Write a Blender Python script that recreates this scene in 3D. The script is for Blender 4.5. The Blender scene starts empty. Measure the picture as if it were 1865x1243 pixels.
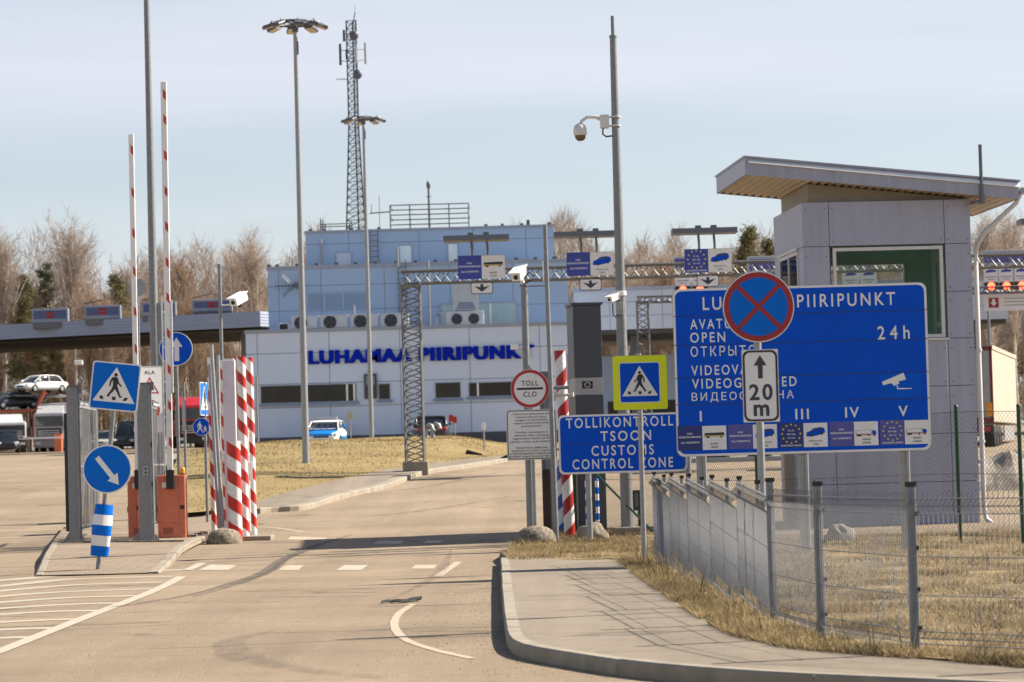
import bpy, bmesh, math, random
import numpy as np
from math import sin, cos, pi, radians, atan, atan2, sqrt, floor
from mathutils import Vector, Matrix, noise, geometry

S = bpy.context.scene
COL = S.collection
random.seed(7)
rng = np.random.default_rng(11)

# ------------------------------------------------------------------ camera
F, CX, CY, EYE = 5500.0, 932.5, 621.5, 1.6      # focal length in photo pixels, photo centre, eye height
PITCH = atan((839 - CY) / F)
ROLL = radians(-1.6)
CAMROT = Matrix.Rotation(pi / 2 + PITCH, 4, 'X') @ Matrix.Rotation(ROLL, 4, 'Z')
cd = bpy.data.cameras.new('camera')
cam = bpy.data.objects.new('camera', cd); COL.objects.link(cam)
cam.matrix_world = Matrix.Translation((0, 0, EYE)) @ CAMROT
cd.sensor_width = 36.0; cd.sensor_fit = 'HORIZONTAL'
cd.lens = F / 1865 * 36.0
cd.clip_start = 0.5; cd.clip_end = 3000
cd.dof.use_dof = True; cd.dof.focus_distance = 40.0; cd.dof.aperture_fstop = 4.5
S.camera = cam

# ------------------------------------------------------------------ sky, sun, exposure
SUN_EL, SUN_AZ = radians(39), radians(73)          # azimuth clockwise from the view direction
w = bpy.data.worlds.new('World'); S.world = w; w.use_nodes = True
nt = w.node_tree; nt.nodes.clear()
out = nt.nodes.new('ShaderNodeOutputWorld'); bg = nt.nodes.new('ShaderNodeBackground')
sky = nt.nodes.new('ShaderNodeTexSky'); sky.sky_type = 'NISHITA'; sky.sun_disc = False
sky.sun_elevation = SUN_EL; sky.sun_rotation = SUN_AZ
sky.air_density = 1.0; sky.dust_density = 0.6; sky.ozone_density = 2.0
tc = nt.nodes.new('ShaderNodeTexCoord'); mp = nt.nodes.new('ShaderNodeMapping')
mp.inputs['Scale'].default_value = (1.2, 1.2, 14)
ns = nt.nodes.new('ShaderNodeTexNoise'); ns.inputs['Scale'].default_value = 1.6; ns.inputs['Detail'].default_value = 5
rp = nt.nodes.new('ShaderNodeMapRange'); rp.inputs['From Min'].default_value = .35; rp.inputs['From Max'].default_value = .75
rp.inputs['To Min'].default_value = .45; rp.inputs['To Max'].default_value = .92
mx = nt.nodes.new('ShaderNodeMix'); mx.data_type = 'RGBA'
mx.inputs['B'].default_value = (7.95, 7.85, 8.45, 1)      # thin veil of high cloud
nt.links.new(tc.outputs['Generated'], mp.inputs['Vector']); nt.links.new(mp.outputs[0], ns.inputs['Vector'])
sx = nt.nodes.new('ShaderNodeSeparateXYZ'); nt.links.new(tc.outputs['Generated'], sx.inputs[0])
el = nt.nodes.new('ShaderNodeMapRange'); el.inputs['From Min'].default_value = .12; el.inputs['From Max'].default_value = .6
el.inputs['To Min'].default_value = 1.0; el.inputs['To Max'].default_value = .05
nt.links.new(sx.outputs['Z'], el.inputs[0])
mu = nt.nodes.new('ShaderNodeMath'); mu.operation = 'MULTIPLY'; nt.links.new(rp.outputs[0], mu.inputs[0]); nt.links.new(el.outputs[0], mu.inputs[1])
bd = nt.nodes.new('ShaderNodeMapRange'); bd.interpolation_type = 'SMOOTHSTEP'; bd.inputs['From Min'].default_value = .1; bd.inputs['From Max'].default_value = .15   # a higher bank of thin cloud
bd.inputs['To Min'].default_value = .62; bd.inputs['To Max'].default_value = 1.05; nt.links.new(sx.outputs['Z'], bd.inputs[0])
m2_ = nt.nodes.new('ShaderNodeMath'); m2_.operation = 'MULTIPLY'; m2_.use_clamp = True; nt.links.new(mu.outputs[0], m2_.inputs[0]); nt.links.new(bd.outputs[0], m2_.inputs[1])
nt.links.new(ns.outputs[0], rp.inputs[0]); nt.links.new(m2_.outputs[0], mx.inputs['Factor'])
nt.links.new(sky.outputs[0], mx.inputs['A']); nt.links.new(mx.outputs['Result'], bg.inputs[0])
bg.inputs[1].default_value = 0.055
nt.links.new(bg.outputs[0], out.inputs[0])
sl = bpy.data.lights.new('sun', 'SUN'); sl.energy = 5.0; sl.angle = radians(.55); sl.color = (1, .9, .76)
so = bpy.data.objects.new('sun', sl); COL.objects.link(so)
to_sun = Vector((sin(SUN_AZ) * cos(SUN_EL), cos(SUN_AZ) * cos(SUN_EL), sin(SUN_EL)))
so.rotation_euler = to_sun.to_track_quat('Z', 'Y').to_euler()
so.location = (30, 10, 40)
S.view_settings.view_transform = 'Standard'; S.view_settings.look = 'None'
S.view_settings.exposure = 1.12; S.view_settings.gamma = 1.0

# ------------------------------------------------------------------ where things stand
CAMLOC = Vector((0, 0, EYE)); M3 = CAMROT.to_3x3()
def P(px, py, D):
    """point of the place seen at photo pixel px, py, D metres ahead"""
    d = M3 @ Vector(((px - CX) / F, -(py - CY) / F, -1.0))
    return CAMLOC + d * (D / d.y)
GP = [(-50, 0), (44, 0), (60, .19), (95, 1.45), (152, 2.42), (260, 3.45), (420, 4.5), (900, 6)]
_s = []
for i in range(len(GP)):
    a = (GP[i][1] - GP[i - 1][1]) / (GP[i][0] - GP[i - 1][0]) if i else 0
    b = (GP[i + 1][1] - GP[i][1]) / (GP[i + 1][0] - GP[i][0]) if i < len(GP) - 1 else a
    _s.append(0 if a * b <= 0 else 2 * a * b / (a + b))
def g(y):
    """height of the road surface y metres ahead"""
    if y <= GP[0][0]: return 0.0
    for i in range(len(GP) - 1):
        if y <= GP[i + 1][0]:
            h = GP[i + 1][0] - GP[i][0]; t = (y - GP[i][0]) / h
            return (GP[i][1] * (1 + 2 * t) * (1 - t) ** 2 + h * _s[i] * t * (1 - t) ** 2
                    + GP[i + 1][1] * t * t * (3 - 2 * t) + h * _s[i + 1] * t * t * (t - 1))
    return GP[-1][1]
def gp(px, py, off=0.0):
    """point of the ground (plus off) seen at a photo pixel"""
    lo = 12.0; d = lo
    while d < 800:
        p = P(px, py, d)
        if p.z - g(d) - off < 0: break
        lo = d; d += 1.0
    hi = d
    for _ in range(30):
        m = (lo + hi) / 2
        if P(px, py, m).z - g(m) - off < 0: hi = m
        else: lo = m
    return P(px, py, hi)
def sstep(a, b, x):
    t = min(1, max(0, (x - a) / (b - a))); return t * t * (3 - 2 * t)
def lerp(a, b, t): return a + (b - a) * t

# ------------------------------------------------------------------ materials
MATS = {}
def nodes(name):
    m = bpy.data.materials.new(name); m.use_nodes = True
    n = m.node_tree; b = n.nodes['Principled BSDF']
    return m, n, b
def mat(name, col, rough=.5, metal=0, var=.12, scale=6.0, bump=0.0, spec=.5, stretch=None, grime=None, grime_amt=.35):
    """painted, metal or stone surface with uneven colour and gloss, optional bump and grime"""
    if name in MATS: return MATS[name]
    m, n, b = nodes(name); L = n.links
    t = n.nodes.new('ShaderNodeTexCoord'); mpn = n.nodes.new('ShaderNodeMapping')
    if stretch: mpn.inputs['Scale'].default_value = stretch
    L.new(t.outputs['Object'], mpn.inputs[0])
    nz = n.nodes.new('ShaderNodeTexNoise'); nz.inputs['Scale'].default_value = scale; nz.inputs['Detail'].default_value = 6
    nz.inputs['Roughness'].default_value = .65
    L.new(mpn.outputs[0], nz.inputs['Vector'])
    mr = n.nodes.new('ShaderNodeMapRange'); mr.inputs[1].default_value = .3; mr.inputs[2].default_value = .7
    mr.inputs[3].default_value = 1 - var; mr.inputs[4].default_value = 1 + var
    L.new(nz.outputs[0], mr.inputs[0])
    hs = n.nodes.new('ShaderNodeHueSaturation'); hs.inputs['Color'].default_value = (*col, 1)
    L.new(mr.outputs[0], hs.inputs['Value']); src = hs.outputs[0]
    if grime:
        n2 = n.nodes.new('ShaderNodeTexNoise'); n2.inputs['Scale'].default_value = scale * .35; n2.inputs['Detail'].default_value = 8
        n2.inputs['Roughness'].default_value = .7
        L.new(mpn.outputs[0], n2.inputs['Vector'])
        m2 = n.nodes.new('ShaderNodeMapRange'); m2.inputs[1].default_value = .52; m2.inputs[2].default_value = .72
        m2.inputs[3].default_value = 0; m2.inputs[4].default_value = grime_amt
        L.new(n2.outputs[0], m2.inputs[0])
        mxn = n.nodes.new('ShaderNodeMix'); mxn.data_type = 'RGBA'; mxn.inputs['B'].default_value = (*grime, 1)
        L.new(m2.outputs[0], mxn.inputs['Factor']); L.new(src, mxn.inputs['A']); src = mxn.outputs['Result']
    L.new(src, b.inputs['Base Color'])
    r2 = n.nodes.new('ShaderNodeMapRange'); r2.inputs[3].default_value = max(.03, rough - .1); r2.inputs[4].default_value = min(1, rough + .12)
    L.new(nz.outputs[0], r2.inputs[0]); L.new(r2.outputs[0], b.inputs['Roughness'])
    b.inputs['Metallic'].default_value = metal
    b.inputs['Specular IOR Level'].default_value = spec
    if bump:
        bp = n.nodes.new('ShaderNodeBump'); bp.inputs['Strength'].default_value = bump; bp.inputs['Distance'].default_value = .02
        L.new(nz.outputs[0], bp.inputs['Height']); L.new(bp.outputs[0], b.inputs['Normal'])
    MATS[name] = m; return m
def mat_glass(name, tint, clear=.5, rough=.02):
    if name in MATS: return MATS[name]
    m, n, b = nodes(name); L = n.links
    b.inputs['Base Color'].default_value = (*tint, 1); b.inputs['Roughness'].default_value = rough
    b.inputs['Specular IOR Level'].default_value = .8
    tr = n.nodes.new('ShaderNodeBsdfTransparent'); tr.inputs[0].default_value = (.86, .93, .9, 1)
    ms = n.nodes.new('ShaderNodeMixShader'); ms.inputs[0].default_value = 1 - clear
    fr = n.nodes.new('ShaderNodeFresnel'); fr.inputs[0].default_value = 1.5
    ad = n.nodes.new('ShaderNodeMath'); ad.operation = 'ADD'; ad.use_clamp = True; ad.inputs[1].default_value = 1 - clear
    L.new(fr.outputs[0], ad.inputs[0]); L.new(ad.outputs[0], ms.inputs[0])
    L.new(tr.outputs[0], ms.inputs[1]); L.new(b.outputs[0], ms.inputs[2])
    L.new(ms.outputs[0], n.nodes['Material Output'].inputs[0])
    MATS[name] = m; return m
def mat_glow(name, col, e):
    if name in MATS: return MATS[name]
    m, n, b = nodes(name)
    b.inputs['Base Color'].default_value = (*col, 1); b.inputs['Emission Color'].default_value = (*col, 1)
    b.inputs['Emission Strength'].default_value = e
    MATS[name] = m; return m
def mat_spiral(name, ca, cb, pitch, hand=1, duty=.47, phase=0.0):
    """barber-pole paint: two colours winding round the post's own axis"""
    if name in MATS: return MATS[name]
    m, n, b = nodes(name); L = n.links
    t = n.nodes.new('ShaderNodeTexCoord'); sp = n.nodes.new('ShaderNodeSeparateXYZ'); L.new(t.outputs['Object'], sp.inputs[0])
    at = n.nodes.new('ShaderNodeMath'); at.operation = 'ARCTAN2'; L.new(sp.outputs['Y'], at.inputs[0]); L.new(sp.outputs['X'], at.inputs[1])
    am = n.nodes.new('ShaderNodeMath'); am.operation = 'MULTIPLY'; am.inputs[1].default_value = hand / (2 * pi); L.new(at.outputs[0], am.inputs[0])
    zm = n.nodes.new('ShaderNodeMath'); zm.operation = 'MULTIPLY_ADD'; zm.inputs[1].default_value = 1 / pitch; zm.inputs[2].default_value = phase; L.new(sp.outputs['Z'], zm.inputs[0])
    ad = n.nodes.new('ShaderNodeMath'); ad.operation = 'ADD'; L.new(am.outputs[0], ad.inputs[0]); L.new(zm.outputs[0], ad.inputs[1])
    fr = n.nodes.new('ShaderNodeMath'); fr.operation = 'FRACT'; L.new(ad.outputs[0], fr.inputs[0])
    lt = n.nodes.new('ShaderNodeMath'); lt.operation = 'LESS_THAN'; lt.inputs[1].default_value = duty; L.new(fr.outputs[0], lt.inputs[0])
    nz = n.nodes.new('ShaderNodeTexNoise'); nz.inputs['Scale'].default_value = 9; nz.inputs['Detail'].default_value = 6; L.new(t.outputs['Object'], nz.inputs['Vector'])
    mr = n.nodes.new('ShaderNodeMapRange'); mr.inputs[1].default_value = .3; mr.inputs[2].default_value = .7; mr.inputs[3].default_value = .85; mr.inputs[4].default_value = 1.05
    L.new(nz.outputs[0], mr.inputs[0])
    mxn = n.nodes.new('ShaderNodeMix'); mxn.data_type = 'RGBA'; mxn.inputs['A'].default_value = (*cb, 1); mxn.inputs['B'].default_value = (*ca, 1)
    L.new(lt.outputs[0], mxn.inputs['Factor'])
    hs = n.nodes.new('ShaderNodeHueSaturation'); L.new(mxn.outputs['Result'], hs.inputs['Color']); L.new(mr.outputs[0], hs.inputs['Value'])
    L.new(hs.outputs[0], b.inputs['Base Color']); b.inputs['Roughness'].default_value = .42
    MATS[name] = m; return m
def mat_ground(name, c1, c2, c3, s1, s2, bump=.4, rough=.9, island=False, extra=None):
    """ground: large blotches (s1), small grain (s2)"""
    if name in MATS: return MATS[name]
    m, n, b = nodes(name); L = n.links
    t = n.nodes.new('ShaderNodeTexCoord')
    mpn = n.nodes.new('ShaderNodeMapping'); L.new(t.outputs['Object'], mpn.inputs[0])
    a = n.nodes.new('ShaderNodeTexNoise'); a.inputs['Scale'].default_value = s1; a.inputs['Detail'].default_value = 7; a.inputs['Roughness'].default_value = .62; L.new(mpn.outputs[0], a.inputs['Vector'])
    c = n.nodes.new('ShaderNodeTexNoise'); c.inputs['Scale'].default_value = s2; c.inputs['Detail'].default_value = 5; c.inputs['Roughness'].default_value = .75; L.new(mpn.outputs[0], c.inputs['Vector'])
    r = n.nodes.new('ShaderNodeValToRGB'); e = r.color_ramp.elements
    e[0].position = .36; e[0].color = (*c1, 1); e[1].position = .66; e[1].color = (*c2, 1)
    L.new(a.outputs[0], r.inputs[0])
    mr = n.nodes.new('ShaderNodeMapRange'); mr.inputs[1].default_value = .45; mr.inputs[2].default_value = .75; mr.inputs[3].default_value = 0; mr.inputs[4].default_value = .75
    L.new(c.outputs[0], mr.inputs[0])
    mxn = n.nodes.new('ShaderNodeMix'); mxn.data_type = 'RGBA'; mxn.inputs['B'].default_value = (*c3, 1)
    L.new(mr.outputs[0], mxn.inputs['Factor']); L.new(r.outputs[0], mxn.inputs['A'])
    src = mxn.outputs['Result']
    if extra: src = extra(n, L, t, src)
    L.new(src, b.inputs['Base Color']); b.inputs['Roughness'].default_value = rough; b.inputs['Specular IOR Level'].default_value = .25
    bp = n.nodes.new('ShaderNodeBump'); bp.inputs['Strength'].default_value = bump; bp.inputs['Distance'].default_value = .03
    L.new(c.outputs[0], bp.inputs['Height']); L.new(bp.outputs[0], b.inputs['Normal'])
    MATS[name] = m; return m
def mat_island(name, cols, rough=.8, trans=0.0, patch=0.0):
    """many small blades or twigs, each its own shade"""
    if name in MATS: return MATS[name]
    m, n, b = nodes(name); L = n.links
    ge = n.nodes.new('ShaderNodeNewGeometry'); r = n.nodes.new('ShaderNodeValToRGB')
    r.color_ramp.interpolation = 'LINEAR'
    while len(r.color_ramp.elements) < len(cols): r.color_ramp.elements.new(.5)
    for i, c in enumerate(cols):
        r.color_ramp.elements[i].position = i / (len(cols) - 1); r.color_ramp.elements[i].color = (*c, 1)
    L.new(ge.outputs['Random Per Island'], r.inputs[0]); src = r.outputs[0]
    if patch:                                   # patches of older, browner growth
        t = n.nodes.new('ShaderNodeTexCoord'); nz = n.nodes.new('ShaderNodeTexNoise'); nz.inputs['Scale'].default_value = patch; nz.inputs['Detail'].default_value = 5
        L.new(t.outputs['Object'], nz.inputs['Vector'])
        mr = n.nodes.new('ShaderNodeMapRange'); mr.inputs[1].default_value = .36; mr.inputs[2].default_value = .62; mr.inputs[3].default_value = .38; mr.inputs[4].default_value = 1.2
        hs = n.nodes.new('ShaderNodeHueSaturation'); L.new(nz.outputs[0], mr.inputs[0]); L.new(mr.outputs[0], hs.inputs['Value']); L.new(src, hs.inputs['Color']); src = hs.outputs[0]
    L.new(src, b.inputs['Base Color'])
    b.inputs['Roughness'].default_value = rough; b.inputs['Specular IOR Level'].default_value = .2
    if trans:
        td = n.nodes.new('ShaderNodeBsdfTranslucent'); L.new(src, td.inputs[0])
        ms = n.nodes.new('ShaderNodeMixShader'); ms.inputs[0].default_value = trans
        L.new(b.outputs[0], ms.inputs[1]); L.new(td.outputs[0], ms.inputs[2]); L.new(ms.outputs[0], n.nodes['Material Output'].inputs[0])
    MATS[name] = m; return m

galv = mat('galvanised_steel', (.21, .22, .23), .5, .35, .18, 14, grime=(.2, .19, .17))
galv_dark = mat('weathered_steel', (.13, .135, .145), .5, .3, .2, 12, grime=(.09, .08, .07))
fence_m = mat('fence_zinc', (.235, .245, .26), .65, .1, .15, 12, spec=.3)
galv_pale = mat('pale_steel', (.3, .31, .32), .45, .4, .14, 12, grime=(.2, .19, .17))
white = mat('white_paint', (.8, .8, .79), .4, 0, .06, 8, grime=(.5, .47, .42), grime_amt=.25)
sign_white = mat('sign_white', (.74, .74, .74), .38, 0, .04, 4, grime=(.5, .48, .44), grime_amt=.2)
sign_blue = mat('sign_blue', (.0, .078, .58), .45, 0, .08, 3, spec=.12)
sign_blue2 = mat('sign_blue_bright', (.0, .135, .6), .45, 0, .06, 3, spec=.12)
sign_blue3 = mat('sign_blue_patch', (.0, .095, .62), .45, 0, .08, 3, spec=.12)
sign_red = mat('sign_red', (.42, .006, .008), .38, 0, .1, 5)
sign_dark_red = mat('faded_dark_red', (.3, .01, .012), .45, 0, .15, 5)
sign_yellow = mat('fluorescent_yellow', (.72, .8, .0), .4, 0, .05, 5)
sign_black = mat('sign_black', (.012, .012, .014), .45, 0, .1, 5)
sign_grey = mat('sign_charcoal', (.035, .038, .045), .45, 0, .1, 5)
panel_blue = mat('panel_violet_blue', (.03, .05, .33), .4, 0, .08, 5)
panel_navy = mat('panel_navy', (.006, .022, .17), .4, 0, .08, 5)
panel_violet = mat('panel_violet', (.07, .075, .33), .4, 0, .12, 5)
star_yellow = mat('star_yellow', (.75, .65, .05), .5, 0, .05)
alu_back = mat('aluminium_back', (.3, .31, .33), .5, .4, .1, 5)
black = mat('black_plastic', (.014, .014, .015), .5, 0, .2, 8)
rubber = mat('rubber', (.01, .01, .01), .8, 0, .2, 8)
concrete = mat('concrete', (.24, .21, .165), .9, 0, .22, 7, bump=.4, grime=(.14, .12, .1))
kerb_m = mat('kerb_concrete', (.28, .245, .19), .9, 0, .2, 3.5, bump=.35, grime=(.17, .145, .11))
orange = mat('orange_paint', (.62, .165, .08), .45, 0, .1, 6, grime=(.4, .2, .13))
glass_dark = mat_glass('dark_glass', (.01, .012, .013), .05)
glass_clear = mat_glass('clear_glass', (.02, .03, .028), .9)
glass_teal = mat('curtained_glass', (.32, .47, .5), .15, 0, .15, 3, stretch=(6, 6, .4), spec=.8)

# ------------------------------------------------------------------ mesh building
OFF = {}
class MB:
    def __init__(s): s.v = []; s.f = []; s.m = []; s.sm = []
    def add(s, vs, fs, mi=0, smooth=False):
        b = len(s.v); s.v += [tuple(v) for v in vs]
        for f in fs: s.f.append(tuple(i + b for i in f)); s.m.append(mi); s.sm.append(smooth)
    def box(s, x0, x1, y0, y1, z0, z1, mi=0, T=None):
        vs = [(x0, y0, z0), (x1, y0, z0), (x1, y1, z0), (x0, y1, z0), (x0, y0, z1), (x1, y0, z1), (x1, y1, z1), (x0, y1, z1)]
        if T: vs = [T @ Vector(v) for v in vs]
        s.add(vs, [(0, 3, 2, 1), (4, 5, 6, 7), (0, 1, 5, 4), (1, 2, 6, 5), (2, 3, 7, 6), (3, 0, 4, 7)], mi)
    def cbox(s, c, d, mi=0, T=None):
        s.box(c[0] - d[0] / 2, c[0] + d[0] / 2, c[1] - d[1] / 2, c[1] + d[1] / 2, c[2] - d[2] / 2, c[2] + d[2] / 2, mi, T)
    def rbox(s, x0, x1, y0, y1, z0, z1, r=.02, mi=0, T=None):
        """box with chamfered edges"""
        bm = bmesh.new(); bmesh.ops.create_cube(bm, size=1)
        for v in bm.verts: v.co = Vector(((x0 + x1) / 2 + v.co.x * (x1 - x0), (y0 + y1) / 2 + v.co.y * (y1 - y0), (z0 + z1) / 2 + v.co.z * (z1 - z0)))
        bmesh.ops.bevel(bm, geom=bm.edges[:], offset=r, segments=2, affect='EDGES', profile=.5)
        bm.verts.index_update()
        s.add([(T @ v.co) if T else v.co.copy() for v in bm.verts], [[v.index for v in f.verts] for f in bm.faces], mi); bm.free()
    def cyl(s, p0, p1, r0, r1=None, n=12, mi=0, caps=True):
        if r1 is None: r1 = r0
        p0 = Vector(p0); p1 = Vector(p1); d = (p1 - p0)
        if d.length < 1e-6: return
        d.normalize(); a = Vector((0, 0, 1)) if abs(d.z) < .9 else Vector((1, 0, 0))
        u = d.cross(a).normalized(); v = d.cross(u)
        vs = []
        for p, r in ((p0, r0), (p1, r1)):
            for i in range(n):
                t = 2 * pi * i / n; vs.append(p + u * (r * cos(t)) + v * (r * sin(t)))
        s.add(vs, [(i, i + n, (i + 1) % n + n, (i + 1) % n) for i in range(n)], mi, n > 6)
        if caps:
            s.add(vs, [tuple(range(n)), tuple(range(2 * n - 1, n - 1, -1))], mi)
    def tube(s, pts, r, n=6, mi=0):
        pts = [Vector(p) for p in pts]
        vs = []; k = len(pts)
        for i, p in enumerate(pts):
            d = (pts[min(i + 1, k - 1)] - pts[max(i - 1, 0)]).normalized()
            a = Vector((0, 0, 1)) if abs(d.z) < .95 else Vector((1, 0, 0))
            u = d.cross(a).normalized(); v = d.cross(u)
            rr = r[i] if isinstance(r, (list, tuple)) else r
            for j in range(n):
                t = 2 * pi * j / n; vs.append(p + u * (rr * cos(t)) + v * (rr * sin(t)))
        fs = [(i * n + j, (i + 1) * n + j, (i + 1) * n + (j + 1) % n, i * n + (j + 1) % n) for i in range(k - 1) for j in range(n)]
        s.add(vs, fs, mi, True)
        s.add(vs, [tuple(range(n)), tuple(range(k * n - 1, (k - 1) * n - 1, -1))], mi)
    def bar(s, p0, p1, w, mi=0): s.cyl(p0, p1, w * .7, w * .7, 4, mi)
    def lathe(s, prof, c=(0, 0, 0), n=20, mi=0, axis='Z', smooth=True):
        vs = []
        for r, h in prof:
            for j in range(n):
                t = 2 * pi * j / n
                if axis == 'Z': vs.append((c[0] + r * cos(t), c[1] + r * sin(t), c[2] + h))
                elif axis == 'Y': vs.append((c[0] + r * cos(t), c[1] + h, c[2] + r * sin(t)))
                else: vs.append((c[0] + h, c[1] + r * cos(t), c[2] + r * sin(t)))
        k = len(prof)
        s.add(vs, [(i * n + j, i * n + (j + 1) % n, (i + 1) * n + (j + 1) % n, (i + 1) * n + j) for i in range(k - 1) for j in range(n)], mi, smooth)
    def prism(s, poly, y0, y1, mi=0, T=None):
        """outline in x,z given the thickness y0 (front) .. y1 (back)"""
        n = len(poly); vs = [(x, y0, z) for x, z in poly] + [(x, y1, z) for x, z in poly]
        if T: vs = [T @ Vector(v) for v in vs]
        s.add(vs, [tuple(range(n)), tuple(range(2 * n - 1, n - 1, -1))] + [(i, i + n, (i + 1) % n + n, (i + 1) % n) for i in range(n)], mi)
    def flat(s, poly, y, mi=0):
        s.add([(x, y, z) for x, z in poly], [tuple(range(len(poly)))], mi)
    def ring(s, outer, inner, y, mi=0):
        n = len(outer); vs = [(x, y, z) for x, z in outer] + [(x, y, z) for x, z in inner]
        s.add(vs, [(i, (i + 1) % n, (i + 1) % n + n, i + n) for i in range(n)], mi)
    def xprism(s, poly, x0, x1, mi=0):
        """outline in y,z given the width x0..x1"""
        n = len(poly); vs = [(x0, y, z) for y, z in poly] + [(x1, y, z) for y, z in poly]
        s.add(vs, [tuple(range(n)), tuple(range(2 * n - 1, n - 1, -1))] + [(i, i + n, (i + 1) % n + n, (i + 1) % n) for i in range(n)], mi)
    def build(s, name, mats, parent=None, label=None, local=False):
        me = bpy.data.meshes.new(name)
        off = Vector((0, 0, 0)) if (local or parent is None) else OFF[parent]
        me.from_pydata([(v[0] - off.x, v[1] - off.y, v[2] - off.z) for v in s.v], [], s.f)
        for m_ in (mats if isinstance(mats, (list, tuple)) else [mats]): me.materials.append(m_)
        me.polygons.foreach_set('material_index', s.m); me.polygons.foreach_set('use_smooth', s.sm)
        if s.f:
            bm = bmesh.new(); bm.from_mesh(me); bmesh.ops.recalc_face_normals(bm, faces=bm.faces[:]); bm.to_mesh(me); bm.free()
        me.update()
        o = bpy.data.objects.new(name, me); COL.objects.link(o)
        if parent: o.parent = parent; OFF[o] = OFF[parent]
        if label: o['label'] = label
        return o
def thing(name, label, cat, loc, group=None, yaw=0.0, lean=0.0, tip=0.0):
    """a thing of several parts: an Empty at its base"""
    o = bpy.data.objects.new(name, None); COL.objects.link(o); o.empty_display_size = .2
    o.location = loc; o.rotation_euler = (tip, lean, yaw); OFF[o] = Vector(loc)
    o['label'] = label; o['category'] = cat
    if group: o['group'] = group
    return o
def tag(o, label, cat, group=None):
    o['label'] = label; o['category'] = cat
    if group: o['group'] = group
    return o
def struct(o, kind='structure'): o['kind'] = kind; return o
def single(mb, name, mats, loc, label, cat, group=None):
    """a thing that is one mesh, its origin at its base"""
    e = Vector(loc); mb.v = [(v[0] - e.x, v[1] - e.y, v[2] - e.z) for v in mb.v]
    o = mb.build(name, mats); o.location = e
    return tag(o, label, cat, group)
def copy_tree(o, loc, label=None, group=None, parent=None):
    c = o.copy(); COL.objects.link(c)
    if parent is None:
        c.location = loc; OFF[c] = Vector(loc)
        if label: c['label'] = label
        if group: c['group'] = group
    else: c.parent = parent
    for ch in [k for k in o.children]: copy_tree(ch, None, parent=c)
    return c

# ------------------------------------------------------------------ flat shapes
def disc(cx, cz, r, n=40): return [(cx + r * cos(2 * pi * i / n), cz + r * sin(2 * pi * i / n)) for i in range(n)]
def rrect(x0, x1, z0, z1, r, n=5):
    o = []
    for cx, cz, a in ((x1 - r, z1 - r, 0), (x0 + r, z1 - r, pi / 2), (x0 + r, z0 + r, pi), (x1 - r, z0 + r, 3 * pi / 2)):
        o += [(cx + r * cos(a + pi / 2 * i / n), cz + r * sin(a + pi / 2 * i / n)) for i in range(n + 1)]
    return o
def rect(x0, x1, z0, z1): return [(x0, z0), (x1, z0), (x1, z1), (x0, z1)]
def star(cx, cz, r): return [(cx + (r if i % 2 == 0 else r * .4) * sin(pi * i / 5), cz + (r if i % 2 == 0 else r * .4) * cos(pi * i / 5)) for i in range(10)]
def limb(p, q, a, b):
    d = Vector((q[0] - p[0], q[1] - p[1])).normalized(); n = Vector((-d.y, d.x))
    return [(p[0] + n.x * a, p[1] + n.y * a), (p[0] - n.x * a, p[1] - n.y * a), (q[0] - n.x * b, q[1] - n.y * b), (q[0] + n.x * b, q[1] + n.y * b)]

TS = bpy.data.scenes.new('lettering_workshop')
_tc = {}
def text_mesh(s, bold=0.0, spacing=1.0):
    k = (s, bold, spacing)
    if k in _tc: return _tc[k]
    cu = bpy.data.curves.new('t', 'FONT'); cu.body = s; cu.size = 1; cu.offset = bold; cu.space_character = spacing
    cu.resolution_u = 4
    ob = bpy.data.objects.new('t', cu); TS.collection.objects.link(ob)
    vl = TS.view_layers[0]; vl.update()
    me = bpy.data.meshes.new_from_object(ob.evaluated_get(vl.depsgraph))
    vs = np.array([v.co[:2] for v in me.vertices]) if len(me.vertices) else np.zeros((1, 2)); fs = [tuple(p.vertices) for p in me.polygons]
    bpy.data.objects.remove(ob); bpy.data.curves.remove(cu); bpy.data.meshes.remove(me)
    _tc[k] = (vs, fs); return _tc[k]
def text(mb, s, x0, z0, y, w=None, h=None, mi=0, bold=.012, spacing=1.0, align='L', thick=0, cap=True):
    """lettering fitted to width w and/or height h, lower left corner x0, z0 (align C: x0 is the middle)"""
    vs, fs = text_mesh(s, bold, spacing); lo = vs.min(0).copy(); hi = vs.max(0).copy()
    if not cap: lo[1] = -.2; hi[1] = .74
    sx = w / (hi[0] - lo[0]) if w else None; sz = h / (hi[1] - lo[1]) if h else None
    sx = sx or sz; sz = sz or sx
    ww = (hi[0] - lo[0]) * sx
    if align == 'C': x0 = x0 - ww / 2
    if align == 'R': x0 = x0 - ww
    pts = [(x0 + (a - lo[0]) * sx, z0 + (b - lo[1]) * sz) for a, b in vs]
    mb.add([(a, y, b) for a, b in pts], fs, mi)
    if thick:
        n = len(pts); mb.add([(a, y + thick, b) for a, b in pts], fs, mi)
        from collections import Counter
        ec = Counter(); dirn = {}
        for f in fs:
            for i in range(len(f)):
                e = (f[i], f[(i + 1) % len(f)]); ec[tuple(sorted(e))] += 1; dirn[tuple(sorted(e))] = e
        vv = [(a, y, b) for a, b in pts] + [(a, y + thick, b) for a, b in pts]
        mb.add(vv, [(e[0], e[1], e[1] + n, e[0] + n) for k_, e in dirn.items() if ec[k_] == 1], mi)
    return ww

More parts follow.
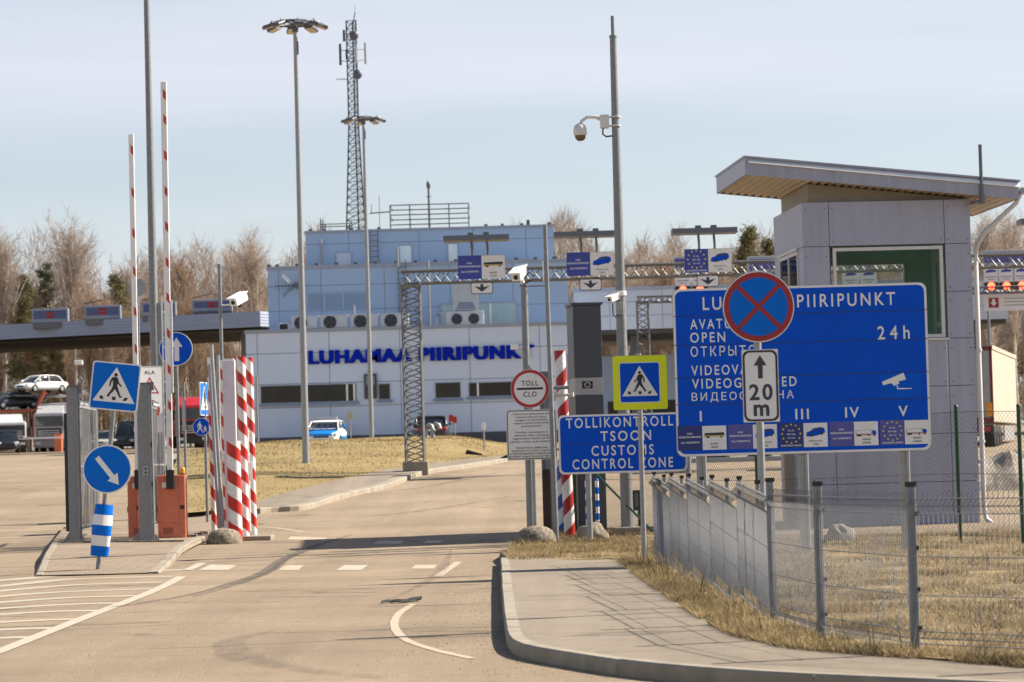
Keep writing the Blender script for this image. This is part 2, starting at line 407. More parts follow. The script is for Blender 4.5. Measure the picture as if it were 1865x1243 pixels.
# ================================================================== THE GROUND
def sheet(name, poly, step, zf, m, y_grow=0.0):
    """a piece of ground: outline in x,y filled with a mesh that follows zf"""
    pts = [Vector((p[0], p[1])) for p in poly]; out_ = []
    for i, p in enumerate(pts):
        q = pts[(i + 1) % len(pts)]; k = max(1, int((q - p).length / step)); k = min(k, 200)
        out_ += [p.lerp(q, t / k) for t in range(k)]
    n = len(out_); ins = []
    xs = [p.x for p in out_]; ys = [p.y for p in out_]
    y = min(ys) + step / 2
    def inside(px, py):
        c = False; j = n - 1
        for i in range(n):
            if (out_[i].y > py) != (out_[j].y > py) and px < (out_[j].x - out_[i].x) * (py - out_[i].y) / (out_[j].y - out_[i].y) + out_[i].x: c = not c
            j = i
        return c
    while y < max(ys):
        st = step * (1 + y_grow * max(0, y - 30)); x = min(xs) + st * .5
        while x < max(xs):
            if inside(x, y): ins.append(Vector((x + random.uniform(-.1, .1) * st, y + random.uniform(-.1, .1) * st)))
            x += st
        y += st
    vs, es, fs, *_ = geometry.delaunay_2d_cdt(out_ + ins, [(i, (i + 1) % n) for i in range(n)], [tuple(range(n))], 1, 1e-5)
    mb = MB(); mb.add([(v.x, v.y, zf(v.x, v.y)) for v in vs], fs, 0, True)
    return mb.build(name, m)
def px_path(pxs, off=0.0): return [gp(a, b, off) for a, b in pxs]
def smooth_path(p, k=4):
    o = []
    for i in range(len(p) - 1):
        a = p[max(i - 1, 0)]; b = p[i]; c = p[i + 1]; d = p[min(i + 2, len(p) - 1)]
        for j in range(k):
            t = j / k
            o.append(.5 * ((2 * b) + (c - a) * t + (2 * a - 5 * b + 4 * c - d) * t * t + (3 * b - a - 3 * c + d) * t ** 3))
    return o + [p[-1]]
def strip(mb, path, width, off=.004, step=.5, taper=False, wob=0.0):
    """painted line or tyre mark along a path on the road"""
    pts = [Vector((p[0], p[1], 0)) for p in path]; q = []
    for i in range(len(pts) - 1):
        k = max(1, int((pts[i + 1] - pts[i]).length / step)); q += [pts[i].lerp(pts[i + 1], j / k) for j in range(k)]
    q.append(pts[-1]); vs = []
    for i, p in enumerate(q):
        d = (q[min(i + 1, len(q) - 1)] - q[max(i - 1, 0)]).normalized(); nn = Vector((-d.y, d.x, 0))
        wd = width * (1 if not taper else .25 + .75 * sin(pi * i / (len(q) - 1))) * (1 + random.uniform(-wob, wob))
        for sgn in (1, -1):
            r = p + nn * (sgn * wd / 2); vs.append((r.x, r.y, g(r.y) + off))
    mb.add(vs, [(2 * i, 2 * i + 1, 2 * i + 3, 2 * i + 2) for i in range(len(q) - 1)])

def asphalt_extra(n, L, t, src):
    # long sealed seams and thin cracks across the road
    mpn = n.nodes.new('ShaderNodeMapping'); mpn.inputs['Scale'].default_value = (.05, .22, 1); L.new(t.outputs['Object'], mpn.inputs[0])
    a = n.nodes.new('ShaderNodeTexNoise'); a.inputs['Scale'].default_value = 1.6; a.inputs['Detail'].default_value = 3; L.new(mpn.outputs[0], a.inputs['Vector'])
    s_ = n.nodes.new('ShaderNodeMath'); s_.operation = 'SUBTRACT'; s_.inputs[1].default_value = .5; L.new(a.outputs[0], s_.inputs[0])
    ab = n.nodes.new('ShaderNodeMath'); ab.operation = 'ABSOLUTE'; L.new(s_.outputs[0], ab.inputs[0])
    lt = n.nodes.new('ShaderNodeMapRange'); lt.inputs[1].default_value = 0; lt.inputs[2].default_value = .007; lt.inputs[3].default_value = .7; lt.inputs[4].default_value = 0; L.new(ab.outputs[0], lt.inputs[0])
    mm = n.nodes.new('ShaderNodeMix'); mm.data_type = 'RGBA'; mm.inputs['B'].default_value = (.09, .078, .062, 1)
    L.new(lt.outputs[0], mm.inputs['Factor']); L.new(src, mm.inputs['A']); src = mm.outputs['Result']
    b2 = n.nodes.new('ShaderNodeTexNoise'); b2.inputs['Scale'].default_value = .9; b2.inputs['Detail'].default_value = 9; b2.inputs['Roughness'].default_value = .7
    mp2 = n.nodes.new('ShaderNodeMapping'); mp2.inputs['Scale'].default_value = (1.3, .045, 1); L.new(t.outputs['Object'], mp2.inputs[0]); L.new(mp2.outputs[0], b2.inputs['Vector'])
    mr = n.nodes.new('ShaderNodeMapRange'); mr.inputs[1].default_value = .35; mr.inputs[2].default_value = .65; mr.inputs[3].default_value = .88; mr.inputs[4].default_value = 1.08; L.new(b2.outputs[0], mr.inputs[0])
    hs = n.nodes.new('ShaderNodeHueSaturation'); L.new(src, hs.inputs['Color']); L.new(mr.outputs[0], hs.inputs['Value'])
    n3 = n.nodes.new('ShaderNodeTexNoise'); n3.inputs['Scale'].default_value = 11; n3.inputs['Detail'].default_value = 6; n3.inputs['Roughness'].default_value = .8; L.new(t.outputs['Object'], n3.inputs['Vector'])
    m3 = n.nodes.new('ShaderNodeMapRange'); m3.inputs[1].default_value = .35; m3.inputs[2].default_value = .65; m3.inputs[3].default_value = .88; m3.inputs[4].default_value = 1.1; L.new(n3.outputs[0], m3.inputs[0])
    h3 = n.nodes.new('ShaderNodeHueSaturation'); L.new(hs.outputs[0], h3.inputs['Color']); L.new(m3.outputs[0], h3.inputs['Value'])
    return h3.outputs[0]
asphalt = mat_ground('dusty_asphalt', (.265, .206, .143), (.355, .277, .193), (.21, .163, .115), .3, 45, .7, .9, extra=asphalt_extra)
def brick_extra(sx, sy, mort, rot=0, dark=(.13, .11, .085)):
    def fn(n, L, t, src):
        mpn = n.nodes.new('ShaderNodeMapping'); mpn.inputs['Rotation'].default_value = (0, 0, rot); L.new(t.outputs['Object'], mpn.inputs[0])
        wv = n.nodes.new('ShaderNodeTexNoise'); wv.inputs['Scale'].default_value = 2.5; L.new(mpn.outputs[0], wv.inputs['Vector'])
        wm = n.nodes.new('ShaderNodeMix'); wm.data_type = 'RGBA'; wm.blend_type = 'LINEAR_LIGHT'; wm.inputs['Factor'].default_value = .03
        L.new(mpn.outputs[0], wm.inputs['A']); L.new(wv.outputs['Color'], wm.inputs['B'])
        b = n.nodes.new('ShaderNodeTexBrick'); b.inputs['Scale'].default_value = 1; b.inputs['Brick Width'].default_value = sx; b.inputs['Row Height'].default_value = sy
        b.inputs['Mortar Size'].default_value = mort; b.inputs['Mortar Smooth'].default_value = .2
        b.inputs['Color1'].default_value = (.9, .9, .9, 1); b.inputs['Color2'].default_value = (1.08, 1.08, 1.08, 1); b.inputs['Mortar'].default_value = (*[c / .32 for c in dark], 1)
        L.new(wm.outputs['Result'], b.inputs['Vector'])
        mm = n.nodes.new('ShaderNodeMix'); mm.data_type = 'RGBA'; mm.blend_type = 'MULTIPLY'; mm.inputs['Factor'].default_value = .85
        L.new(src, mm.inputs['A']); L.new(b.outputs[0], mm.inputs['B']); return mm.outputs['Result']
    return fn
paver = mat_ground('dusty_pavers', (.26, .205, .15), (.31, .25, .185), (.2, .155, .112), .8, 40, .4, .9, extra=brick_extra(.42, .21, .007))
slab = mat_ground('worn_pavement', (.235, .195, .15), (.275, .232, .18), (.19, .157, .12), .5, 60, .35, .9, extra=asphalt_extra)
dry_grass_m = mat_ground('dry_turf', (.12, .086, .046), (.36, .27, .135), (.075, .056, .032), 1.3, 14, .9, .95)
mound_m = mat_ground('dry_mown_turf', (.22, .16, .068), (.31, .235, .105), (.19, .14, .066), .35, 7, .9, .95)
forest_floor_m = mat_ground('leaf_litter', (.1, .07, .045), (.2, .145, .085), (.07, .055, .03), .08, 2, .8, .95)
road_paint = mat('road_paint', (.42, .375, .3), .7, 0, .15, 20, grime=(.3, .24, .17), grime_amt=.85)
road_paint_worn = mat('worn_road_paint', (.42, .35, .26), .75, 0, .1, 16, grime=(.31, .24, .165), grime_amt=.95)
tyre_m, _n, _b = nodes('tyre_mark_rubber')
_t = _n.nodes.new('ShaderNodeTexCoord'); _z = _n.nodes.new('ShaderNodeTexNoise'); _z.inputs['Scale'].default_value = 5; _z.inputs['Detail'].default_value = 7
_n.links.new(_t.outputs['Object'], _z.inputs['Vector'])
_r = _n.nodes.new('ShaderNodeMapRange'); _r.inputs[1].default_value = .36; _r.inputs[2].default_value = .64; _r.inputs[3].default_value = .15; _r.inputs[4].default_value = .75
_n.links.new(_z.outputs[0], _r.inputs[0]); _n.links.new(_r.outputs[0], _b.inputs['Alpha'])
_b.inputs['Base Color'].default_value = (.11, .095, .08, 1); _b.inputs['Roughness'].default_value = .9

tyre_f = tyre_m.copy(); tyre_f.name = 'faint_tyre_mark'
for _q in tyre_f.node_tree.nodes:
    if _q.type == 'MAP_RANGE': _q.inputs[3].default_value = .0; _q.inputs[4].default_value = .3
# base sheet to the horizon
gm = MB(); xs_ = [-400, -150, -60, -25, -12, -6, 0, 6, 12, 25, 60, 150, 400]
ys_ = [-40, 0, 10] + [10 + .5 * i for i in range(1, 221)] + [122 + 3 * i for i in range(70)] + [340, 380, 420, 500, 600, 800, 1500]
vs_ = [(x, y, g(y) - (.03 if y < 0 else 0)) for y in ys_ for x in xs_]; nx_ = len(xs_)
gm.add(vs_, [(j * nx_ + i, j * nx_ + i + 1, (j + 1) * nx_ + i + 1, (j + 1) * nx_ + i) for j in range(len(ys_) - 1) for i in range(nx_ - 1)], 0, True)
struct(gm.build('ground', asphalt))
struct(sheet('forest_floor', [(-160, 266), (160, 266), (160, 620), (-160, 620)], 12, lambda x, y: g(y) + .05 + .5 * noise.noise(Vector((x * .05, y * .05, 0))) * sstep(266, 275, y), forest_floor_m))

# right-hand pavement, its kerb and the rough grass behind it
KERB = .12
kerb_px = [(911, 1016), (912, 1055), (915, 1098), (919, 1140), (930, 1163), (958, 1174), (1033, 1187), (1150, 1204), (1294, 1217), (1460, 1227), (1662, 1236), (1865, 1245)]
kerb_path = px_path(kerb_px, KERB)
kerb_path = [Vector((p.x, p.y, 0)) for p in kerb_path]
kerb_path = smooth_path(kerb_path, 5)
kerb_path.append(kerb_path[-1] + (kerb_path[-1] - kerb_path[-6]).normalized() * 9)
def kerb_mesh(path, width, top, side, name, seg=1.0, zf=None):
    """kerb stones laid end to end; width to the given side of the path (outer edge)"""
    zf = zf or (lambda x, y: g(y)); mb = MB()
    L_ = [0.0]
    for i in range(len(path) - 1): L_.append(L_[-1] + (path[i + 1] - path[i]).length)
    def at(d):
        for i in range(len(path) - 1):
            if d <= L_[i + 1] + 1e-9:
                t = (d - L_[i]) / max(1e-9, L_[i + 1] - L_[i]); p = path[i].lerp(path[i + 1], t); a = path[max(0, i - 1)]; b = path[min(len(path) - 1, i + 2)]
                dd = (b - a).normalized(); return p, Vector((-dd.y, dd.x, 0)) * side
        dd = (path[-1] - path[-2]).normalized(); return path[-1], Vector((-dd.y, dd.x, 0)) * side
    d = 0.0
    while d < L_[-1] - .05:
        e = min(d + seg, L_[-1]); k = 4; vs = []; jz = random.uniform(-.003, .003); jx = random.uniform(-.004, .004)
        for j in range(k + 1):
            p, nn = at(d + .005 + (e - d - .01) * j / k)
            for wv, z in ((jx + .008, -.1), (jx, top - .02), (.02 + jx, top), (width + jx, top), (width + jx, -.1)):
                q = p + nn * wv; vs.append((q.x, q.y, zf(p.x, p.y) + z + (jz if z > 0 else 0)))
        fs = [(5 * j + i, 5 * j + i + 1, 5 * j + i + 6, 5 * j + i + 5) for j in range(k) for i in range(4)]
        fs += [(0, 4, 3, 2, 1), tuple(5 * k + i for i in range(5))]
        mb.add(vs, fs); d = e
    return mb.build(name, kerb_m)
struct(kerb_mesh(kerb_path, .13, KERB, 1, 'kerb', 2.4))
def inset(path, d, side=1):
    o = []
    for i, p in enumerate(path):
        dd = (path[min(i + 1, len(path) - 1)] - path[max(i - 1, 0)]).normalized(); o.append(p + Vector((-dd.y, dd.x, 0)) * (d * side))
    return o
edge_px = [(1128, 1018), (1180, 1056), (1250, 1103), (1330, 1150), (1395, 1168), (1460, 1181), (1664, 1198), (1865, 1214)]
edge = smooth_path([Vector((p.x, p.y, 0)) for p in px_path(edge_px, KERB)], 3)
edge.append(edge[-1] + (edge[-1] - edge[-4]).normalized() * 9)
pav = inset(kerb_path, .126) + list(reversed(edge))
struct(sheet('pavement', [(p.x, p.y) for p in pav], .5, lambda x, y: g(y) + KERB - .004, slab))
def zr(x, y):
    """height of the rough grass on the right"""
    z = g(y) * (1 - .9 * sstep(2.6, 4.4, x) * sstep(46, 55, y) * (1 - sstep(63, 69, y))) + KERB * (1 - .6 * sstep(2.6, 4.4, x) * sstep(48, 56, y)) + .12 * sstep(27, 42, y) * (1 - sstep(45, 52, y)) * sstep(1.2, 3.5, x) + .5 * sstep(12, 40, x)
    return z + .035 * noise.noise(Vector((x * .8, y * .5, 3))) + .015 * noise.noise(Vector((x * 3, y * 2, 7)))
def zr_edge(x, y): return zr(x, y)
verge = [Vector((p.x, p.y, 0)) for p in px_path([(1128, 1023), (1040, 1022), (926, 1022), (913, 1010), (938, 990), (952, 980)], .1)]
grass_poly = [(p.x + .0, p.y - .02) for p in reversed(edge)] + [(p.x, p.y) for p in verge[1:]] + [(.2, 57.6), (3.2, 57.4), (3.6, 57.6), (5.4, 66), (60, 69), (60, 12), (edge[-1].x + .5, edge[-1].y - 1)]
struct(sheet('rough_grass_ground', grass_poly, .45, zr, dry_grass_m, .01))

# grassy mound before the building, its footway and kerb
def zm(x, y):
    yl = np.interp(x, [p.x for p in m_low], [p.y for p in m_low])
    b = .5 * sstep(yl + 3, max(116, yl + 22), y) * (1 - sstep(128, 149, y)) * sstep(-17, -9, x) * (1 - sstep(-2.6, .4, x))
    return g(y) + .12 + b + .06 * noise.noise(Vector((x * .35, y * .2, 1))) * sstep(yl + 1, yl + 8, y)
m_low = [Vector((p.x, p.y, 0)) for p in px_path([(300, 938), (380, 931), (468, 913), (536, 894), (608, 877), (709, 855), (782, 845), (854, 836), (922, 829)], .12)]
m_low.sort(key=lambda p: p.x)
mound_poly = [(p.x, p.y) for p in m_low] + [(1.2, m_low[-1].y + 6), (2.2, 125), (1.5, 149), (-16.2, 149), (-12.2, 110), (-9.2, 80)]
struct(sheet('grass_mound', mound_poly, 1.2, zm, mound_m))
k2_px = [(474, 926), (500, 923), (559, 919), (622, 900), (709, 880), (773, 857), (850, 846), (924, 835)]
k2 = smooth_path([Vector((p.x, p.y, 0)) for p in px_path(k2_px, .13)], 4)
struct(kerb_mesh(k2, .3, .13, 1, 'kerb', 1.0))
fw = [(p.x, p.y) for p in inset(k2, .296)] + [(p.x + .0, p.y) for p in reversed(m_low[2:])]
struct(sheet('footway', fw, .8, lambda x, y: g(y) + .122, slab))

# traffic island of pavers on the left
def zi(x, y): return g(y) + .02 + .11 * sstep(46.5, 53, y) + .01 * noise.noise(Vector((x, y, 0)))
isl_px = [(63, 1043), (175, 1040), (289, 1037), (318, 1018), (340, 1000), (379, 981), (470, 968), (470, 950), (120, 960), (97, 990)]
isl = [Vector((p.x, p.y, 0)) for p in px_path(isl_px, .07)]
struct(sheet('island_pavement', [(p.x, p.y) for p in isl], .4, zi, paver))
ik = [isl[2], isl[3], isl[4], isl[5]]
struct(kerb_mesh(smooth_path(ik, 4), .16, .0, 1, 'kerb', .8, lambda x, y: zi(x, y) + .012))
ik2 = [isl[9], isl[0]]
struct(kerb_mesh(smooth_path(ik2, 4), .12, .0, 1, 'kerb', .8, lambda x, y: zi(x, y) + .012))
tk = MB(); a_, b_ = gp(97, 992, .1), gp(335, 990, .1)
for i in range(12):
    p = a_.lerp(b_, i / 12); q = a_.lerp(b_, (i + .98) / 12)
    tk.box(p.x, q.x, p.y - .06, p.y + .06, zi(p.x, p.y) - .05, zi(p.x, p.y) + .035)
struct(tk.build('gate_track', concrete))

# sealed seams across the lanes
seam = mat('bitumen_seam', (.085, .07, .055), .8, 0, .2, 5); mk = MB()
for pa in ([(640, 1105), (800, 1103), (905, 1098)], [(400, 1098), (560, 1096)], [(700, 1164), (820, 1160), (925, 1158)], [(30, 940), (60, 936), (118, 932)], [(560, 872), (740, 868), (905, 866)]):
    strip(mk, smooth_path([Vector((p.x, p.y, 0)) for p in px_path(pa)], 4), .045, .004, .3, True, .5)
struct(mk.build('road_seam', seam))
# paint and rubber on the road
mk = MB()
hat = [[(-260, 1075), (25, 1056), (167, 1043.5), (337, 1038.5)], [(-260, 1093), (11, 1067), (139, 1055), (315, 1050.5)], [(-260, 1101), (0, 1077), (139, 1066), (295, 1061)],
       [(-260, 1110), (0, 1087), (111, 1079), (276, 1073)], [(-260, 1120), (0, 1098), (139, 1088.7), (249, 1086)], [(-260, 1130), (0, 1109), (139, 1101), (220, 1099)],
       [(-260, 1140), (0, 1120), (111, 1114), (190, 1113)], [(-260, 1152), (0, 1134), (145, 1128)], [(-260, 1165), (0, 1148), (112, 1144.4)], [(-260, 1178), (0, 1163), (64, 1161.7)]]
for i, h_ in enumerate(hat):
    strip(mk, smooth_path([Vector((p.x, p.y, 0)) for p in px_path(h_)], 4), .42 if i == 0 else .33, .004)
struct(mk.build('hatched_road_marking', road_paint))
mk = MB()
strip(mk, smooth_path([Vector((p.x, p.y, 0)) for p in px_path([(-150, 1242), (0, 1187), (139, 1132), (279, 1077.5), (331, 1051)])], 5), .16, .0075)
strip(mk, px_path([(341, 1039.5), (368, 1026.5)]), .16, .0075)
struct(mk.build('edge_line_marking', road_paint))
def quad_mark(mb, pxs, off=.004):
    p = [gp(a, b) for a, b in pxs]; k = 4; vs = []
    for j in range(k + 1):
        a = p[0].lerp(p[3], j / k); b = p[1].lerp(p[2], j / k)
        vs += [(a.x, a.y, g(a.y) + off), (b.x, b.y, g(b.y) + off)]
    mb.add(vs, [(2 * j, 2 * j + 1, 2 * j + 3, 2 * j + 2) for j in range(k)])
mk = MB(); quad_mark(mk, [(362, 1039), (415, 1039), (431, 1030), (383, 1029)]); quad_mark(mk, [(612, 1039), (657, 1039), (670, 1030), (627, 1030)])
struct(mk.build('crossing_stripe', road_paint))
mk = MB(); quad_mark(mk, [(507, 1039), (543, 1039), (553, 1030), (520, 1030)]); quad_mark(mk, [(748, 1036.5), (790, 1036.5), (796, 1029.5), (757, 1029.5)])
quad_mark(mk, [(523, 983), (590, 985), (596, 980), (530, 978)]); quad_mark(mk, [(680, 991), (730, 991), (736, 986), (690, 986)]); quad_mark(mk, [(770, 990), (800, 990), (806, 985), (778, 985)])
strip(mk, smooth_path([Vector((p.x, p.y, 0)) for p in px_path([(445, 960), (500, 962), (554, 969.5)])], 4), .12)
strip(mk, px_path([(796, 1051), (815, 1038), (835, 1024)]), .12)
strip(mk, smooth_path([Vector((p.x, p.y, 0)) for p in px_path([(753, 1101), (727, 1118), (718, 1140), (738, 1165), (790, 1184), (860, 1200)])], 6), .085, wob=.15)
struct(mk.build('worn_crossing_marking', road_paint_worn))
mk = MB()
strip(mk, smooth_path([Vector((p.x, p.y, 0)) for p in px_path([(200, 1108), (334, 1087), (418, 1065), (478, 1045), (516, 1020), (565, 998), (640, 975)])], 6), .2, .011, .3, True, .15)
strip(mk, smooth_path([Vector((p.x, p.y, 0)) for p in px_path([(350, 1089), (430, 1066), (490, 1043), (530, 1016), (580, 997)])], 6), .12, .014, .3, True, .2)
struct(mk.build('tyre_mark', tyre_m))
mk = MB()
strip(mk, smooth_path([Vector((p.x, p.y, 0)) for p in px_path([(690, 1100), (738, 1081), (796, 1049), (815, 1020), (822, 1002)])], 6), .16, .011, .3, True, .2)
strip(mk, smooth_path([Vector((p.x, p.y, 0)) for p in px_path([(600, 905), (760, 890), (905, 862)])], 6), .3, .011, .6, True, .2)
strip(mk, smooth_path([Vector((p.x, p.y, 0)) for p in px_path([(560, 948), (740, 935), (930, 905)])], 6), .35, .011, .6, True, .2)
strip(mk, smooth_path([Vector((p.x, p.y, 0)) for p in px_path([(500, 1150), (430, 1166), (422, 1182), (450, 1200), (560, 1222), (700, 1236)])], 6), .35, .014, .3, True, .1)
strip(mk, smooth_path([Vector((p.x, p.y, 0)) for p in px_path([(235, 1170), (400, 1162), (640, 1156), (900, 1142)])], 6), .07, .017, .3, True, .3)
struct(mk.build('tyre_mark', tyre_f))
# strip of shed tyre lying in the lane
t0 = gp(694, 1101); t1 = gp(768, 1095)
mb = MB(); path = [t0.lerp(t1, i / 8) + Vector((0, .1 * sin(i * 1.1), .012 + .03 * max(0, i / 8 - .7) + .006 * sin(i * 2.3))) for i in range(9)]
for i in range(8):
    a, b = path[i], path[i + 1]; wa = .02 + .12 * (i / 8); wb = .02 + .12 * ((i + 1) / 8)
    mb.add([a + Vector((0, -wa, 0)), a + Vector((0, wa, .02)), b + Vector((0, wb, .02)), b + Vector((0, -wb, 0)), a + Vector((0, -wa, .012)), a + Vector((0, wa, .03)), b + Vector((0, wb, .03)), b + Vector((0, -wb, .012))],
           [(0, 1, 2, 3), (4, 7, 6, 5), (0, 3, 7, 4), (1, 5, 6, 2), (0, 4, 5, 1), (3, 2, 6, 7)])
single(mb, 'tyre_shred', rubber, t0, 'twisted black strip of shed tyre lying in the road lane', 'tyre shred')

# ------------------------------------------------------------------ dry grass
def blades(name, pts, hmin, hmax, wd, m, lean=.5, group=None):
    n = len(pts); pts = np.array(pts); h = rng.uniform(hmin, hmax, n) * rng.uniform(.6, 1.2, n); a = rng.uniform(0, 2 * pi, n); la = rng.uniform(0, 2 * pi, n); ll = h * rng.uniform(.1, lean, n)
    v = np.empty((n, 3, 3)); dx = np.cos(a) * wd / 2; dy = np.sin(a) * wd / 2
    v[:, 0] = pts; v[:, 0, 0] -= dx; v[:, 0, 1] -= dy; v[:, 0, 2] -= .01
    v[:, 1] = pts; v[:, 1, 0] += dx; v[:, 1, 1] += dy; v[:, 1, 2] -= .01
    v[:, 2] = pts; v[:, 2, 0] += np.cos(la) * ll; v[:, 2, 1] += np.sin(la) * ll; v[:, 2, 2] += h
    me = bpy.data.meshes.new(name); me.vertices.add(3 * n); me.vertices.foreach_set('co', v.ravel()); me.loops.add(3 * n)
    me.loops.foreach_set('vertex_index', np.arange(3 * n, dtype=np.int32)); me.polygons.add(n); me.polygons.foreach_set('loop_start', np.arange(0, 3 * n, 3, dtype=np.int32))
    me.materials.append(m); me.update(calc_edges=True); me.validate()
    o = bpy.data.objects.new(name, me); COL.objects.link(o); o['kind'] = 'stuff'; return o
straw = mat_island('straw', [(.13, .09, .045), (.4, .3, .155), (.29, .205, .095), (.52, .42, .24), (.1, .085, .04)], .8, .3, 1.6)
straw_m = mat_island('mown_straw', [(.22, .16, .066), (.34, .26, .12), (.28, .21, .09), (.18, .135, .06)], .8, .3, .5)
def in_poly(poly):
    n = len(poly)
    def f(px, py):
        c = False; j = n - 1
        for i in range(n):
            if (poly[i][1] > py) != (poly[j][1] > py) and px < (poly[j][0] - poly[i][0]) * (py - poly[i][1]) / (poly[j][1] - poly[i][1]) + poly[i][0]: c = not c
            j = i
        return c
    return f
fg = in_poly(grass_poly); pts = []
while len(pts) < 80000:
    y = random.uniform(18, 60); x = random.uniform(-.5, .24 * y)
    if x < 15 and fg(x, y):
        q = noise.noise(Vector((x * 1.3, y * .8, 5)))
        if random.random() < .5 + 1.5 * q: pts.append((x, y, zr(x, y)))
blades('dry_grass', pts, .03, .1, .011, straw, 2.2)
pts = []
for i in range(len(edge) - 1):        # rank growth along the edge of the pavement and the foot of the fence
    a, b = edge[i], edge[i + 1]; L_ = (b - a).length
    for _ in range(int(1100 * L_)):
        t = random.random(); p = a.lerp(b, t); d = (b - a).normalized(); nn = Vector((-d.y, d.x, 0))
        k = abs(random.gauss(0, .16)); q = p + nn * (-.06 + k) if nn.x > 0 or nn.y > 0 else p - nn * (-.06 + k)
        if noise.noise(Vector((q.x * 2, q.y * 1.2, 9))) > -.3: pts.append((q.x, q.y, g(q.y) + KERB))
for _ in range(9000):
    x = random.uniform(-.1, 2.1); y = random.uniform(46.5, 56); 
    if fg(x, y): pts.append((x, y, zr(x, y)))
blades('dry_grass', pts, .025, .1, .011, straw, 2.0)
pts = []
for i in range(len(edge) - 1):        # a few tall dead stalks by the fence
    for _ in range(int(7 * (edge[i + 1] - edge[i]).length)):
        p = edge[i].lerp(edge[i + 1], random.random()); pts.append((p.x + random.uniform(.1, .35), p.y + random.uniform(0, .2), g(p.y) + KERB))
blades('dry_grass', pts, .25, .5, .012, straw, .35)
# grit and small stones swept to the kerbs
gv = []; gf = []
def stone_at(x, y, z, r):
    b = len(gv)
    for dx, dy, dz in ((1, 0, 0), (-.5, .87, 0), (-.5, -.87, 0), (0, 0, 1.1)): gv.append((x + r * dx * random.uniform(.6, 1.2), y + r * dy * random.uniform(.6, 1.2), z + r * dz * random.uniform(.5, 1)))
    gf.extend([(b, b + 1, b + 3), (b + 1, b + 2, b + 3), (b + 2, b, b + 3)])
for i in range(len(kerb_path) - 1):
    a, b = kerb_path[i], kerb_path[i + 1]; dd = (b - a).normalized(); nn = Vector((dd.y, -dd.x, 0))
    for _ in range(int(60 * (b - a).length)):
        p = a.lerp(b, random.random()) + nn * abs(random.gauss(.05, .35)); stone_at(p.x, p.y, g(p.y), random.uniform(.003, .01))
for _ in range(1500):
    y = random.uniform(22, 62); x = random.uniform(-.17 * y, .02 * y); stone_at(x, y, g(y), random.uniform(.002, .008))
gb = MB(); gb.add(gv, gf); struct(gb.build('gravel', mat_island('grit', [(.05, .045, .04), (.2, .165, .125), (.33, .29, .23)], .9)), 'stuff')
fm = in_poly(mound_poly); pts = []
while len(pts) < 14000:
    y = random.uniform(68, 140); x = random.uniform(-17, 1.5)
    if fm(x, y) and random.random() < .6 + .8 * noise.noise(Vector((x * .6, y * .25, 2))): pts.append((x, y, zm(x, y)))
blades('dry_grass', pts, .025, .075, .03, straw_m, 1.5)

# ================================================================== SIGN FACES
SM = [sign_white, sign_blue, sign_blue2, sign_red, sign_yellow, sign_black, sign_grey, panel_blue, panel_navy, panel_violet, star_yellow, alu_back, sign_dark_red, galv, sign_blue3]
WHT, BLU, BL2, RED, YEL, BLK, GRY, PBL, PNV, PVI, STR, ALU, DRD, GAL, BL3 = range(15)
def locf(bx, by, D):
    """pixel -> metres right of and above the base point, in the plane D metres ahead"""
    b = P(bx, by, D)
    def f(x, y): p = P(x, y, D); return (p.x - b.x, p.z - b.z)
    return b, f
def walker(mb, cx, cz, h, y, mi, flip=1):
    """striding figure, feet at cz, height h"""
    q = lambda a, b: (cx + flip * a * h, cz + b * h)
    shapes = [[(cx + .072 * h * cos(t * pi / 8), cz + .93 * h + .075 * h * sin(t * pi / 8)) for t in range(16)],
              [q(-.13, .82), q(-.02, .85), q(.09, .8), q(.12, .66), q(.08, .42), q(-.08, .4), q(-.1, .6)],
              limb(q(-.1, .8), q(-.19, .65), .045 * h, .036 * h), limb(q(-.19, .66), q(-.22, .43), .036 * h, .028 * h),
              limb(q(.06, .76), q(.13, .58), .045 * h, .036 * h), limb(q(.12, .6), q(.27, .46), .034 * h, .028 * h),
              limb(q(-.02, .44), q(-.12, .22), .07 * h, .052 * h), limb(q(-.12, .24), q(-.26, .04), .05 * h, .036 * h), limb(q(-.3, .03), q(-.2, .02), .03 * h, .03 * h),
              limb(q(.03, .44), q(.14, .22), .07 * h, .05 * h), limb(q(.14, .24), q(.24, .04), .05 * h, .036 * h), limb(q(.22, .015), q(.33, .03), .03 * h, .025 * h)]
    for i, s_ in enumerate(shapes): mb.flat(s_, y - .0003 * i, mi)
def crossing_face(mb, cx, cz, s, y, flip=1, blue=BLU):
    """blue square of side s with white triangle, walker and stripes"""
    r = s / 2
    mb.flat(rrect(cx - r, cx + r, cz - r, cz + r, s * .06), y, WHT); mb.flat(rrect(cx - r * .955, cx + r * .955, cz - r * .955, cz + r * .955, s * .05), y - .003, blue)
    mb.flat([(cx - .44 * s, cz - .33 * s), (cx + .44 * s, cz - .33 * s), (cx, cz + .41 * s)], y - .006, WHT)
    walker(mb, cx + .0 * s, cz - .22 * s, .5 * s, y - .009, BLK, flip)
    for k, (a, wd) in enumerate(((-.27, .07), (-.0, .075), (.26, .07))):
        sl = -.02 * (k - 1) * 2
        mb.flat([(cx + (a - wd / 2 + sl) * s - .02 * s * (k == 0), cz - .285 * s), (cx + (a + wd / 2 + sl) * s - .02 * s * (k == 0), cz - .285 * s), (cx + (a + wd / 2) * s, cz - .215 * s), (cx + (a - wd / 2) * s, cz - .215 * s)], y - .0088 + .0001 * k, BLK)
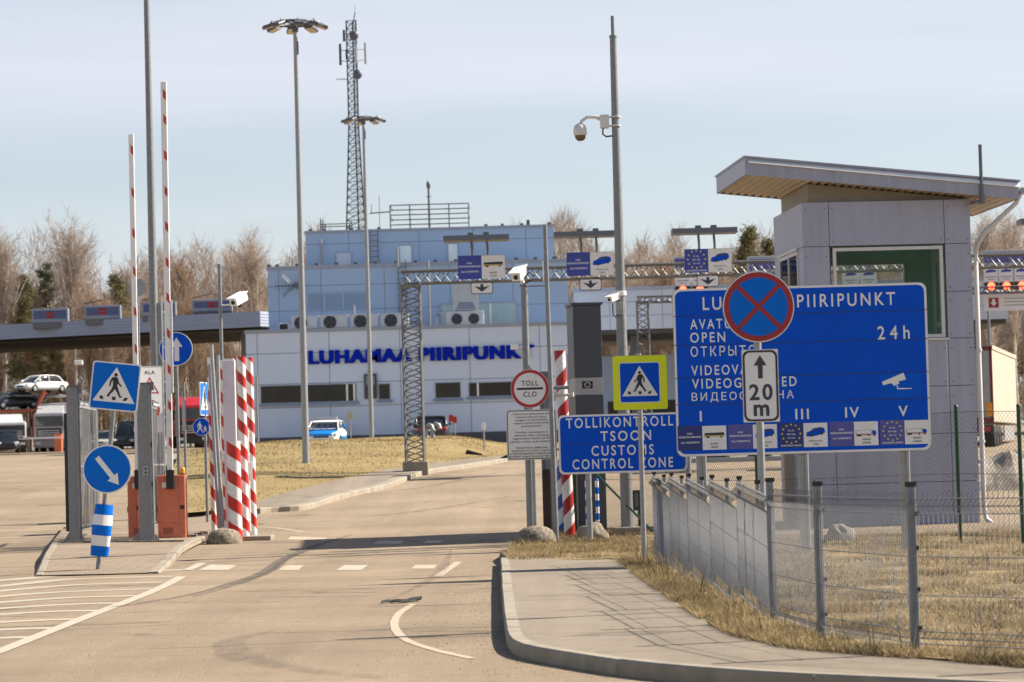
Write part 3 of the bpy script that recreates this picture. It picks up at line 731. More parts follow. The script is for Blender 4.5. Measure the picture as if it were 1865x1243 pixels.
def arrow(mb, p, q, wd, head, y, mi):
    """arrow from p to q"""
    d = Vector((q[0] - p[0], q[1] - p[1])); L_ = d.length; d.normalize(); n = Vector((-d.y, d.x)); b = Vector(p) + d * (L_ - head)
    pt = lambda v: (v.x, v.y)
    mb.flat([pt(Vector(p) - n * wd / 2), pt(b - n * wd / 2), pt(b - n * head * .62), tuple(q), pt(b + n * head * .62), pt(b + n * wd / 2), pt(Vector(p) + n * wd / 2)], y, mi)
def stars(mb, cx, cz, R, r, y, mi=STR):
    for i in range(12): mb.flat(star(cx + R * sin(pi * i / 6), cz + R * cos(pi * i / 6), r), y, mi)
def tile_doc(mb, x, z, s, y, bg, eu=False):
    """blue document tile, lower left corner x, z"""
    mb.flat(rect(x, x + s, z, z + s), y, bg); c = x + s / 2
    if eu:
        stars(mb, c, z + s * .56, s * .37, s * .055, y - .003)
        for k, t in enumerate(('EL / EU', 'EMP / EEA', 'CH / CH')): text(mb, t, c, z + s * (.66 - .15 * k), y - .003, h=s * .06, mi=WHT, align='C', bold=.02)
        text(mb, 'EUROPEAN UNION', c, z + s * .05, y - .003, w=s * .82, mi=WHT, align='C', bold=.02)
    else:
        text(mb, 'KÕIK', c, z + s * .64, y - .003, h=s * .085, mi=WHT, align='C', bold=.02)
        text(mb, 'REISIDOKUMENDID', c, z + s * .5, y - .003, w=s * .9, h=s * .075, mi=WHT, align='C', bold=.02)
        text(mb, 'ALL PASSPORTS', c, z + s * .28, y - .003, w=s * .75, h=s * .075, mi=WHT, align='C', bold=.02)
def tile_vehicle(mb, x, z, s, y, kind, bg=WHT):
    mb.flat(rect(x, x + s, z, z + s), y, bg); q = lambda pts: [(x + a * s, z + b * s) for a, b in pts]
    if kind == 'car':
        mb.flat(q([(.1, .5), (.14, .62), (.3, .68), (.42, .78), (.7, .82), (.86, .78), (.9, .66), (.88, .58), (.6, .48), (.3, .44), (.14, .44)]), y - .003, BLU)
        mb.flat(q([(.34, .68), (.45, .76), (.6, .78), (.55, .69)]), y - .006, GRY); mb.flat(q([(.6, .7), (.64, .785), (.76, .78), (.78, .71)]), y - .006, GRY)
        for a, b in ((.34, .49), (.76, .56)): mb.flat([(x + (a + .055 * cos(t * pi / 6)) * s, z + (b + .065 * sin(t * pi / 6)) * s) for t in range(12)], y - .0065, BLK)
        tx = ('SÕIDUAUTOD', 'CARS')
    elif kind == 'bus':
        mb.flat(q([(.08, .56), (.1, .7), (.9, .72), (.92, .56)]), y - .003, GRY); mb.flat(q([(.12, .64), (.12, .69), (.88, .7), (.88, .65)]), y - .006, BLK); mb.flat(q([(.09, .575), (.09, .6), (.91, .6), (.91, .575)]), y - .006, STR)
        for a in (.2, .26, .78): mb.flat([(x + (a + .04 * cos(t * pi / 6)) * s, z + (.54 + .045 * sin(t * pi / 6)) * s) for t in range(12)], y - .0065, BLK)
        tx = ('BUSSID', 'BUSES')
    else:
        mb.flat(q([(.07, .47), (.07, .64), (.72, .66), (.72, .47)]), y - .003, ALU); mb.flat(q([(.09, .49), (.09, .625), (.7, .645), (.7, .49)]), y - .006, WHT); mb.flat(q([(.07, .44), (.07, .465), (.9, .465), (.9, .44)]), y - .0045, DRD)
        mb.flat(q([(.75, .47), (.75, .63), (.88, .62), (.92, .55), (.92, .47)]), y - .003, BLU)
        for a in (.14, .2, .26, .6, .84): mb.flat([(x + (a + .032 * cos(t * pi / 6)) * s, z + (.42 + .038 * sin(t * pi / 6)) * s) for t in range(12)], y - .0065, BLK)
        tx = ('VEOKID', 'LORRIES')
    for k, t in enumerate(tx): text(mb, t, x + s / 2, z + s * (.22 - .14 * k), y - .003, h=s * .075, mi=GRY, align='C')
def plate_poly(mb, poly, y=0, t=.025, mi=ALU): mb.prism(poly, y, y + t, mi)
def pole_mesh(h, r=.035, y=.05, x=0, low=-.4, cap=True):
    mb = MB(); mb.cyl((x, y, low), (x, y, h), r, r, 14)
    if cap: mb.cyl((x, y, h), (x, y, h + .012), r * 1.06, r * 1.06, 14)
    return mb
def clamps(mb, zs, r=.035, y=.05, x=0, mi=0):
    for z in zs: mb.cyl((x, y, z - .02), (x, y, z + .02), r * 1.25, r * 1.25, 14, mi); mb.box(x - .05, x + .05, .024, y, z - .015, z + .015, mi)

# ---- large border-crossing board
D = 41.5; b, f = locf(1464, 989, D)
t = thing('information_board', 'large blue road sign of border crossing opening hours on three posts', 'road sign', b)
mb = MB(); c0 = f(1224, 527); c1 = f(1697, 820); x0, x1, z0, z1 = c0[0], c1[0], c1[1], c0[1]
mb.prism(rrect(x0, x1, z0, z1, .1), .0, .03, ALU); mb.flat(rrect(x0 + .004, x1 - .004, z0 + .004, z1 - .004, .1), -.003, WHT)
mb.flat(rrect(x0 + .035, x1 - .035, z0 + .035, z1 - .035, .09), -.006, BLU)
for k, (ya, yb) in enumerate(((577, 564), (630, 617), (690, 676), (738, 725))):
    a = f(1226, ya); mb.box(x0 + .002, x1 - .002, -.0085, -.0065, a[1] - .004, a[1] + .004, BLK)
for (s, xa, yb, xr, hp) in (('LUHAMAA PIIRIPUNKT', 1280, 565.7, 1631, 24), ('AVATUD', 1257, 600.7, 1350, 18.3), ('OPEN', 1257, 625, 1321, 18.6), ('ОТКРЫТО', 1258, 650.5, 1377, 18.8),
                            ('VIDEOVALVE', 1259, 684.7, 1402, 18.2), ('VIDEOGUARDED', 1260.6, 709, 1451, 18.2), ('ВИДЕООХРАНА', 1260, 734, 1446, 18.2), ('24h', 1598.5, 619, 1657, 24.6)):
    a = f(xa, yb); text(mb, s, a[0], a[1], -.011, w=(xr - xa) / F * D, h=hp / F * D, mi=WHT, bold=.012 if s.isascii() else .006, spacing=1.6 if s == '24h' else 1.34)
for s, xm, yb in (('I', 1276.5, 768), ('II', 1369, 766), ('III', 1461, 764), ('IV', 1552, 761), ('V', 1645, 758.5)):
    a = f(xm, yb); text(mb, s, a[0], a[1], -.011, h=19 / F * D, mi=WHT, bold=.02, align='C', spacing=1.3)
sq = 45 / F * D
for k, (bgc, eu, veh) in enumerate(((PNV, 0, 'bus'), (PVI, 0, 'car'), (PNV, 1, 'car'), (PVI, 0, 'truck'), (PVI, 1, 'truck'))):
    a = f(1235 + 92.1 * k, 821.5 - 2.6 * k)
    tile_doc(mb, a[0], a[1], sq, -.010, bgc, eu); tile_vehicle(mb, a[0] + sq * 1.0, a[1] + .001, sq * .97, -.0104, veh)
# little camera symbol on its square
a = f(1605, 727); k_ = .01 * D / 41.5
q = lambda pts: [f(1210 + u * .2736, 500 + v * .2736) for u, v in pts]
mb.flat(q([(1430, 662), (1705, 655), (1710, 818), (1435, 826)]), -.0098, BL3)
mb.flat(q([(1448, 716), (1590, 655), (1608, 700), (1455, 738)]), -.013, WHT); mb.flat(q([(1505, 722), (1560, 705), (1562, 728), (1530, 742)]), -.0133, WHT)
mb.flat(q([(1545, 738), (1551, 736), (1556, 757), (1646, 757), (1646, 763), (1550, 765)]), -.0135, WHT)
mb.build('sign_plate', SM, t, local=True)
for px_ in (1278, 1464, 1649):
    a = f(px_, 900); mb = MB(); mb.box(a[0] - .05, a[0] + .05, .06, .2, -.5, z1 - .25); mb.cyl((a[0] + .055, .05, -.5), (a[0] + .055, .05, z1 - .3), .028, n=12)
    mb.build('post', galv_pale, t, local=True)
mb = MB()
for z in (z0 + .25, z0 + 1.1, z1 - .3): mb.box(x0 + .1, x1 - .1, .033, .058, z - .03, z + .03)
mb.build('cross_rail', galv, t, local=True)

# ---- no stopping, 20 m
D = 29.0; p = P(1386, 800, D); base = Vector((p.x, D, zr(p.x, D))); b = P(1386, 800, D)
f = lambda x, y: (P(x, y, D).x - base.x, P(x, y, D).z - base.z)
t = thing('no_stopping_sign', 'round red and blue no stopping sign over a white 20 m arrow plate', 'road sign', base)
c = f(1381.5, 559); r = 65.5 / F * D; mb = MB()
mb.prism(disc(c[0], c[1], r, 56), 0, .025, ALU); mb.flat(disc(c[0], c[1], r * .99, 56), -.003, WHT); mb.flat(disc(c[0], c[1], r * .965, 56), -.0045, DRD); mb.flat(disc(c[0], c[1], r * .815, 56), -.006, BL2)
for s_ in (1, -1): mb.flat(limb((c[0] - r * .6, c[1] - s_ * r * .6), (c[0] + r * .6, c[1] + s_ * r * .6), r * .062, r * .062), -.0085 - .0004 * s_, DRD)
mb.build('round_plate', SM, t, local=True)
mb = MB(); a = f(1385.5, 703); wd = 66.5 / F * D; h = 133 / F * D
mb.prism(rrect(a[0] - wd / 2, a[0] + wd / 2, a[1] - h / 2, a[1] + h / 2, .012), 0, .02, ALU); mb.flat(rect(a[0] - wd * .495, a[0] + wd * .495, a[1] - h * .495, a[1] + h * .495), -.003, WHT)
mb.ring(rrect(a[0] - wd * .475, a[0] + wd * .475, a[1] - h * .485, a[1] + h * .485, .06), rrect(a[0] - wd * .42, a[0] + wd * .42, a[1] - h * .458, a[1] + h * .458, .05), -.006, BLK)
c_ = f(1383.5, 645.5); d_ = f(1386, 689); arrow(mb, (a[0], a[1] + h * .1), (a[0], a[1] + h * .42), .045, .1, -.006, GRY)
text(mb, '20', a[0], a[1] - h * .2, -.006, w=wd * .64, h=h * .225, mi=GRY, bold=.025, align='C', spacing=1.25); text(mb, 'm', a[0], a[1] - h * .415, -.006, w=wd * .43, h=h * .16, mi=GRY, bold=.03, align='C')
mb.build('distance_plate', SM, t, local=True)
mb = pole_mesh(f(1381.5, 515)[1], .037, .065); clamps(mb, (c[1] - .1, c[1] + .2, a[1] - .25, a[1] + .25), .037, .065)
mb.build('pole', galv_pale, t, local=True)

# ---- yellow pedestrian crossing sign
D = 43.0; b, f = locf(1174, 1019, D)
t = thing('crossing_sign', 'pedestrian crossing sign with wide fluorescent yellow border on a thin pole', 'road sign', b)
c = f(1165.7, 697); s = 99 / F * D; mb = MB()
mb.prism(rrect(c[0] - s / 2, c[0] + s / 2, c[1] - s / 2, c[1] + s / 2, .03), 0, .025, ALU); mb.flat(rrect(c[0] - s * .496, c[0] + s * .496, c[1] - s * .496, c[1] + s * .496, .03), -.003, YEL)
crossing_face(mb, c[0] - .005, c[1], s * .75, -.006, -1); mb.build('sign_plate', SM, t, local=True)
mb = pole_mesh(c[1] + s * .5 + .02, .037, .063); clamps(mb, (c[1] - .25, c[1] + .25), .037, .063); mb.build('pole', galv_pale, t, local=True)

# ---- customs zone board
D = 51.8; b, f = locf(1258, 975, D)
t = thing('customs_board', 'blue customs control zone board in two languages below the dark grey pillar', 'road sign', b)
c0 = f(1015.5, 757); c1 = f(1253, 858.5); x0, x1, z0, z1 = c0[0], c1[0], c1[1], c0[1]; mb = MB()
mb.prism(rrect(x0, x1, z0, z1, .09), 0, .03, ALU); mb.flat(rrect(x0 + .003, x1 - .003, z0 + .003, z1 - .003, .09), -.003, WHT); mb.flat(rrect(x0 + .035, x1 - .035, z0 + .035, z1 - .035, .075), -.006, BLU)
mb.box(x0 + .03, x1 - .03, -.0075, -.0063, (z0 + z1) / 2 - .003, (z0 + z1) / 2 + .003, BLK)
for s, xa, yb, xr in (('TOLLIKONTROLL', 1031, 781, 1226), ('TSOON', 1094, 804.5, 1186), ('CUSTOMS', 1077.5, 831, 1191), ('CONTROL ZONE', 1043, 856, 1226)):
    a = f(xa, yb); text(mb, s, a[0], a[1], -.009, w=(xr - xa) / F * D, h=18.6 / F * D, mi=WHT, bold=.012, spacing=1.32)
mb.build('sign_plate', SM, t, local=True)
for xq in (.0, x0 + .5): mb = MB(); mb.cyl((xq, .07, -.3), (xq, .07, z1 - .1), .05, n=14); mb.build('post', galv_pale, t, local=True)

# ---- customs stop sign with notice
D = 52.6; b, f = locf(975, 962, D)
t = thing('customs_stop_sign', 'round red rimmed TOLL sign above a white trilingual notice plate', 'road sign', b)
c = f(965, 708.5); r = 35.3 / F * D; mb = MB()
mb.prism(disc(c[0], c[1], r, 44), -.09, -.065, ALU); mb.flat(disc(c[0], c[1], r * .985, 44), -.093, WHT); mb.ring(disc(c[0], c[1], r * .97, 44), disc(c[0], c[1], r * .82, 44), -.096, RED)
mb.flat(rrect(c[0] - r * .68, c[0] + r * .68, c[1] - r * .055, c[1] + r * .055, .01), -.096, BLK)
text(mb, 'TOLL', c[0], c[1] + r * .15, -.096, w=r * .87, h=r * .27, mi=BLK, align='C', spacing=1.2); text(mb, 'CLO', c[0] - .0, c[1] - r * .42, -.096, w=r * .68, h=r * .27, mi=BLK, align='C', spacing=1.2)
mb.build('round_plate', SM, t, local=True)
mb = MB(); c0 = f(921.5, 747.5); c1 = f(1015, 836.5); x0, x1, z0, z1 = c0[0], c1[0], c1[1], c0[1]
mb.prism(rrect(x0, x1, z0, z1, .03), -.09, -.065, ALU); mb.flat(rrect(x0 + .003, x1 - .003, z0 + .003, z1 - .003, .03), -.093, WHT)
mb.ring(rrect(x0 + .014, x1 - .014, z0 + .014, z1 - .014, .05), rrect(x0 + .028, x1 - .028, z0 + .028, z1 - .028, .045), -.096, BLK)
H = z1 - z0; W_ = x1 - x0
for k, (s, zz, wf) in enumerate((('Liikumise jätkamine on', .885, .72), ('lubatud pärast auto,', .825, .62), ('haagise ja konteineri', .765, .66), ('registreerimismärkide', .705, .7), ('puhastamist.', .645, .4),
                       ('Further movement is', .52, .64), ('allowed after cleaning', .46, .7), ('registration plates of the', .4, .76), ('vehicle, trailer and container.', .335, .9),
                       ('Продолжать движение', .215, .64), ('разрешается после очистки', .155, .8), ('регистрационных знаков авто-', .1, .88), ('мобиля, прицепа и контейнера', .045, .88))):
    text(mb, s, (x0 + x1) / 2, z0 + zz * H, -.096, w=wf * W_, h=H * .05, mi=BLK, align='C', bold=.006, cap=False)
mb.build('notice_plate', SM, t, local=True)
mb = pole_mesh(f(965, 672)[1], .036, -.005); mb.box(-.2, .25, -.062, -.042, z0 + .2, z0 + .25); mb.box(-.2, .25, -.062, -.042, z1 - .25, z1 - .2); mb.box(-.2, .12, -.062, -.042, c[1] - .03, c[1] + .03)
mb.build('pole', galv_pale, t, local=True)

# ---- leaning sign pole on the island
bb = gp(178, 1036, .05); D = bb.y; S_ = D / F; u = Vector((27, -290)).normalized(); v = Vector((290, 27)).normalized()
def fl(x, y): d = Vector((x - 178, y - 1036)); return (d.dot(v) * S_, d.dot(u) * S_)
t = thing('leaning_crossing_sign', 'leaning pole with crossing square, blue arrow disc and blue and white wrap', 'road sign', bb, lean=radians(6.9), yaw=radians(4))
mb = MB(); c = fl(207.5, 705); s = 88 * S_
mb.prism(rrect(c[0] - s / 2, c[0] + s / 2, c[1] - s / 2, c[1] + s / 2, .045), 0, .03, WHT); crossing_face(mb, c[0], c[1], s * .985, -.004, 1, BL2); mb.build('square_plate', SM, t, local=True)
mb = MB(); c2 = fl(194, 855.5); r = 44.5 * S_
mb.prism(disc(c2[0], c2[1], r, 48), 0, .03, WHT); mb.flat(disc(c2[0], c2[1], r * .94, 48), -.004, BL2); arrow(mb, fl(175.5, 834), fl(215.5, 884), 9 * S_, 19 * S_, -.007, WHT); mb.build('arrow_disc', SM, t, local=True)
mb = MB(); zt = fl(190, 919.5)[1]; zb = fl(182, 1014)[1]; R_ = .145
for k in range(5):
    za = zt + (zb - zt) * k / 5; zc = zt + (zb - zt) * (k + 1) / 5; vs = []; n_ = 14
    for zz in (za, (za + zc) / 2, zc):
        tt = (zz - zt) / (zb - zt)
        for i in range(n_ + 1):
            an = pi * .08 + pi * .84 * i / n_; rr = R_ * (1 + .12 * sin(pi * tt) + .05 * sin(5 * an + 3 * tt) * (.3 < tt < .9)); vs.append((-rr * cos(an) * 1.0, .1 - rr * sin(an) * 1.0 * (.8 + .25 * sin(tt * 4)), zz))
    mb.add(vs, [(r_ * (n_ + 1) + i, r_ * (n_ + 1) + i + 1, (r_ + 1) * (n_ + 1) + i + 1, (r_ + 1) * (n_ + 1) + i) for r_ in range(2) for i in range(n_)], BL2 if k % 2 == 0 else WHT, True)
mb.build('striped_wrap', SM, t, local=True)
mb = pole_mesh(c[1] + .2, .037, .07); clamps(mb, (c[1] - .2, c2[1] - .15, c2[1] + .2), .037, .07); mb.build('pole', galv, t, local=True)

# ---- ALA zone sign half hidden behind the gate post
D = 59.5; b, f = locf(282, 985, D)
t = thing('zone_sign', 'white ALA zone sign with red triangle behind the right gate post', 'road sign', b, yaw=radians(27))
mb = MB(); c0 = f(246, 668); c1 = f(300.5, 790); x0, x1, z0, z1 = c0[0], c1[0], c1[1], c0[1]
mb.prism(rrect(x0, x1, z0, z1, .04), 0, .025, ALU); mb.flat(rrect(x0 + .002, x1 - .002, z0 + .002, z1 - .002, .04), -.003, WHT)
mb.ring(rrect(x0 + .012, x1 - .012, z0 + .012, z1 - .012, .035), rrect(x0 + .02, x1 - .02, z0 + .02, z1 - .02, .03), -.0045, BLK)
xc = (x0 + x1) / 2; text(mb, 'ALA', xc, z1 - .16, -.0045, h=.075, mi=BLK, align='C', spacing=1.2)
tr = lambda k: [(xc + .22 * k * sin(2 * pi * i / 3), z1 - .43 + .22 * k * cos(2 * pi * i / 3)) for i in range(3)]
mb.ring(tr(1), tr(.78), -.0045, RED); mb.flat(tr(.3), -.0045, BLK); mb.ring(disc(xc, z1 - .86, .2, 32), disc(xc, z1 - .86, .155, 32), -.0045, RED)
mb.build('sign_plate', SM, t, local=True); mb = pole_mesh(z1 - .05, .03, .06, xc); mb.build('pole', galv, t, local=True)

# ---- round blue ahead-only sign
D = 63.0; b, f = locf(331, 940, D)
t = thing('ahead_only_sign', 'round blue sign with white upward arrow behind the tall barrier arm', 'road sign', b)
mb = MB(); c = f(320, 636); r = 31 / F * D
mb.prism(disc(c[0], c[1], r, 40), 0, .025, WHT); mb.flat(disc(c[0], c[1], r * .95, 40), -.003, BLU); arrow(mb, (c[0] + .02, c[1] - r * .72), (c[0] + .02, c[1] + r * .68), .1, .2, -.006, WHT)
mb.build('round_plate', SM, t, local=True); mb = pole_mesh(c[1] + .3, .036, .065, c[0]); mb.cyl((c[0], .065, -.4), (c[0], .065, .1), .036); mb.build('pole', galv, t, local=True)

# ---- shared path signs on a thin pole
b = gp(377.5, 951, .13); D = b.y; _, f = locf(377.5, 951, D)
t = thing('footpath_sign', 'small round blue adult and child path sign below an edge-on blue crossing square', 'road sign', b)
mb = MB(); c = f(367, 778); r = 16.2 / F * D
mb.prism(disc(c[0], c[1], r, 32), 0, .02, WHT); mb.flat(disc(c[0], c[1], r * .95, 32), -.003, BLU); walker(mb, c[0] - r * .18, c[1] - r * .62, r * 1.25, -.006, WHT); walker(mb, c[0] + r * .42, c[1] - r * .62, r * .75, -.006, WHT)
mb.build('round_plate', SM, t, local=True)
mb = MB(); crossing_face(mb, 0, 0, .72, -.004, 1, BL2); mb.prism(rrect(-.36, .36, -.36, .36, .04), 0, .02, WHT); a = f(371.5, 727)
T_ = Matrix.Translation((a[0] - .0, .0, a[1])) @ Matrix.Rotation(radians(83), 4, 'Z'); mb.v = [tuple(T_ @ Vector(v_)) for v_ in mb.v]; mb.build('square_plate', SM, t, local=True)
mb = pole_mesh(a[1] + .36, .032, .055, .0); clamps(mb, (c[1],), .032, .055); mb.build('pole', galv, t, local=True)
D = 70.0; b, f = locf(341, 930, D)
t = thing('crossing_sign', 'dark grey back of a crossing sign seen edge-on beside the round path sign', 'road sign', b)
mb = MB(); mb.prism(rrect(-.36, .36, -.36, .36, .04), 0, .03, ALU); crossing_face(mb, 0, 0, .72, -.004, 1, BL2); a = f(336.5, 756)
T_ = Matrix.Translation((a[0], 0, a[1])) @ Matrix.Rotation(radians(101), 4, 'Z'); mb.v = [tuple(T_ @ Vector(v_)) for v_ in mb.v]; mb.build('square_plate', SM, t, local=True)
mb = pole_mesh(f(333, 697)[1], .032, .06, -.02); mb.build('pole', galv, t, local=True)

# ---- octagonal sign seen from behind
D = 72.0; p = P(250, 524, D)
t = thing('stop_sign', 'pale back of an octagonal sign behind the shorter raised barrier arm', 'road sign', (p.x, D, g(D)))
mb = MB(); r = 17 / F * D; mb.prism([(r * cos(pi / 8 + pi * i / 4), p.z - g(D) + r * sin(pi / 8 + pi * i / 4)) for i in range(8)], 0, .02, ALU); mb.build('sign_plate', SM, t, local=True)
mb = pole_mesh(p.z - g(D) + .2, .03, .05); mb.build('pole', galv, t, local=True)

# ================================================================== GUARD BOOTH
clad = mat('booth_cladding', (.33, .345, .44), .42, .15, .09, 2.5, stretch=(2.5, 2.5, .25), grime=(.2, .2, .22), grime_amt=.35)
clad_joint = mat('dark_joint_backing', (.08, .08, .09), .7)  # dark backing in the panel gaps, also used for the fixings
soffit = mat('corrugated_soffit', (.42, .34, .24), .55, .1, .1, 4, grime=(.22, .16, .1))
fascia = mat('roof_fascia', (.31, .32, .4), .4, .2, .07, 2.5, stretch=(6, 6, .6), grime=(.16, .15, .13))
trimw = mat('white_trim', (.55, .55, .56), .35, .1, .05, 5, grime=(.5, .48, .45))
green_in = mat('green_interior', (.4, .62, .5), .6, 0, .1, 2)
frame_in = mat('interior_frame', (.5, .5, .38), .5, 0, .1, 4)
D0 = 58.0; bb = P(1479, 971, D0); b_ = Vector((bb.x, D0, bb.z))
booth = thing('guard_booth', 'grey panelled guard booth with sloping overhanging roof behind the big blue board', 'guard booth', b_, yaw=radians(4.0)); booth.scale = (58 / 49.5,) * 3
BW, BD, BH = 2.8, 3.0, 5.42
wx0, wx1, wz0, wz1 = .49, 2.32, 3.15, 4.66
mb = MB()                      # wall: separate cladding panels on a dark backing
rows = [.0, .78, 1.57, 2.35, 3.13, 3.9, 4.69, BH]; cols = [0, .44, 2.36, BW]; j = .005
for i in range(3):
    for k in range(7):
        if i == 1 and wz0 - .1 < (rows[k] + rows[k + 1]) / 2 < wz1 + .1: continue
        mb.box(cols[i] + j * (i > 0), cols[i + 1] - j, 0, .03, rows[k] + j, rows[k + 1] - j, 0)
        if i == 1: continue
        if i == 2: mb.box(BW - .03, BW, .032, BD, rows[k] + j, rows[k + 1] - j, 0)
        if i == 0 and not (2 <= k <= 5): mb.box(0, .03, .032, BD, rows[k] + j, rows[k + 1] - j, 0)
        if i == 0 and 2 <= k <= 5: mb.box(0, .03, .032, .5, rows[k] + j, rows[k + 1] - j, 0); mb.box(0, .03, 2.4, BD, rows[k] + j, rows[k + 1] - j, 0)
for a in (0, 1): mb.box(.02, BW - .02, BD - .03, BD, *((0, 3.3) if a == 0 else (4.55, BH)), 0)
mb.box(.02, .95, BD - .03, BD, 3.3, 4.55, 0); mb.box(2.25, BW - .02, BD - .03, BD, 3.3, 4.55, 0)
mb.box(.034, wx0 - .03, .034, .06, .05, BH - .05, 1); mb.box(wx1 + .03, BW - .034, .034, .06, .05, BH - .05, 1); mb.box(wx0 - .03, wx1 + .03, .034, .06, .05, wz0 - .05, 1); mb.box(wx0 - .03, wx1 + .03, .034, .06, wz1 + .03, BH - .05, 1)
mb.box(.05, BW - .05, .08, BD - .05, BH - .12, BH - .06, 0)
for cx_ in (.06, .38, .5, 2.3, 2.42, 2.74):        # panel fixings
    for k in range(7):
        for dz in (.07, .62):
            zq = rows[k] + dz
            if .44 < cx_ < 2.36 and wz0 - .1 < zq < wz1 + .1: continue
            mb.cyl((cx_, .001, zq), (cx_, -.004, zq), .011, n=8, mi=1)
mb.build('wall', [clad, clad_joint], booth, local=True)
mb = MB(); mb.box(.06, .08, .08, BD - .06, 0, 1.5); mb.box(BW - .08, BW - .06, .08, BD - .06, 0, BH - .2); mb.box(.06, BW - .06, .06, .075, 0, wz0 - .06); mb.box(.08, BW - .08, .1, BD - .06, 2.2, 2.25)
mb.box(.08, BW - .08, .09, BD - .06, BH - .3, BH - .28); mb.box(.06, .95, BD - .06, BD - .045, 2.2, BH - .3); mb.box(2.25, BW - .08, BD - .06, BD - .045, 2.2, BH - .3); mb.box(.95, 2.25, BD - .06, BD - .045, 4.55, BH - .3); mb.box(.95, 2.25, BD - .06, BD - .045, 2.2, 3.3)
mb.box(.06, BW - .06, .062, .08, wz1 + .03, BH - .2)
mb.build('interior', green_in, booth, local=True)
mb = MB()
for a0, a1, c0, c1 in ((.9, .95, 3.25, 4.6), (2.25, 2.3, 3.25, 4.6)): mb.box(a0, a1, BD - .12, BD - .062, c0, c1)
mb.box(.95, 2.25, BD - .12, BD - .062, 4.55, 4.6); mb.box(.95, 2.25, BD - .12, BD - .062, 3.25, 3.3)
mb.box(BW - .13, BW - .082, 1.4, 1.47, 2.3, 4.6); mb.box(BW - .13, BW - .082, 2.3, 2.37, 2.3, 4.6); mb.box(BW - .13, BW - .082, 1.47, 2.3, 3.4, 3.5); mb.box(BW - .13, BW - .082, 1.47, 2.3, 4.54, 4.6)
mb.box(.2, 2.5, .3, .9, 2.95, 3.0)
mb.build('inner_window_frame', frame_in, booth, local=True)
win = MB()
win.box(wx0, wx0 + .055, .0, .06, wz0, wz1); win.box(wx1 - .055, wx1, .0, .06, wz0, wz1); win.box(wx0 + .055, wx1 - .055, .0, .06, wz0, wz0 + .055); win.box(wx0 + .055, wx1 - .055, .0, .06, wz1 - .055, wz1)
win.box(wx0 - .05, wx1 + .06, -.05, .0, wz0 - .045, wz0 - .012); win.box(wx1 + .005, wx1 + .02, -.004, .03, wz0 - .9, wz0 - .05)
wo = win.build('window', trimw, booth, local=True)
gm_ = MB(); gm_.box(wx0 + .05, wx1 - .05, .03, .036, wz0 + .05, wz1 - .05); gm_.build('pane', glass_clear, wo, local=True)
mb = MB(); gm2 = MB()         # side window and door in the left wall
mb.box(-.02, .03, .5, .56, 1.6, 4.66); mb.box(-.02, .03, 1.42, 1.48, 1.6, 4.66); mb.box(-.02, .03, 2.34, 2.4, 1.6, 4.66); mb.box(-.02, .03, .56, 2.34, 4.6, 4.66); mb.box(-.02, .03, .56, 2.34, 1.6, 1.66)
mb.box(-.05, .035, .45, 2.45, 4.665, 4.71)
so_ = mb.build('window', trimw, booth, local=True); gm2.box(.0, .008, .56, 2.34, 1.66, 4.6); gm2.build('pane', glass_clear, so_, local=True)
# roof
def rz(u, top): return (6.14 if top else 5.86) - (u + .98) * .1105
RU0, RU1, RV0, RV1 = -.98, 3.52, -.42, 3.0
mb = MB()
vs = []
for v_ in (RV0, RV1):
    for u_ in (RU0, RU1): vs += [(u_, v_, rz(u_, 0)), (u_, v_, rz(u_, 1))]
mb.add(vs, [(0, 1, 3, 2), (4, 6, 7, 5), (0, 4, 5, 1), (2, 3, 7, 6), (1, 5, 7, 3)], 0)
mb.add([(RU0 + .05, RV0 - .055, rz(RU0 + .05, 1) - .075), (RU1 + .02, RV0 - .055, rz(RU1, 1) - .085), (RU1 + .02, RV0 - .003, rz(RU1, 1) - .02), (RU0 + .05, RV0 - .003, rz(RU0 + .05, 1) - .035), (RU0 + .05, RV0 - .003, rz(RU0 + .05, 1) - .08), (RU1 + .02, RV0 - .003, rz(RU1, 1) - .09)], [(0, 1, 2, 3), (0, 4, 5, 1)], 1)  # flashing ledge, tilted and coloured white so the edge looks sunlit
vs = [(RU0 - .02, RV0 - .025, rz(RU0, 1) + .004), (RU1 + .03, RV0 - .025, rz(RU1, 1) + .004), (RU1 + .03, RV1 + .02, rz(RU1, 1) + .004), (RU0 - .02, RV1 + .02, rz(RU0, 1) + .004)]
mb.add(vs + [(a, b2, c + .03) for a, b2, c in vs], [(0, 1, 2, 3), (4, 7, 6, 5), (0, 4, 5, 1), (1, 5, 6, 2), (2, 6, 7, 3), (3, 7, 4, 0)], 0)
roof = mb.build('roof', [fascia, white], booth, local=True)
mb = MB(); n_ = 34; vs = []     # corrugated soffit, ribs running along the slope's fall
for i in range(n_ * 4 + 1):
    u_ = RU0 + .02 + (RU1 - RU0 - .04) * i / (n_ * 4); dz = .0 if i % 4 in (0, 1) else .04
    vs += [(u_, RV0 + .02, rz(u_, 0) + .005 + dz), (u_, RV1 - .02, rz(u_, 0) + .005 + dz)]
mb.add(vs, [(2 * i, 2 * i + 1, 2 * i + 3, 2 * i + 2) for i in range(n_ * 4)]); mb.build('soffit', soffit, roof, local=True)
mb = MB()                      # set-back upper wall under the roof
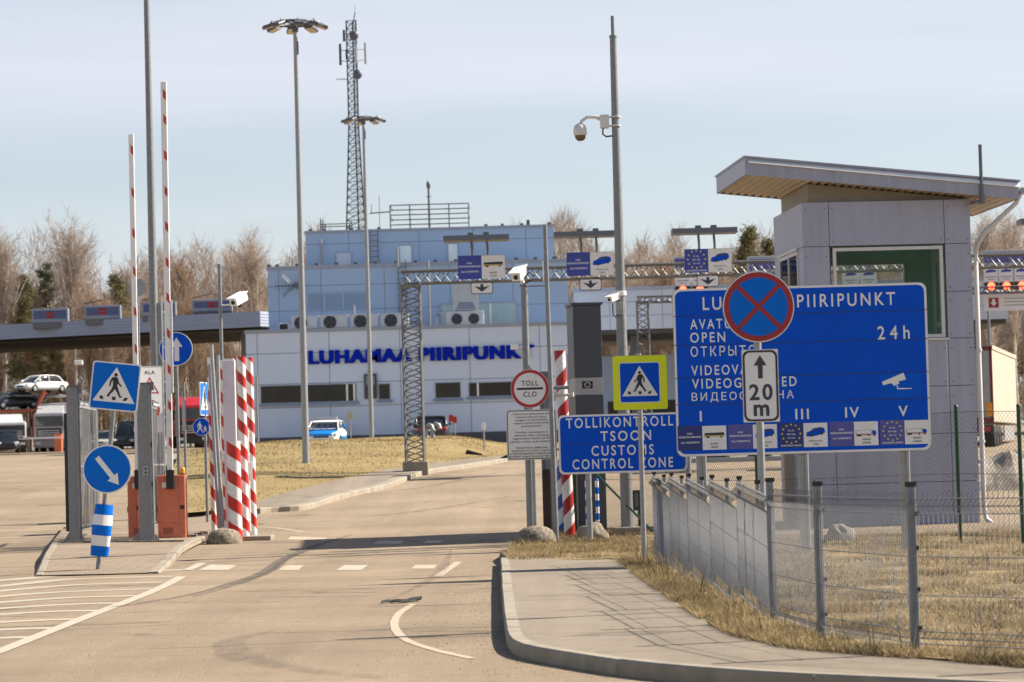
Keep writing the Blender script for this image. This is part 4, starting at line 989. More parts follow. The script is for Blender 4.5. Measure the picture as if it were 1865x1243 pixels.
for (x0, y0, x1, y1) in ((.13, .14, 2.7, .17), (.13, .17, .16, 2.9), (2.67, .17, 2.7, 2.9), (.13, 2.87, 2.7, 2.9)):
    mb.add([(x0, y0, BH - .05), (x1, y0, BH - .05), (x1, y1, BH - .05), (x0, y1, BH - .05), (x0, y0, rz(x0, 0)), (x1, y0, rz(x1, 0)), (x1, y1, rz(x1, 0)), (x0, y1, rz(x0, 0))],
           [(0, 3, 2, 1), (4, 5, 6, 7), (0, 1, 5, 4), (1, 2, 6, 5), (2, 3, 7, 6), (3, 0, 4, 7)])
mb.build('upper_wall', mat('brown_grey_wall', (.27, .24, .2), .6, 0, .1, 2), booth, local=True)
mb = MB(); gz = rz(RU1, 0) + .1
mb.xprism([(RV0, gz), (RV1, gz), (RV1, gz + .09), (RV0, gz + .09)], RU1 + .035, RU1 + .15); mb.build('gutter', fascia, roof, local=True)
mb = MB(); mb.tube([(RU1 + .05, RV0 + .1, gz), (RU1 - .02, RV0 + .1, gz - .15), (BW + .18, RV0 + .2, gz - .62), (BW + .07, RV0 + .38, gz - .85), (BW + .07, .02, gz - 1.15), (BW + .07, .02, .3), (BW + .1, .0, .14), (BW + .2, -.1, .05)], .04, 10)
for z in (4.4, 2.9, 1.4): mb.cyl((BW + .07, .02, z), (BW + .07, .02, z + .05), .055, n=10)
mb.build('downpipe', trimw, booth, local=True)
mb = MB(); mb.cyl((BW + .1, RV0 - .03, BH - .05), (BW + .1, RV0 - .03, BH + .85), .03, n=10); mb.cyl((BW + .1, RV0 - .03, BH - .12), (BW + .1, RV0 - .03, BH + .02), .05, n=8); mb.box(BW + .0, BW + .12, RV0 - .03, -.0, BH - .1, BH - .06); mb.build('roof_pole', galv_dark, booth, local=True)
mb = MB(); mb.box(-.03, BW + .03, -.03, BD + .03, -.4, -.06, 0); mb.box(-.02, BW + .02, -.04, BD + .02, -.055, -.005, 1); mb.build('plinth', [concrete, trimw], booth, local=True)

# ================================================================== FENCES
def fz(y): return g(y) + KERB
fl_pts = [(1190, 42.4), (1221, 39.1), (1253, 36.1), (1294, 32.95), (1343, 29.8), (1404, 26.6)]
FP = [Vector((P(px_, 950, d).x, d, 0)) for px_, d in fl_pts] + [Vector((P(1492, 1000, 24.2).x, 24.2, 0)), Vector((P(1662, 1000, 22.0).x, 22.0, 0)), Vector((P(1662, 1000, 22).x + 1.35, 20.2, 0)), Vector((P(1662, 1000, 22).x + 3.6, 19.0, 0))]
fence = thing('mesh_fence', 'galvanised welded mesh fence bordering the pavement and the dry grass', 'fence', (FP[0].x, FP[0].y, fz(FP[0].y)))
FH = 1.17
def panel(mb, a, b2, dz0, dz1, low=.03):
    d = (b2 - a); L_ = d.length; d.normalize(); nn = Vector((d.y, -d.x, 0)); n_ = int(L_ / .05)
    if nn.x > 0: nn = -nn
    def pt(s, z, o): p = a + d * s; return Vector((p.x, p.y, fz(p.y) + z + lerp(dz0, dz1, s / L_))) + nn * o
    prof = [(low, 0), (low + .04, 0), (low + .085, .05), (low + .13, 0), (FH - .16, 0), (FH - .105, .06), (FH - .05, 0), (FH, 0)]
    for i in range(n_ + 1):
        s = .02 + (L_ - .04) * i / n_; mb.tube([pt(s, z, o) for z, o in prof], .0028, 3)
    for z, o in ((low + .04, 0), (low + .085, .05), (low + .13, 0), (.42, 0), (.7, 0), (FH - .16, 0), (FH - .105, .06), (FH - .05, 0)):
        mb.tube([pt(.0, z, o), pt(L_, z, o)], .0042, 4)
zigs = [(.05, -.07)] * 5 + [(.0, .0)] * 4
for i in range(len(FP) - 1):
    mb = MB(); panel(mb, FP[i], FP[i + 1], *zigs[i]); mb.build('panel', fence_m, fence)
for i, p in enumerate(FP):
    mb = MB(); a = fz(p.y); h = FH + .04 if i > 5 else FH + .06; hw_ = .034 if i > 4 else .019; mb.rbox(p.x - hw_ + .03 * (i < 5), p.x + hw_ + .03 * (i < 5), p.y - .02, p.y + .04, a - .3, a + h, .01); mb.box(p.x - hw_ - .006 + .03 * (i < 5), p.x + hw_ + .006 + .03 * (i < 5), p.y - .026, p.y + .046, a + h, a + h + .035, 1)
    if i >= 6:
        for z in (.17, .45, .75, 1.0): mb.box(p.x + .03, p.x + .05, p.y - .05, p.y - .01, a + z, a + z + .03, 1)
        for q_ in (-.012, .012): mb.box(p.x + q_ - .003, p.x + q_ + .003, p.y - .026, p.y - .018, a + .05, a + h - .02, 0)
    mb.build('post', [fence_m, black], fence)
for i in range(5):              # intermediate posts of the far run
    p = (FP[i] + FP[i + 1]) / 2; mb = MB(); a = fz(p.y); mb.rbox(p.x + .03, p.x + .07, p.y - .02, p.y + .03, a - .3, a + FH + .03, .012); mb.box(p.x + .024, p.x + .076, p.y - .026, p.y + .036, a + FH + .03, a + FH + .065, 1); mb.build('post', [fence_m, black], fence)

green = mat('green_plastic_coat', (.008, .05, .02), .4, 0, .15, 8)
CL = [Vector((P(1049, 978, 56).x, 56, 0)), Vector((P(1371, 960, 50.5).x, 49.3, 0)), Vector((P(1749, 985, 44).x, 44, 0)), Vector((P(1863, 985, 43).x, 43.0, 0)), Vector((9.6, 41.5, 0))]
tops = [1.9, 1.9, 1.9, 1.9, 1.9]
cf = thing('chain_link_fence', 'dark green chain-link fence with green posts in front of the booth', 'fence', (CL[0].x, CL[0].y, zr(CL[0].x, CL[0].y)))
for i, p in enumerate(CL):
    mb = MB(); a = zr(p.x, p.y); mb.cyl((p.x, p.y, a - .3), (p.x, p.y, a + 1.95), .03, n=10); mb.lathe([(.033, 0), (.03, .02), (.012, .035), (0, .036)], (p.x, p.y, a + 1.95), 10); mb.build('post', green, cf)
mb = MB(); p = CL[0]; q_ = CL[0].lerp(CL[1], .45); mb.cyl((p.x, p.y - .02, zr(p.x, p.y) + 1.5), (q_.x, q_.y - .02, zr(q_.x, q_.y) + .1), .022, n=8); mb.build('brace', green, cf)
wire = mat('grey_fence_wire', (.09, .1, .1), .5, .3, .2, 10)
for i in range(len(CL) - 1):
    a, b2 = CL[i], CL[i + 1]; d = b2 - a; L_ = d.length; d.normalize(); mb = MB(); st = .075; H_ = 1.85; za = zr(a.x, a.y); zb_ = zr(b2.x, b2.y)
    zz = lambda s, h: lerp(za, zb_, s / L_) + .03 + h
    n_ = int(L_ / st); k = int(H_ / st)
    for m_ in range(-k, n_ + 1):
        for sg in (1, -1):
            s0 = m_ * st; s1 = s0 + H_; h0, h1 = (0, H_) if sg > 0 else (H_, 0)
            if s0 < 0: h0 = lerp(h0, h1, -s0 / H_); s0_ = 0
            else: s0_ = s0
            if s1 > L_: h1_ = lerp(0 if sg > 0 else H_, h1, (L_ - s0) / H_); s1_ = L_
            else: h1_ = h1; s1_ = s1
            if s1_ - s0_ < .02: continue
            p = a + d * s0_; q_ = a + d * s1_; o_ = .002 * sg
            mb.cyl((p.x, p.y + o_, zz(s0_, h0)), (q_.x, q_.y + o_, zz(s1_, h1_)), .0021, n=3, caps=False)
    for h in (.06, .95, 1.85): mb.cyl((a.x, a.y + .006, zz(0, h)), (b2.x, b2.y + .006, zz(L_, h)), .0035, n=4)
    mb.build('mesh_panel', wire, cf)

# ================================================================== POSTS AND POLES
def pole(name, label, cat, top, base, D, r0, r1, m=galv, group=None, n=16, sink=.3):
    """a round pole standing at base px, reaching up to top px"""
    p = P(base[0], base[1], D); z = P(top[0], top[1], D).z; h = z - p.z
    t = thing(name, label, cat, p, group); mb = MB(); mb.cyl((0, 0, -sink), (0, 0, h), r0, r1, n); mb.build('pole', m, t, local=True); return t, h
def bullet_camera(t, at, yaw, pitch, L_=.3, r=.05, name='camera'):
    """box camera on a bracket, part of thing t (local)"""
    T_ = Matrix.Translation(at) @ Matrix.Rotation(yaw, 4, 'Z') @ Matrix.Rotation(pitch, 4, 'X'); mb = MB()
    mb.rbox(-r, r, -L_ * .6, L_ * .4, -r * .9, r * .9, .012, 0, T_); mb.box(-r * 1.25, r * 1.25, -L_ * .75, L_ * .45, r * .95, r * 1.2, 0, T_); mb.cyl(T_ @ Vector((0, -L_ * .61, 0)), T_ @ Vector((0, -L_ * .64, 0)), r * .5, n=12, mi=1)
    return mb, T_

# camera mast by the customs board
t, h = pole('camera_mast', 'tall grey steel mast carrying the white dome camera near picture centre', 'mast', (1115, 68), (1143, 972), 54, .115, .06, galv, sink=.1)
S54 = 54 / F; mb = MB(); mb.cyl((0, 0, h), (0, 0, h + .38), .034, n=10); mb.cyl((0, 0, h - .01), (0, 0, h + .03), .07, n=12); mb.build('mast_head', galv, t, local=True)
mb = MB(); fx = lambda x, y: (P(x, y, 54).x - P(1143, 972, 54).x, P(x, y, 54).z - P(1143, 972, 54).z)
c = fx(1056.5, 235); a = fx(1100, 222); q_ = fx(1115, 222)
mb.rbox(a[0] - .07, a[0] + .09, -.08, .08, a[1] - .12, a[1] + .12, .015); mb.tube([(a[0] - .05, 0, a[1] + .04), (a[0] - .15, 0, a[1] + .09), (a[0] - .3, 0, a[1] + .09), (a[0] - .4, 0, a[1] + .02), (c[0], 0, c[1] + .06)], [.035, .034, .03, .028, .03], 10)
mb.lathe([(.03, .1), (.07, .08), (.105, .05), (.118, -.0), (.122, -.05), (.12, -.1), (.105, -.12)], (c[0], 0, c[1] - .0), 22)
for z in (-.08, .08): mb.cyl((0, 0, a[1] + z - .012), (0, 0, a[1] + z + .012), .098, n=16); mb.box(a[0] + .08, .02, -.02, .02, a[1] + z - .012, a[1] + z + .012)
dome = mb.build('dome_camera', mat('camera_housing', (.62, .61, .58), .4, 0, .05), t, local=True)
mb = MB(); mb.lathe([(.1, -.12), (.098, -.15), (.082, -.19), (.05, -.215), (0, -.225)], (c[0], 0, c[1]), 22); mb.build('dome_window', mat('smoked_dome', (.12, .07, .03), .1, 0, .1, spec=.8), dome, local=True)
mb = MB(); mb.tube([(a[0] - .02, 0, a[1] - .12), (a[0] - .03, 0, a[1] - .22), (a[0] + .03, 0, a[1] - .27), (-.06, 0, a[1] - .26)], .015, 8); mb.build('cable', black, dome, local=True)
a = fx(1121, 543); mb, T_ = bullet_camera(t, (a[0] - .02, -.14, a[1]), radians(-35), radians(14), .3, .055); mb.box(a[0] + .03, .05, -.12, .0, a[1] + .03, a[1] + .1); mb.cyl((0, 0, a[1] + .04), (0, 0, a[1] + .12), .105, n=16); mb.build('bullet_camera', [white, black], t, local=True)
a = fx(1128, 563); mb = MB(); mb.rbox(a[0] - .06, a[0] + .07, -.17, -.09, a[1] - .11, a[1] + .11, .01); jb = mb.build('junction_box', mat('grey_box', (.3, .31, .29), .5), t, local=True)
mb = MB(); mb.tube([(a[0] - .04, -.13, a[1] - .11), (a[0] - .07, -.13, a[1] - .16), (a[0] - .12, -.13, a[1] - .1), (a[0] - .12, -.13, a[1] + .1)], .012, 6); mb.build('cable', black, jb, local=True)
mb = MB(); mb.rbox(-.26, .24, -.3, .3, -.35, .12, .03); mb.build('footing', concrete, t, local=True)

# pole with the box camera over the TOLL sign
t, h = pole('camera_pole', 'thick grey pole topped by a white box camera above the TOLL sign', 'pole', (953, 520), (967, 965), 53.4, .072, .06, galv)
fx = lambda x, y: (P(x, y, 53.4).x - P(967, 965, 53.4).x, P(x, y, 53.4).z - P(967, 965, 53.4).z)
a = fx(945, 497); mb, T_ = bullet_camera(t, (a[0] + .02, -.05, a[1]), radians(-18), radians(22), .44, .085); mb.cyl((0, 0, h), (a[0] + .02, 0, a[1] - .06), .035, n=8); mb.build('box_camera', [white, black], t, local=True)
mb = MB(); mb.tube([(.02, -.05, h + .12), (.08, -.05, h + .22), (.16, -.05, h + .2), (.16, -.05, h + .1), (.05, -.05, h + .05), (.0, -.03, h + .02)], .016, 6); mb.build('cable', black, t, local=True)
mb = MB(); mb.cyl((0, 0, h - .02), (0, 0, h + .01), .08, n=14); mb.box(.05, .46, -.008, .008, h - .03, h - .01); mb.build('tie_bar', galv_dark, t, local=True)
a = fx(937, 632); mb = MB(); mb.rbox(a[0] - .07, a[0] + .07, -.1, .1, a[1] - .05, a[1] + .05, .01); mb.box(a[0] + .05, .0, -.03, .03, a[1] - .02, a[1] + .02); mb.build('bullet_camera', white, t, local=True)
t, h = pole('slim_pole', 'slim bare leaning pole just right of the TOLL sign', 'pole', (993, 410), (1013, 978), 52.2, .047, .036, galv); t.rotation_euler.y = radians(-.45)
a = h * .82; mb = MB(); mb.box(-.07, -.045, -.02, .02, a, a + .35); mb.build('conduit', white, t, local=True)

# dark pillar with the ring of stars
pil_d = mat('anthracite_sheet', (.06, .066, .082), .4, .3, .1, 2, grime=(.05, .05, .05)); pil_g = mat('grey_plate', (.33, .33, .34), .45, .1, .12, 1.5, stretch=(1, 1, .2))
D = 56.0; b = P(1085, 958, D); _, f = locf(1085, 958, D)
t = thing('border_pillar', 'tall dark grey rectangular pillar with a ring of stars emblem', 'pillar', b, yaw=radians(8))
wd = 52 / F * D; z1 = f(1076, 556)[1]; zp1 = f(1080, 688)[1]; zp0 = f(1080, 719)[1]; x0 = -wd / 2 - .05; x1 = x0 + wd
mb = MB(); mb.rbox(x0, x1, 0, .75, -.3, zp0 - .006, .01); mb.rbox(x0 + .02, x1 - .02, .02, .73, zp0 - .02, zp1 + .02, .01, 1); mb.rbox(x0, x1, 0, .75, zp1 + .006, z1, .01); mb.box(x0 - .03, x1 + .03, -.03, .78, z1 + .002, z1 + .05, 0); mb.build('casing', [pil_d, pil_g], t, local=True)
mb = MB(); mb.rbox(x0 + .004, x1 - .004, -.002, .019, zp0 - .0, zp1, .004, 0); zc = lerp(zp0, zp1, .58); xc = (x0 + x1) / 2 - .03; mb.flat(rect(xc - .1, xc + .1, zc - .068, zc + .068), -.006, 1); stars(mb, xc, zc, .048, .014, -.009, 2)
mb.box(x0 + .03, x1 - .03, -.005, -.003, zp0 + .05, zp0 + .062, 0); mb.build('emblem_plate', [pil_g, sign_black, sign_white], t, local=True)

# border posts and their hardware, right side of the road
sp_red = mat_spiral('red_white_spiral', (.5, .018, .008), (.8, .79, .77), .47, 1); sp_redr = mat_spiral('red_white_spiral_reverse', (.36, .012, .01), (.74, .74, .73), .56, -1); sp_blue = mat_spiral('blue_white_spiral', (.002, .07, .36), (.74, .74, .74), .56, -1)
sp_red2 = mat_spiral('red_white_wide_spiral', (.5, .018, .008), (.8, .79, .77), .52, 1, .5, .3)
def border_post(label, top, base, D, r, m, lean=0, group='red and white striped border posts'):
    p = P(base[0], base[1], D); z = P(top[0], top[1], D).z
    mb = MB(); mb.cyl((p.x, p.y, p.z - .3), (p.x, p.y, z), r, n=28); mb.cyl((p.x, p.y, z), (p.x, p.y, z + .012), r * 1.03, n=28)
    o = single(mb, 'border_post', m, p, label, 'border post', group); o.rotation_euler = (0, lean, 0); return o
border_post('tall red and white striped post beside the pale column left of the dark pillar', (1018, 640), (1038, 974), 54.6, .1, sp_redr, radians(-1.6))
border_post('short blue and white striped post under the customs board', (1016, 838), (1027, 962), 57.5, .11, sp_blue, 0, 'blue and white posts')
pale = mat('lavender_white_paint', (.62, .6, .66), .45, 0, .06, 4, grime=(.4, .38, .38))
def column(name, label, top, base, D, wd, m, dp=None, cat='column'):
    p = P(base[0], base[1], D); z = P(top[0], top[1], D).z; mb = MB(); dp = dp or wd
    mb.rbox(p.x - wd / 2, p.x + wd / 2, p.y - dp / 2, p.y + dp / 2, p.z - .25, z, .012); mb.rbox(p.x - wd * .42, p.x + wd * .42, p.y - dp * .42, p.y + dp * .42, z - .01, z + .03, .008)
    mb.box(p.x - wd * .4, p.x + wd * .4, p.y - dp / 2 - .004, p.y - dp / 2 + .001, lerp(p.z, z, .25), lerp(p.z, z, .27)); mb.box(p.x - wd * .4, p.x + wd * .4, p.y - dp / 2 - .004, p.y - dp / 2 + .001, lerp(p.z, z, .74), lerp(p.z, z, .76))
    return single(mb, name, m, p, label, cat)
column('barrier_column', 'pale lavender column between the striped post and the dark pillar', (1041, 645), (1052, 968), 57.2, .235, pale)
column('gate_post', 'grey square gate post behind the TOLL sign', (992, 680), (1000, 972), 55.6, .2, galv_dark, cat='gate post')
column('rail_post', 'dark brown post directly under the white trilingual notice', (993, 858), (998, 970), 53.9, .15, mat('brown_black_paint', (.035, .02, .016), .6, 0, .2, 9), .1, 'post')
D = 54.2; b, f = locf(1016, 975, D); t = thing('latch_bracket', 'grey steel gate latch arms beside the red striped post', 'gate latch', P(1004, 976, D)); f = lambda x, y: (P(x, y, D).x - P(1004, 976, D).x, P(x, y, D).z - P(1004, 976, D).z)
mb = MB(); mb.rbox(-.05, .04, -.05, .05, -.3, f(1004, 690)[1], .01); a = f(1008, 707); c = f(1036, 706); mb.cyl((a[0], -.1, a[1]), (c[0], -.1, c[1]), .035, n=10); mb.build('post', galv, t, local=True)
mb = MB(); a = f(1006, 722); c = f(1042, 719); mb.cyl((a[0], -.12, a[1]), (c[0], -.12, c[1]), .028, n=10); mb.rbox(a[0] - .05, a[0] + .07, -.16, -.06, a[1] - .06, a[1] + .08, .01); mb.cyl((c[0], -.12, c[1] - .04), (c[0], -.12, c[1] + .04), .03, n=8); mb.build('latch_arm', mat('cream_paint', (.55, .5, .43), .5), t, local=True)

def bollard(label, top, base, D):
    p = P(base[0], base[1], D); z = P(top[0], top[1], D).z; mb = MB(); n_ = 7
    for k in range(n_):
        mb.cyl((p.x, p.y, lerp(p.z - .05, z, k / n_)), (p.x, p.y, lerp(p.z - .05, z, (k + 1) / n_)), .034, n=14, mi=(k + 1) % 2)
    mb.lathe([(.036, 0), (.03, .03), (.012, .045), (0, .046)], (p.x, p.y, z), 14, 0)
    single(mb, 'marker_post', [sign_blue2, white], p, label, 'marker post', 'blue and white banded marker posts')
bollard('left one of two slim blue and white banded posts under the customs board', (1067, 876), (1070.5, 953), 54.4); bollard('right one of two slim blue and white banded posts under the customs board', (1085.5, 876), (1089, 954), 54.4)

agg = mat('exposed_aggregate', (.21, .175, .13), .95, 0, .7, 17, bump=.5, grime=(.06, .05, .04), grime_amt=.75)
def hemi(label, cx, top, base, wpx, D):
    p = P(cx, base, D); r = wpx / 2 / F * D; h = (base - top) / F * D; mb = MB()
    mb.lathe([(r * .98, -.05), (r, 0), (r * .995, h * .1), (r * .94, h * .4), (r * .8, h * .7), (r * .55, h * .9), (r * .28, h * .985), (0, h)], p, 32)
    single(mb, 'concrete_dome', agg, p, label, 'concrete dome', 'half-round concrete road stones')
hemi('half-round concrete stone on the verge below the TOLL sign', 976.5, 958, 988, 75, 52.0)
hemi('half-round concrete stone at the foot of the striped posts', 409, 963, 989, 66, 58.2)
def rock(name, label, cx, base, wpx, hpx, D, m, seed, dx=1.0):
    p = P(cx, base, D); bm = bmesh.new(); bmesh.ops.create_icosphere(bm, subdivisions=4, radius=1); w_ = wpx / 2 / F * D; h = hpx / F * D
    for v_ in bm.verts:
        n_ = noise.noise(v_.co * 1.1 + Vector((seed, 0, 0))) * .35 + noise.noise(v_.co * 3 + Vector((seed, 5, 0))) * .12
        c_ = v_.co * (1 + n_); v_.co = Vector((max(-1, min(1, c_.x)) * w_, c_.y * w_ * .8, max(-.2, c_.z) * h * .95))
    mb = MB(); bm.verts.index_update(); mb.add([v_.co + p for v_ in bm.verts], [[v_.index for v_ in f_.verts] for f_ in bm.faces], 0, True); bm.free()
    return single(mb, name, m, p, label, 'boulder')
stone = mat('granite', (.24, .2, .15), .9, 0, .25, 9, bump=.6, grime=(.13, .11, .085)); stone2 = mat('grey_granite', (.25, .22, .19), .9, 0, .25, 9, bump=.6, grime=(.13, .115, .1))
rock('boulder', 'pale boulder under the customs board behind the chain-link fence', 1080, 978, 58, 27, 53, stone, 3); rock('boulder', 'half shaded boulder on dry grass before the guard booth', 1528, 987, 56, 32, 46.5, stone2, 8)
p = P(958, 1000, 51.6); mb = MB(); mb.rbox(p.x - .0, p.x + .16, p.y - .1, p.y + .1, p.z - .1, p.z + .07, .01); mb.rbox(p.x + .2, p.x + .5, p.y, p.y + .25, p.z - .05, p.z + .06, .01); single(mb, 'kerb_offcut', concrete, p, 'broken pale concrete pieces below the half-round stone by the TOLL sign', 'concrete rubble')
p = P(1160, 945, 54.6); mb = MB(); z0 = P(1160, 930, 54.6).z; z1 = P(1160, 893, 54.6).z; mb.rbox(p.x - .07, p.x + .08, p.y - .06, p.y + .06, z0, z1, .01, 0); mb.box(p.x - .03, p.x + .03, p.y - .065, p.y - .058, z0 + .06, z1 - .05, 1); mb.cyl((p.x + .05, p.y + .03, zr(p.x, p.y) - .2), (p.x + .05, p.y + .03, z0), .03, n=8, mi=0)
single(mb, 'power_box', [black, galv_dark], p, 'small black box on a stub post beside the camera mast', 'electric box')

# ================================================================== LEFT GATE, BARRIERS, BORDER POSTS
def gate_post(label, top, base, D, wd):
    p = P(base[0], base[1], D); z = P(top[0], top[1], D).z - p.z; t = thing('gate_post', label, 'gate post', p, 'galvanised sliding gate posts'); mb = MB()
    mb.rbox(-wd / 2, wd / 2, -.0, .12, -.1, z, .01); mb.box(wd / 2 - .03, wd / 2 + .012, -.014, .0, 0, z - .02); mb.cyl((wd / 2 + .03, .03, 0), (wd / 2 + .03, .03, z - .1), .02, n=8); mb.build('column', galv, t, local=True)
    mb = MB()
    for s_ in (-1, 1): mb.prism([(s_ * wd / 2, 0), (s_ * (wd / 2 + .14), 0), (s_ * (wd / 2 + .14), .03), (s_ * wd / 2, .24)], .03, .05)
    mb.box(-wd / 2 - .16, wd / 2 + .16, -.12, .22, -.02, .02); mb.build('base_plate', galv, t, local=True)
    mb = MB(); mb.box(-wd / 2 + .01, wd / 2 - .01, .01, .11, z + .002, z + .03); mb.box(wd / 2, wd / 2 + .09, .0, .1, z - .12, z + .04); mb.build('cap', galv_dark, t, local=True); return t, z
t, z = gate_post('left of two galvanised gate posts standing on the paved island', (130, 705), (136, 992), 57.8, .2)
mb = MB(); mb.box(-.16, -.11, .02, .3, .25, z - .5); mb.build('rubber_seal', black, t, local=True)
t, z = gate_post('right of two galvanised gate posts, switch plate on its face', (262, 700), (266, 988), 57.4, .24)
mb = MB(); mb.rbox(-.03, .08, -.022, -.002, z * .42, z * .42 + .2, .006); sw = mb.build('switch_plate', galv_pale, t, local=True); mb = MB(); mb.cyl((.025, -.022, z * .42 + .13), (.025, -.03, z * .42 + .13), .02, n=12); mb.cyl((.025, -.022, z * .42 + .06), (.025, -.03, z * .42 + .06), .02, n=12); mb.build('button', black, sw, local=True)
for z_ in (.35, .6): mb = MB(); mb.box(.13, .16, -.02, .04, z * z_, z * z_ + .1); mb.build('hinge', black, t, local=True)
def gate_leaf(label, p0, p1, zt, zb, n_):
    t = thing('gate_leaf', label, 'gate', (p0.x, p0.y, p0.z), 'barred gate leaves standing open'); mb = MB(); v0 = p0; d = p1 - p0
    for i in range(n_ + 1):
        p = v0 + d * (i / n_); mb.cyl((p.x, p.y, zb), (p.x, p.y, zt + .0), .013, n=6)
    mb.build('bar', galv_pale, t); t.children[0].name = 'bars'
    mb = MB()
    for z_ in (zb, lerp(zb, zt, .5), zt): mb.bar((v0.x, v0.y, z_), (p1.x, p1.y, z_), .045)
    mb.bar((v0.x, v0.y, zb), (v0.x, v0.y, zt), .05); mb.bar((p1.x, p1.y, zb), (p1.x, p1.y, zt), .05); mb.build('frame', galv, t)
    mb = MB(); coil = []
    for i in range(160):
        s_ = i / 159; p = v0 + d * s_; coil.append((p.x + .05 * cos(i * .9), p.y, zt + .09 + .06 * sin(i * .9)))
    mb.tube(coil, .006, 4); mb.build('barbed_wire', galv_pale, t); return t
def at(px_, D, z): p = P(px_, 900, D); return Vector((p.x, D, z))
gate_leaf('open barred gate leaf running back from the left gate post', at(145, 58.1, .3), at(178, 61.6, .35), P(145, 742, 58).z, P(145, 962, 58).z, 12)
gate_leaf('open barred gate leaf running back from the right gate post', at(279, 57.9, .3), at(300, 61.2, .35), P(280, 744, 58).z, P(280, 952, 58).z, 9)

def barrier(label, x0, x1, ztop, zbase, D, arm_top, arm_bot, arm_w, patches, amber=True):
    b = P((x0 + x1) / 2, zbase, D); t = thing('barrier', label, 'barrier', b, 'orange barriers with raised white arms'); S_ = D / F; hw = (x1 - x0) / 2 * S_; h = (zbase - ztop) * S_
    mb = MB(); mb.rbox(-hw, hw, -.17, .17, 0, h, .02); mb.box(-hw - .004, hw + .004, -.176, .176, -.15, .02); mb.box(hw * .55, hw * .57, -.174, -.168, .1, h - .05, 1); mb.box(hw * .62, hw * .92, -.178, -.168, h * .46, h * .52, 2)
    for zq in (.12, h - .12):
        for xq in (-hw + .05, hw - .05): mb.cyl((xq, -.168, zq), (xq, -.175, zq), .012, n=8, mi=1)
    mb.box(-hw + .1, -hw + .26, -.174, -.168, h - .24, h - .14, 3); mb.box(-hw + .06, hw * .5, -.172, -.169, .3, .306, 1)
    for k in range(5): mb.box(-hw + .1, -hw + .3, -.173, -.169, .1 + .025 * k, .11 + .025 * k, 2)
    cb = mb.build('cabinet', [orange, galv_dark, black, white], t, local=True); mb = MB(); mb.box(-hw - .02, -hw - .0, -.1, .1, h * .42, h * .52); mb.build('lock', black, cb, local=True)
    if amber:
        mb = MB(); mb.lathe([(.055, 0), (.055, .05), (.05, .09), (.035, .12), (0, .135)], (hw - .06, 0, h + .02), 16); mb.cyl((hw - .06, 0, h), (hw - .06, 0, h + .022), .065, n=14, mi=1); mb.build('beacon', [mat('amber_plastic', (.75, .3, .01), .3, 0, .1), black], t, local=True)
    f = lambda x, y: (P(x, y, D).x - b.x, P(x, y, D).z - b.z); a = f(*arm_bot); c = f(*arm_top); L_ = c[1] - a[1]; mb = MB(); wd = arm_w * S_; ang = atan2(c[0] - a[0], L_)
    yf = -.25; T_ = Matrix.Translation((a[0], yf, a[1])) @ Matrix.Rotation(ang, 4, 'Y'); mb.rbox(-wd / 2, wd / 2, -.03, .03, -.05, L_, .012, 0, T_)
    for yp in patches:
        zc = f(arm_bot[0], yp)[1] - a[1]
        mb.add([T_ @ Vector(q) for q in ((-.1 * wd, -.033, zc + .07), (.42 * wd, -.033, zc - .0), (.42 * wd, -.033, zc - .16), (-.1 * wd, -.033, zc - .09))], [(0, 1, 2, 3)], 1)
    arm = mb.build('arm', [white, mat('red_reflector', (.55, .03, .012), .35)], t, local=True)
    mb = MB(); mb.rbox(-wd * .65, wd * .65, -.06, .06, -.35, .02, .01, 0, T_); mb.box(-.05, .05, .06, .1, -.3, -.2, 0, T_); mb.build('arm_bracket', black, arm, local=True); return t, f, T_, L_, wd
t, f, T_, L_, wd = barrier('orange barrier cabinet with amber beacon and the tallest raised white arm', 290, 341, 866, 981, 58.6, (300.5, 152), (312.5, 858), 11, (172, 217, 282, 347, 411, 476, 540, 605, 670, 736, 802))
mb = MB(); z0_, z1_ = 0, L_ * .45; mb.box(-wd * .95, -wd * .75, -.02, .02, z0_, z1_, 0, T_); mb.box(wd * .56, wd * .8, -.02, .02, L_ * .2, z1_ - .1, 0, T_)
for k in range(5): mb.box(-wd * .76, -wd * .5, -.01, .01, z1_ * (k + .5) / 5, z1_ * (k + .5) / 5 + .04, 0, T_)
mb.build('arm_stiffener', white, t, local=True)
barrier('orange barrier cabinet behind the right gate post with the shorter raised arm', 236, 256, 868, 982, 59.4, (241.5, 247), (254, 858), 9.5, (272, 349, 423, 492, 565, 633, 700), False)
GP_L = 'red and white striped border posts'
border_post('slim red and white striped post left of the leaning pipes', (383, 652), (390, 962), 60.3, .056, sp_red); border_post('red and white striped post half hidden by the pale square column', (405, 658), (413, 962), 60.8, .06, sp_red)
border_post('tall red and white striped post right of the pale square column', (436, 651), (446.5, 974), 59.3, .088, sp_red); border_post('rearmost tall red and white striped post at the right of the group', (452.5, 653), (461, 966), 60.2, .078, sp_red)
border_post('short thick red and white striped post among the taller ones', (425.5, 805), (429, 978), 58.9, .136, sp_red2)
column('barrier_column', 'pale square column among the red striped posts on the left', (416.5, 657), (424, 962), 60.0, .245, pale)
p = P(453, 950, 59.6); z1 = P(453, 784, 59.6).z; mb = MB(); mb.rbox(p.x - .04, p.x + .04, p.y - .03, p.y + .03, p.z - .2, z1, .01); mb.rbox(p.x + .02, p.x + .1, p.y - .05, p.y - .031, lerp(p.z, z1, .45), lerp(p.z, z1, .65), .008)
single(mb, 'sensor_post', white, p, 'short white sensor post between two striped posts', 'sensor post')
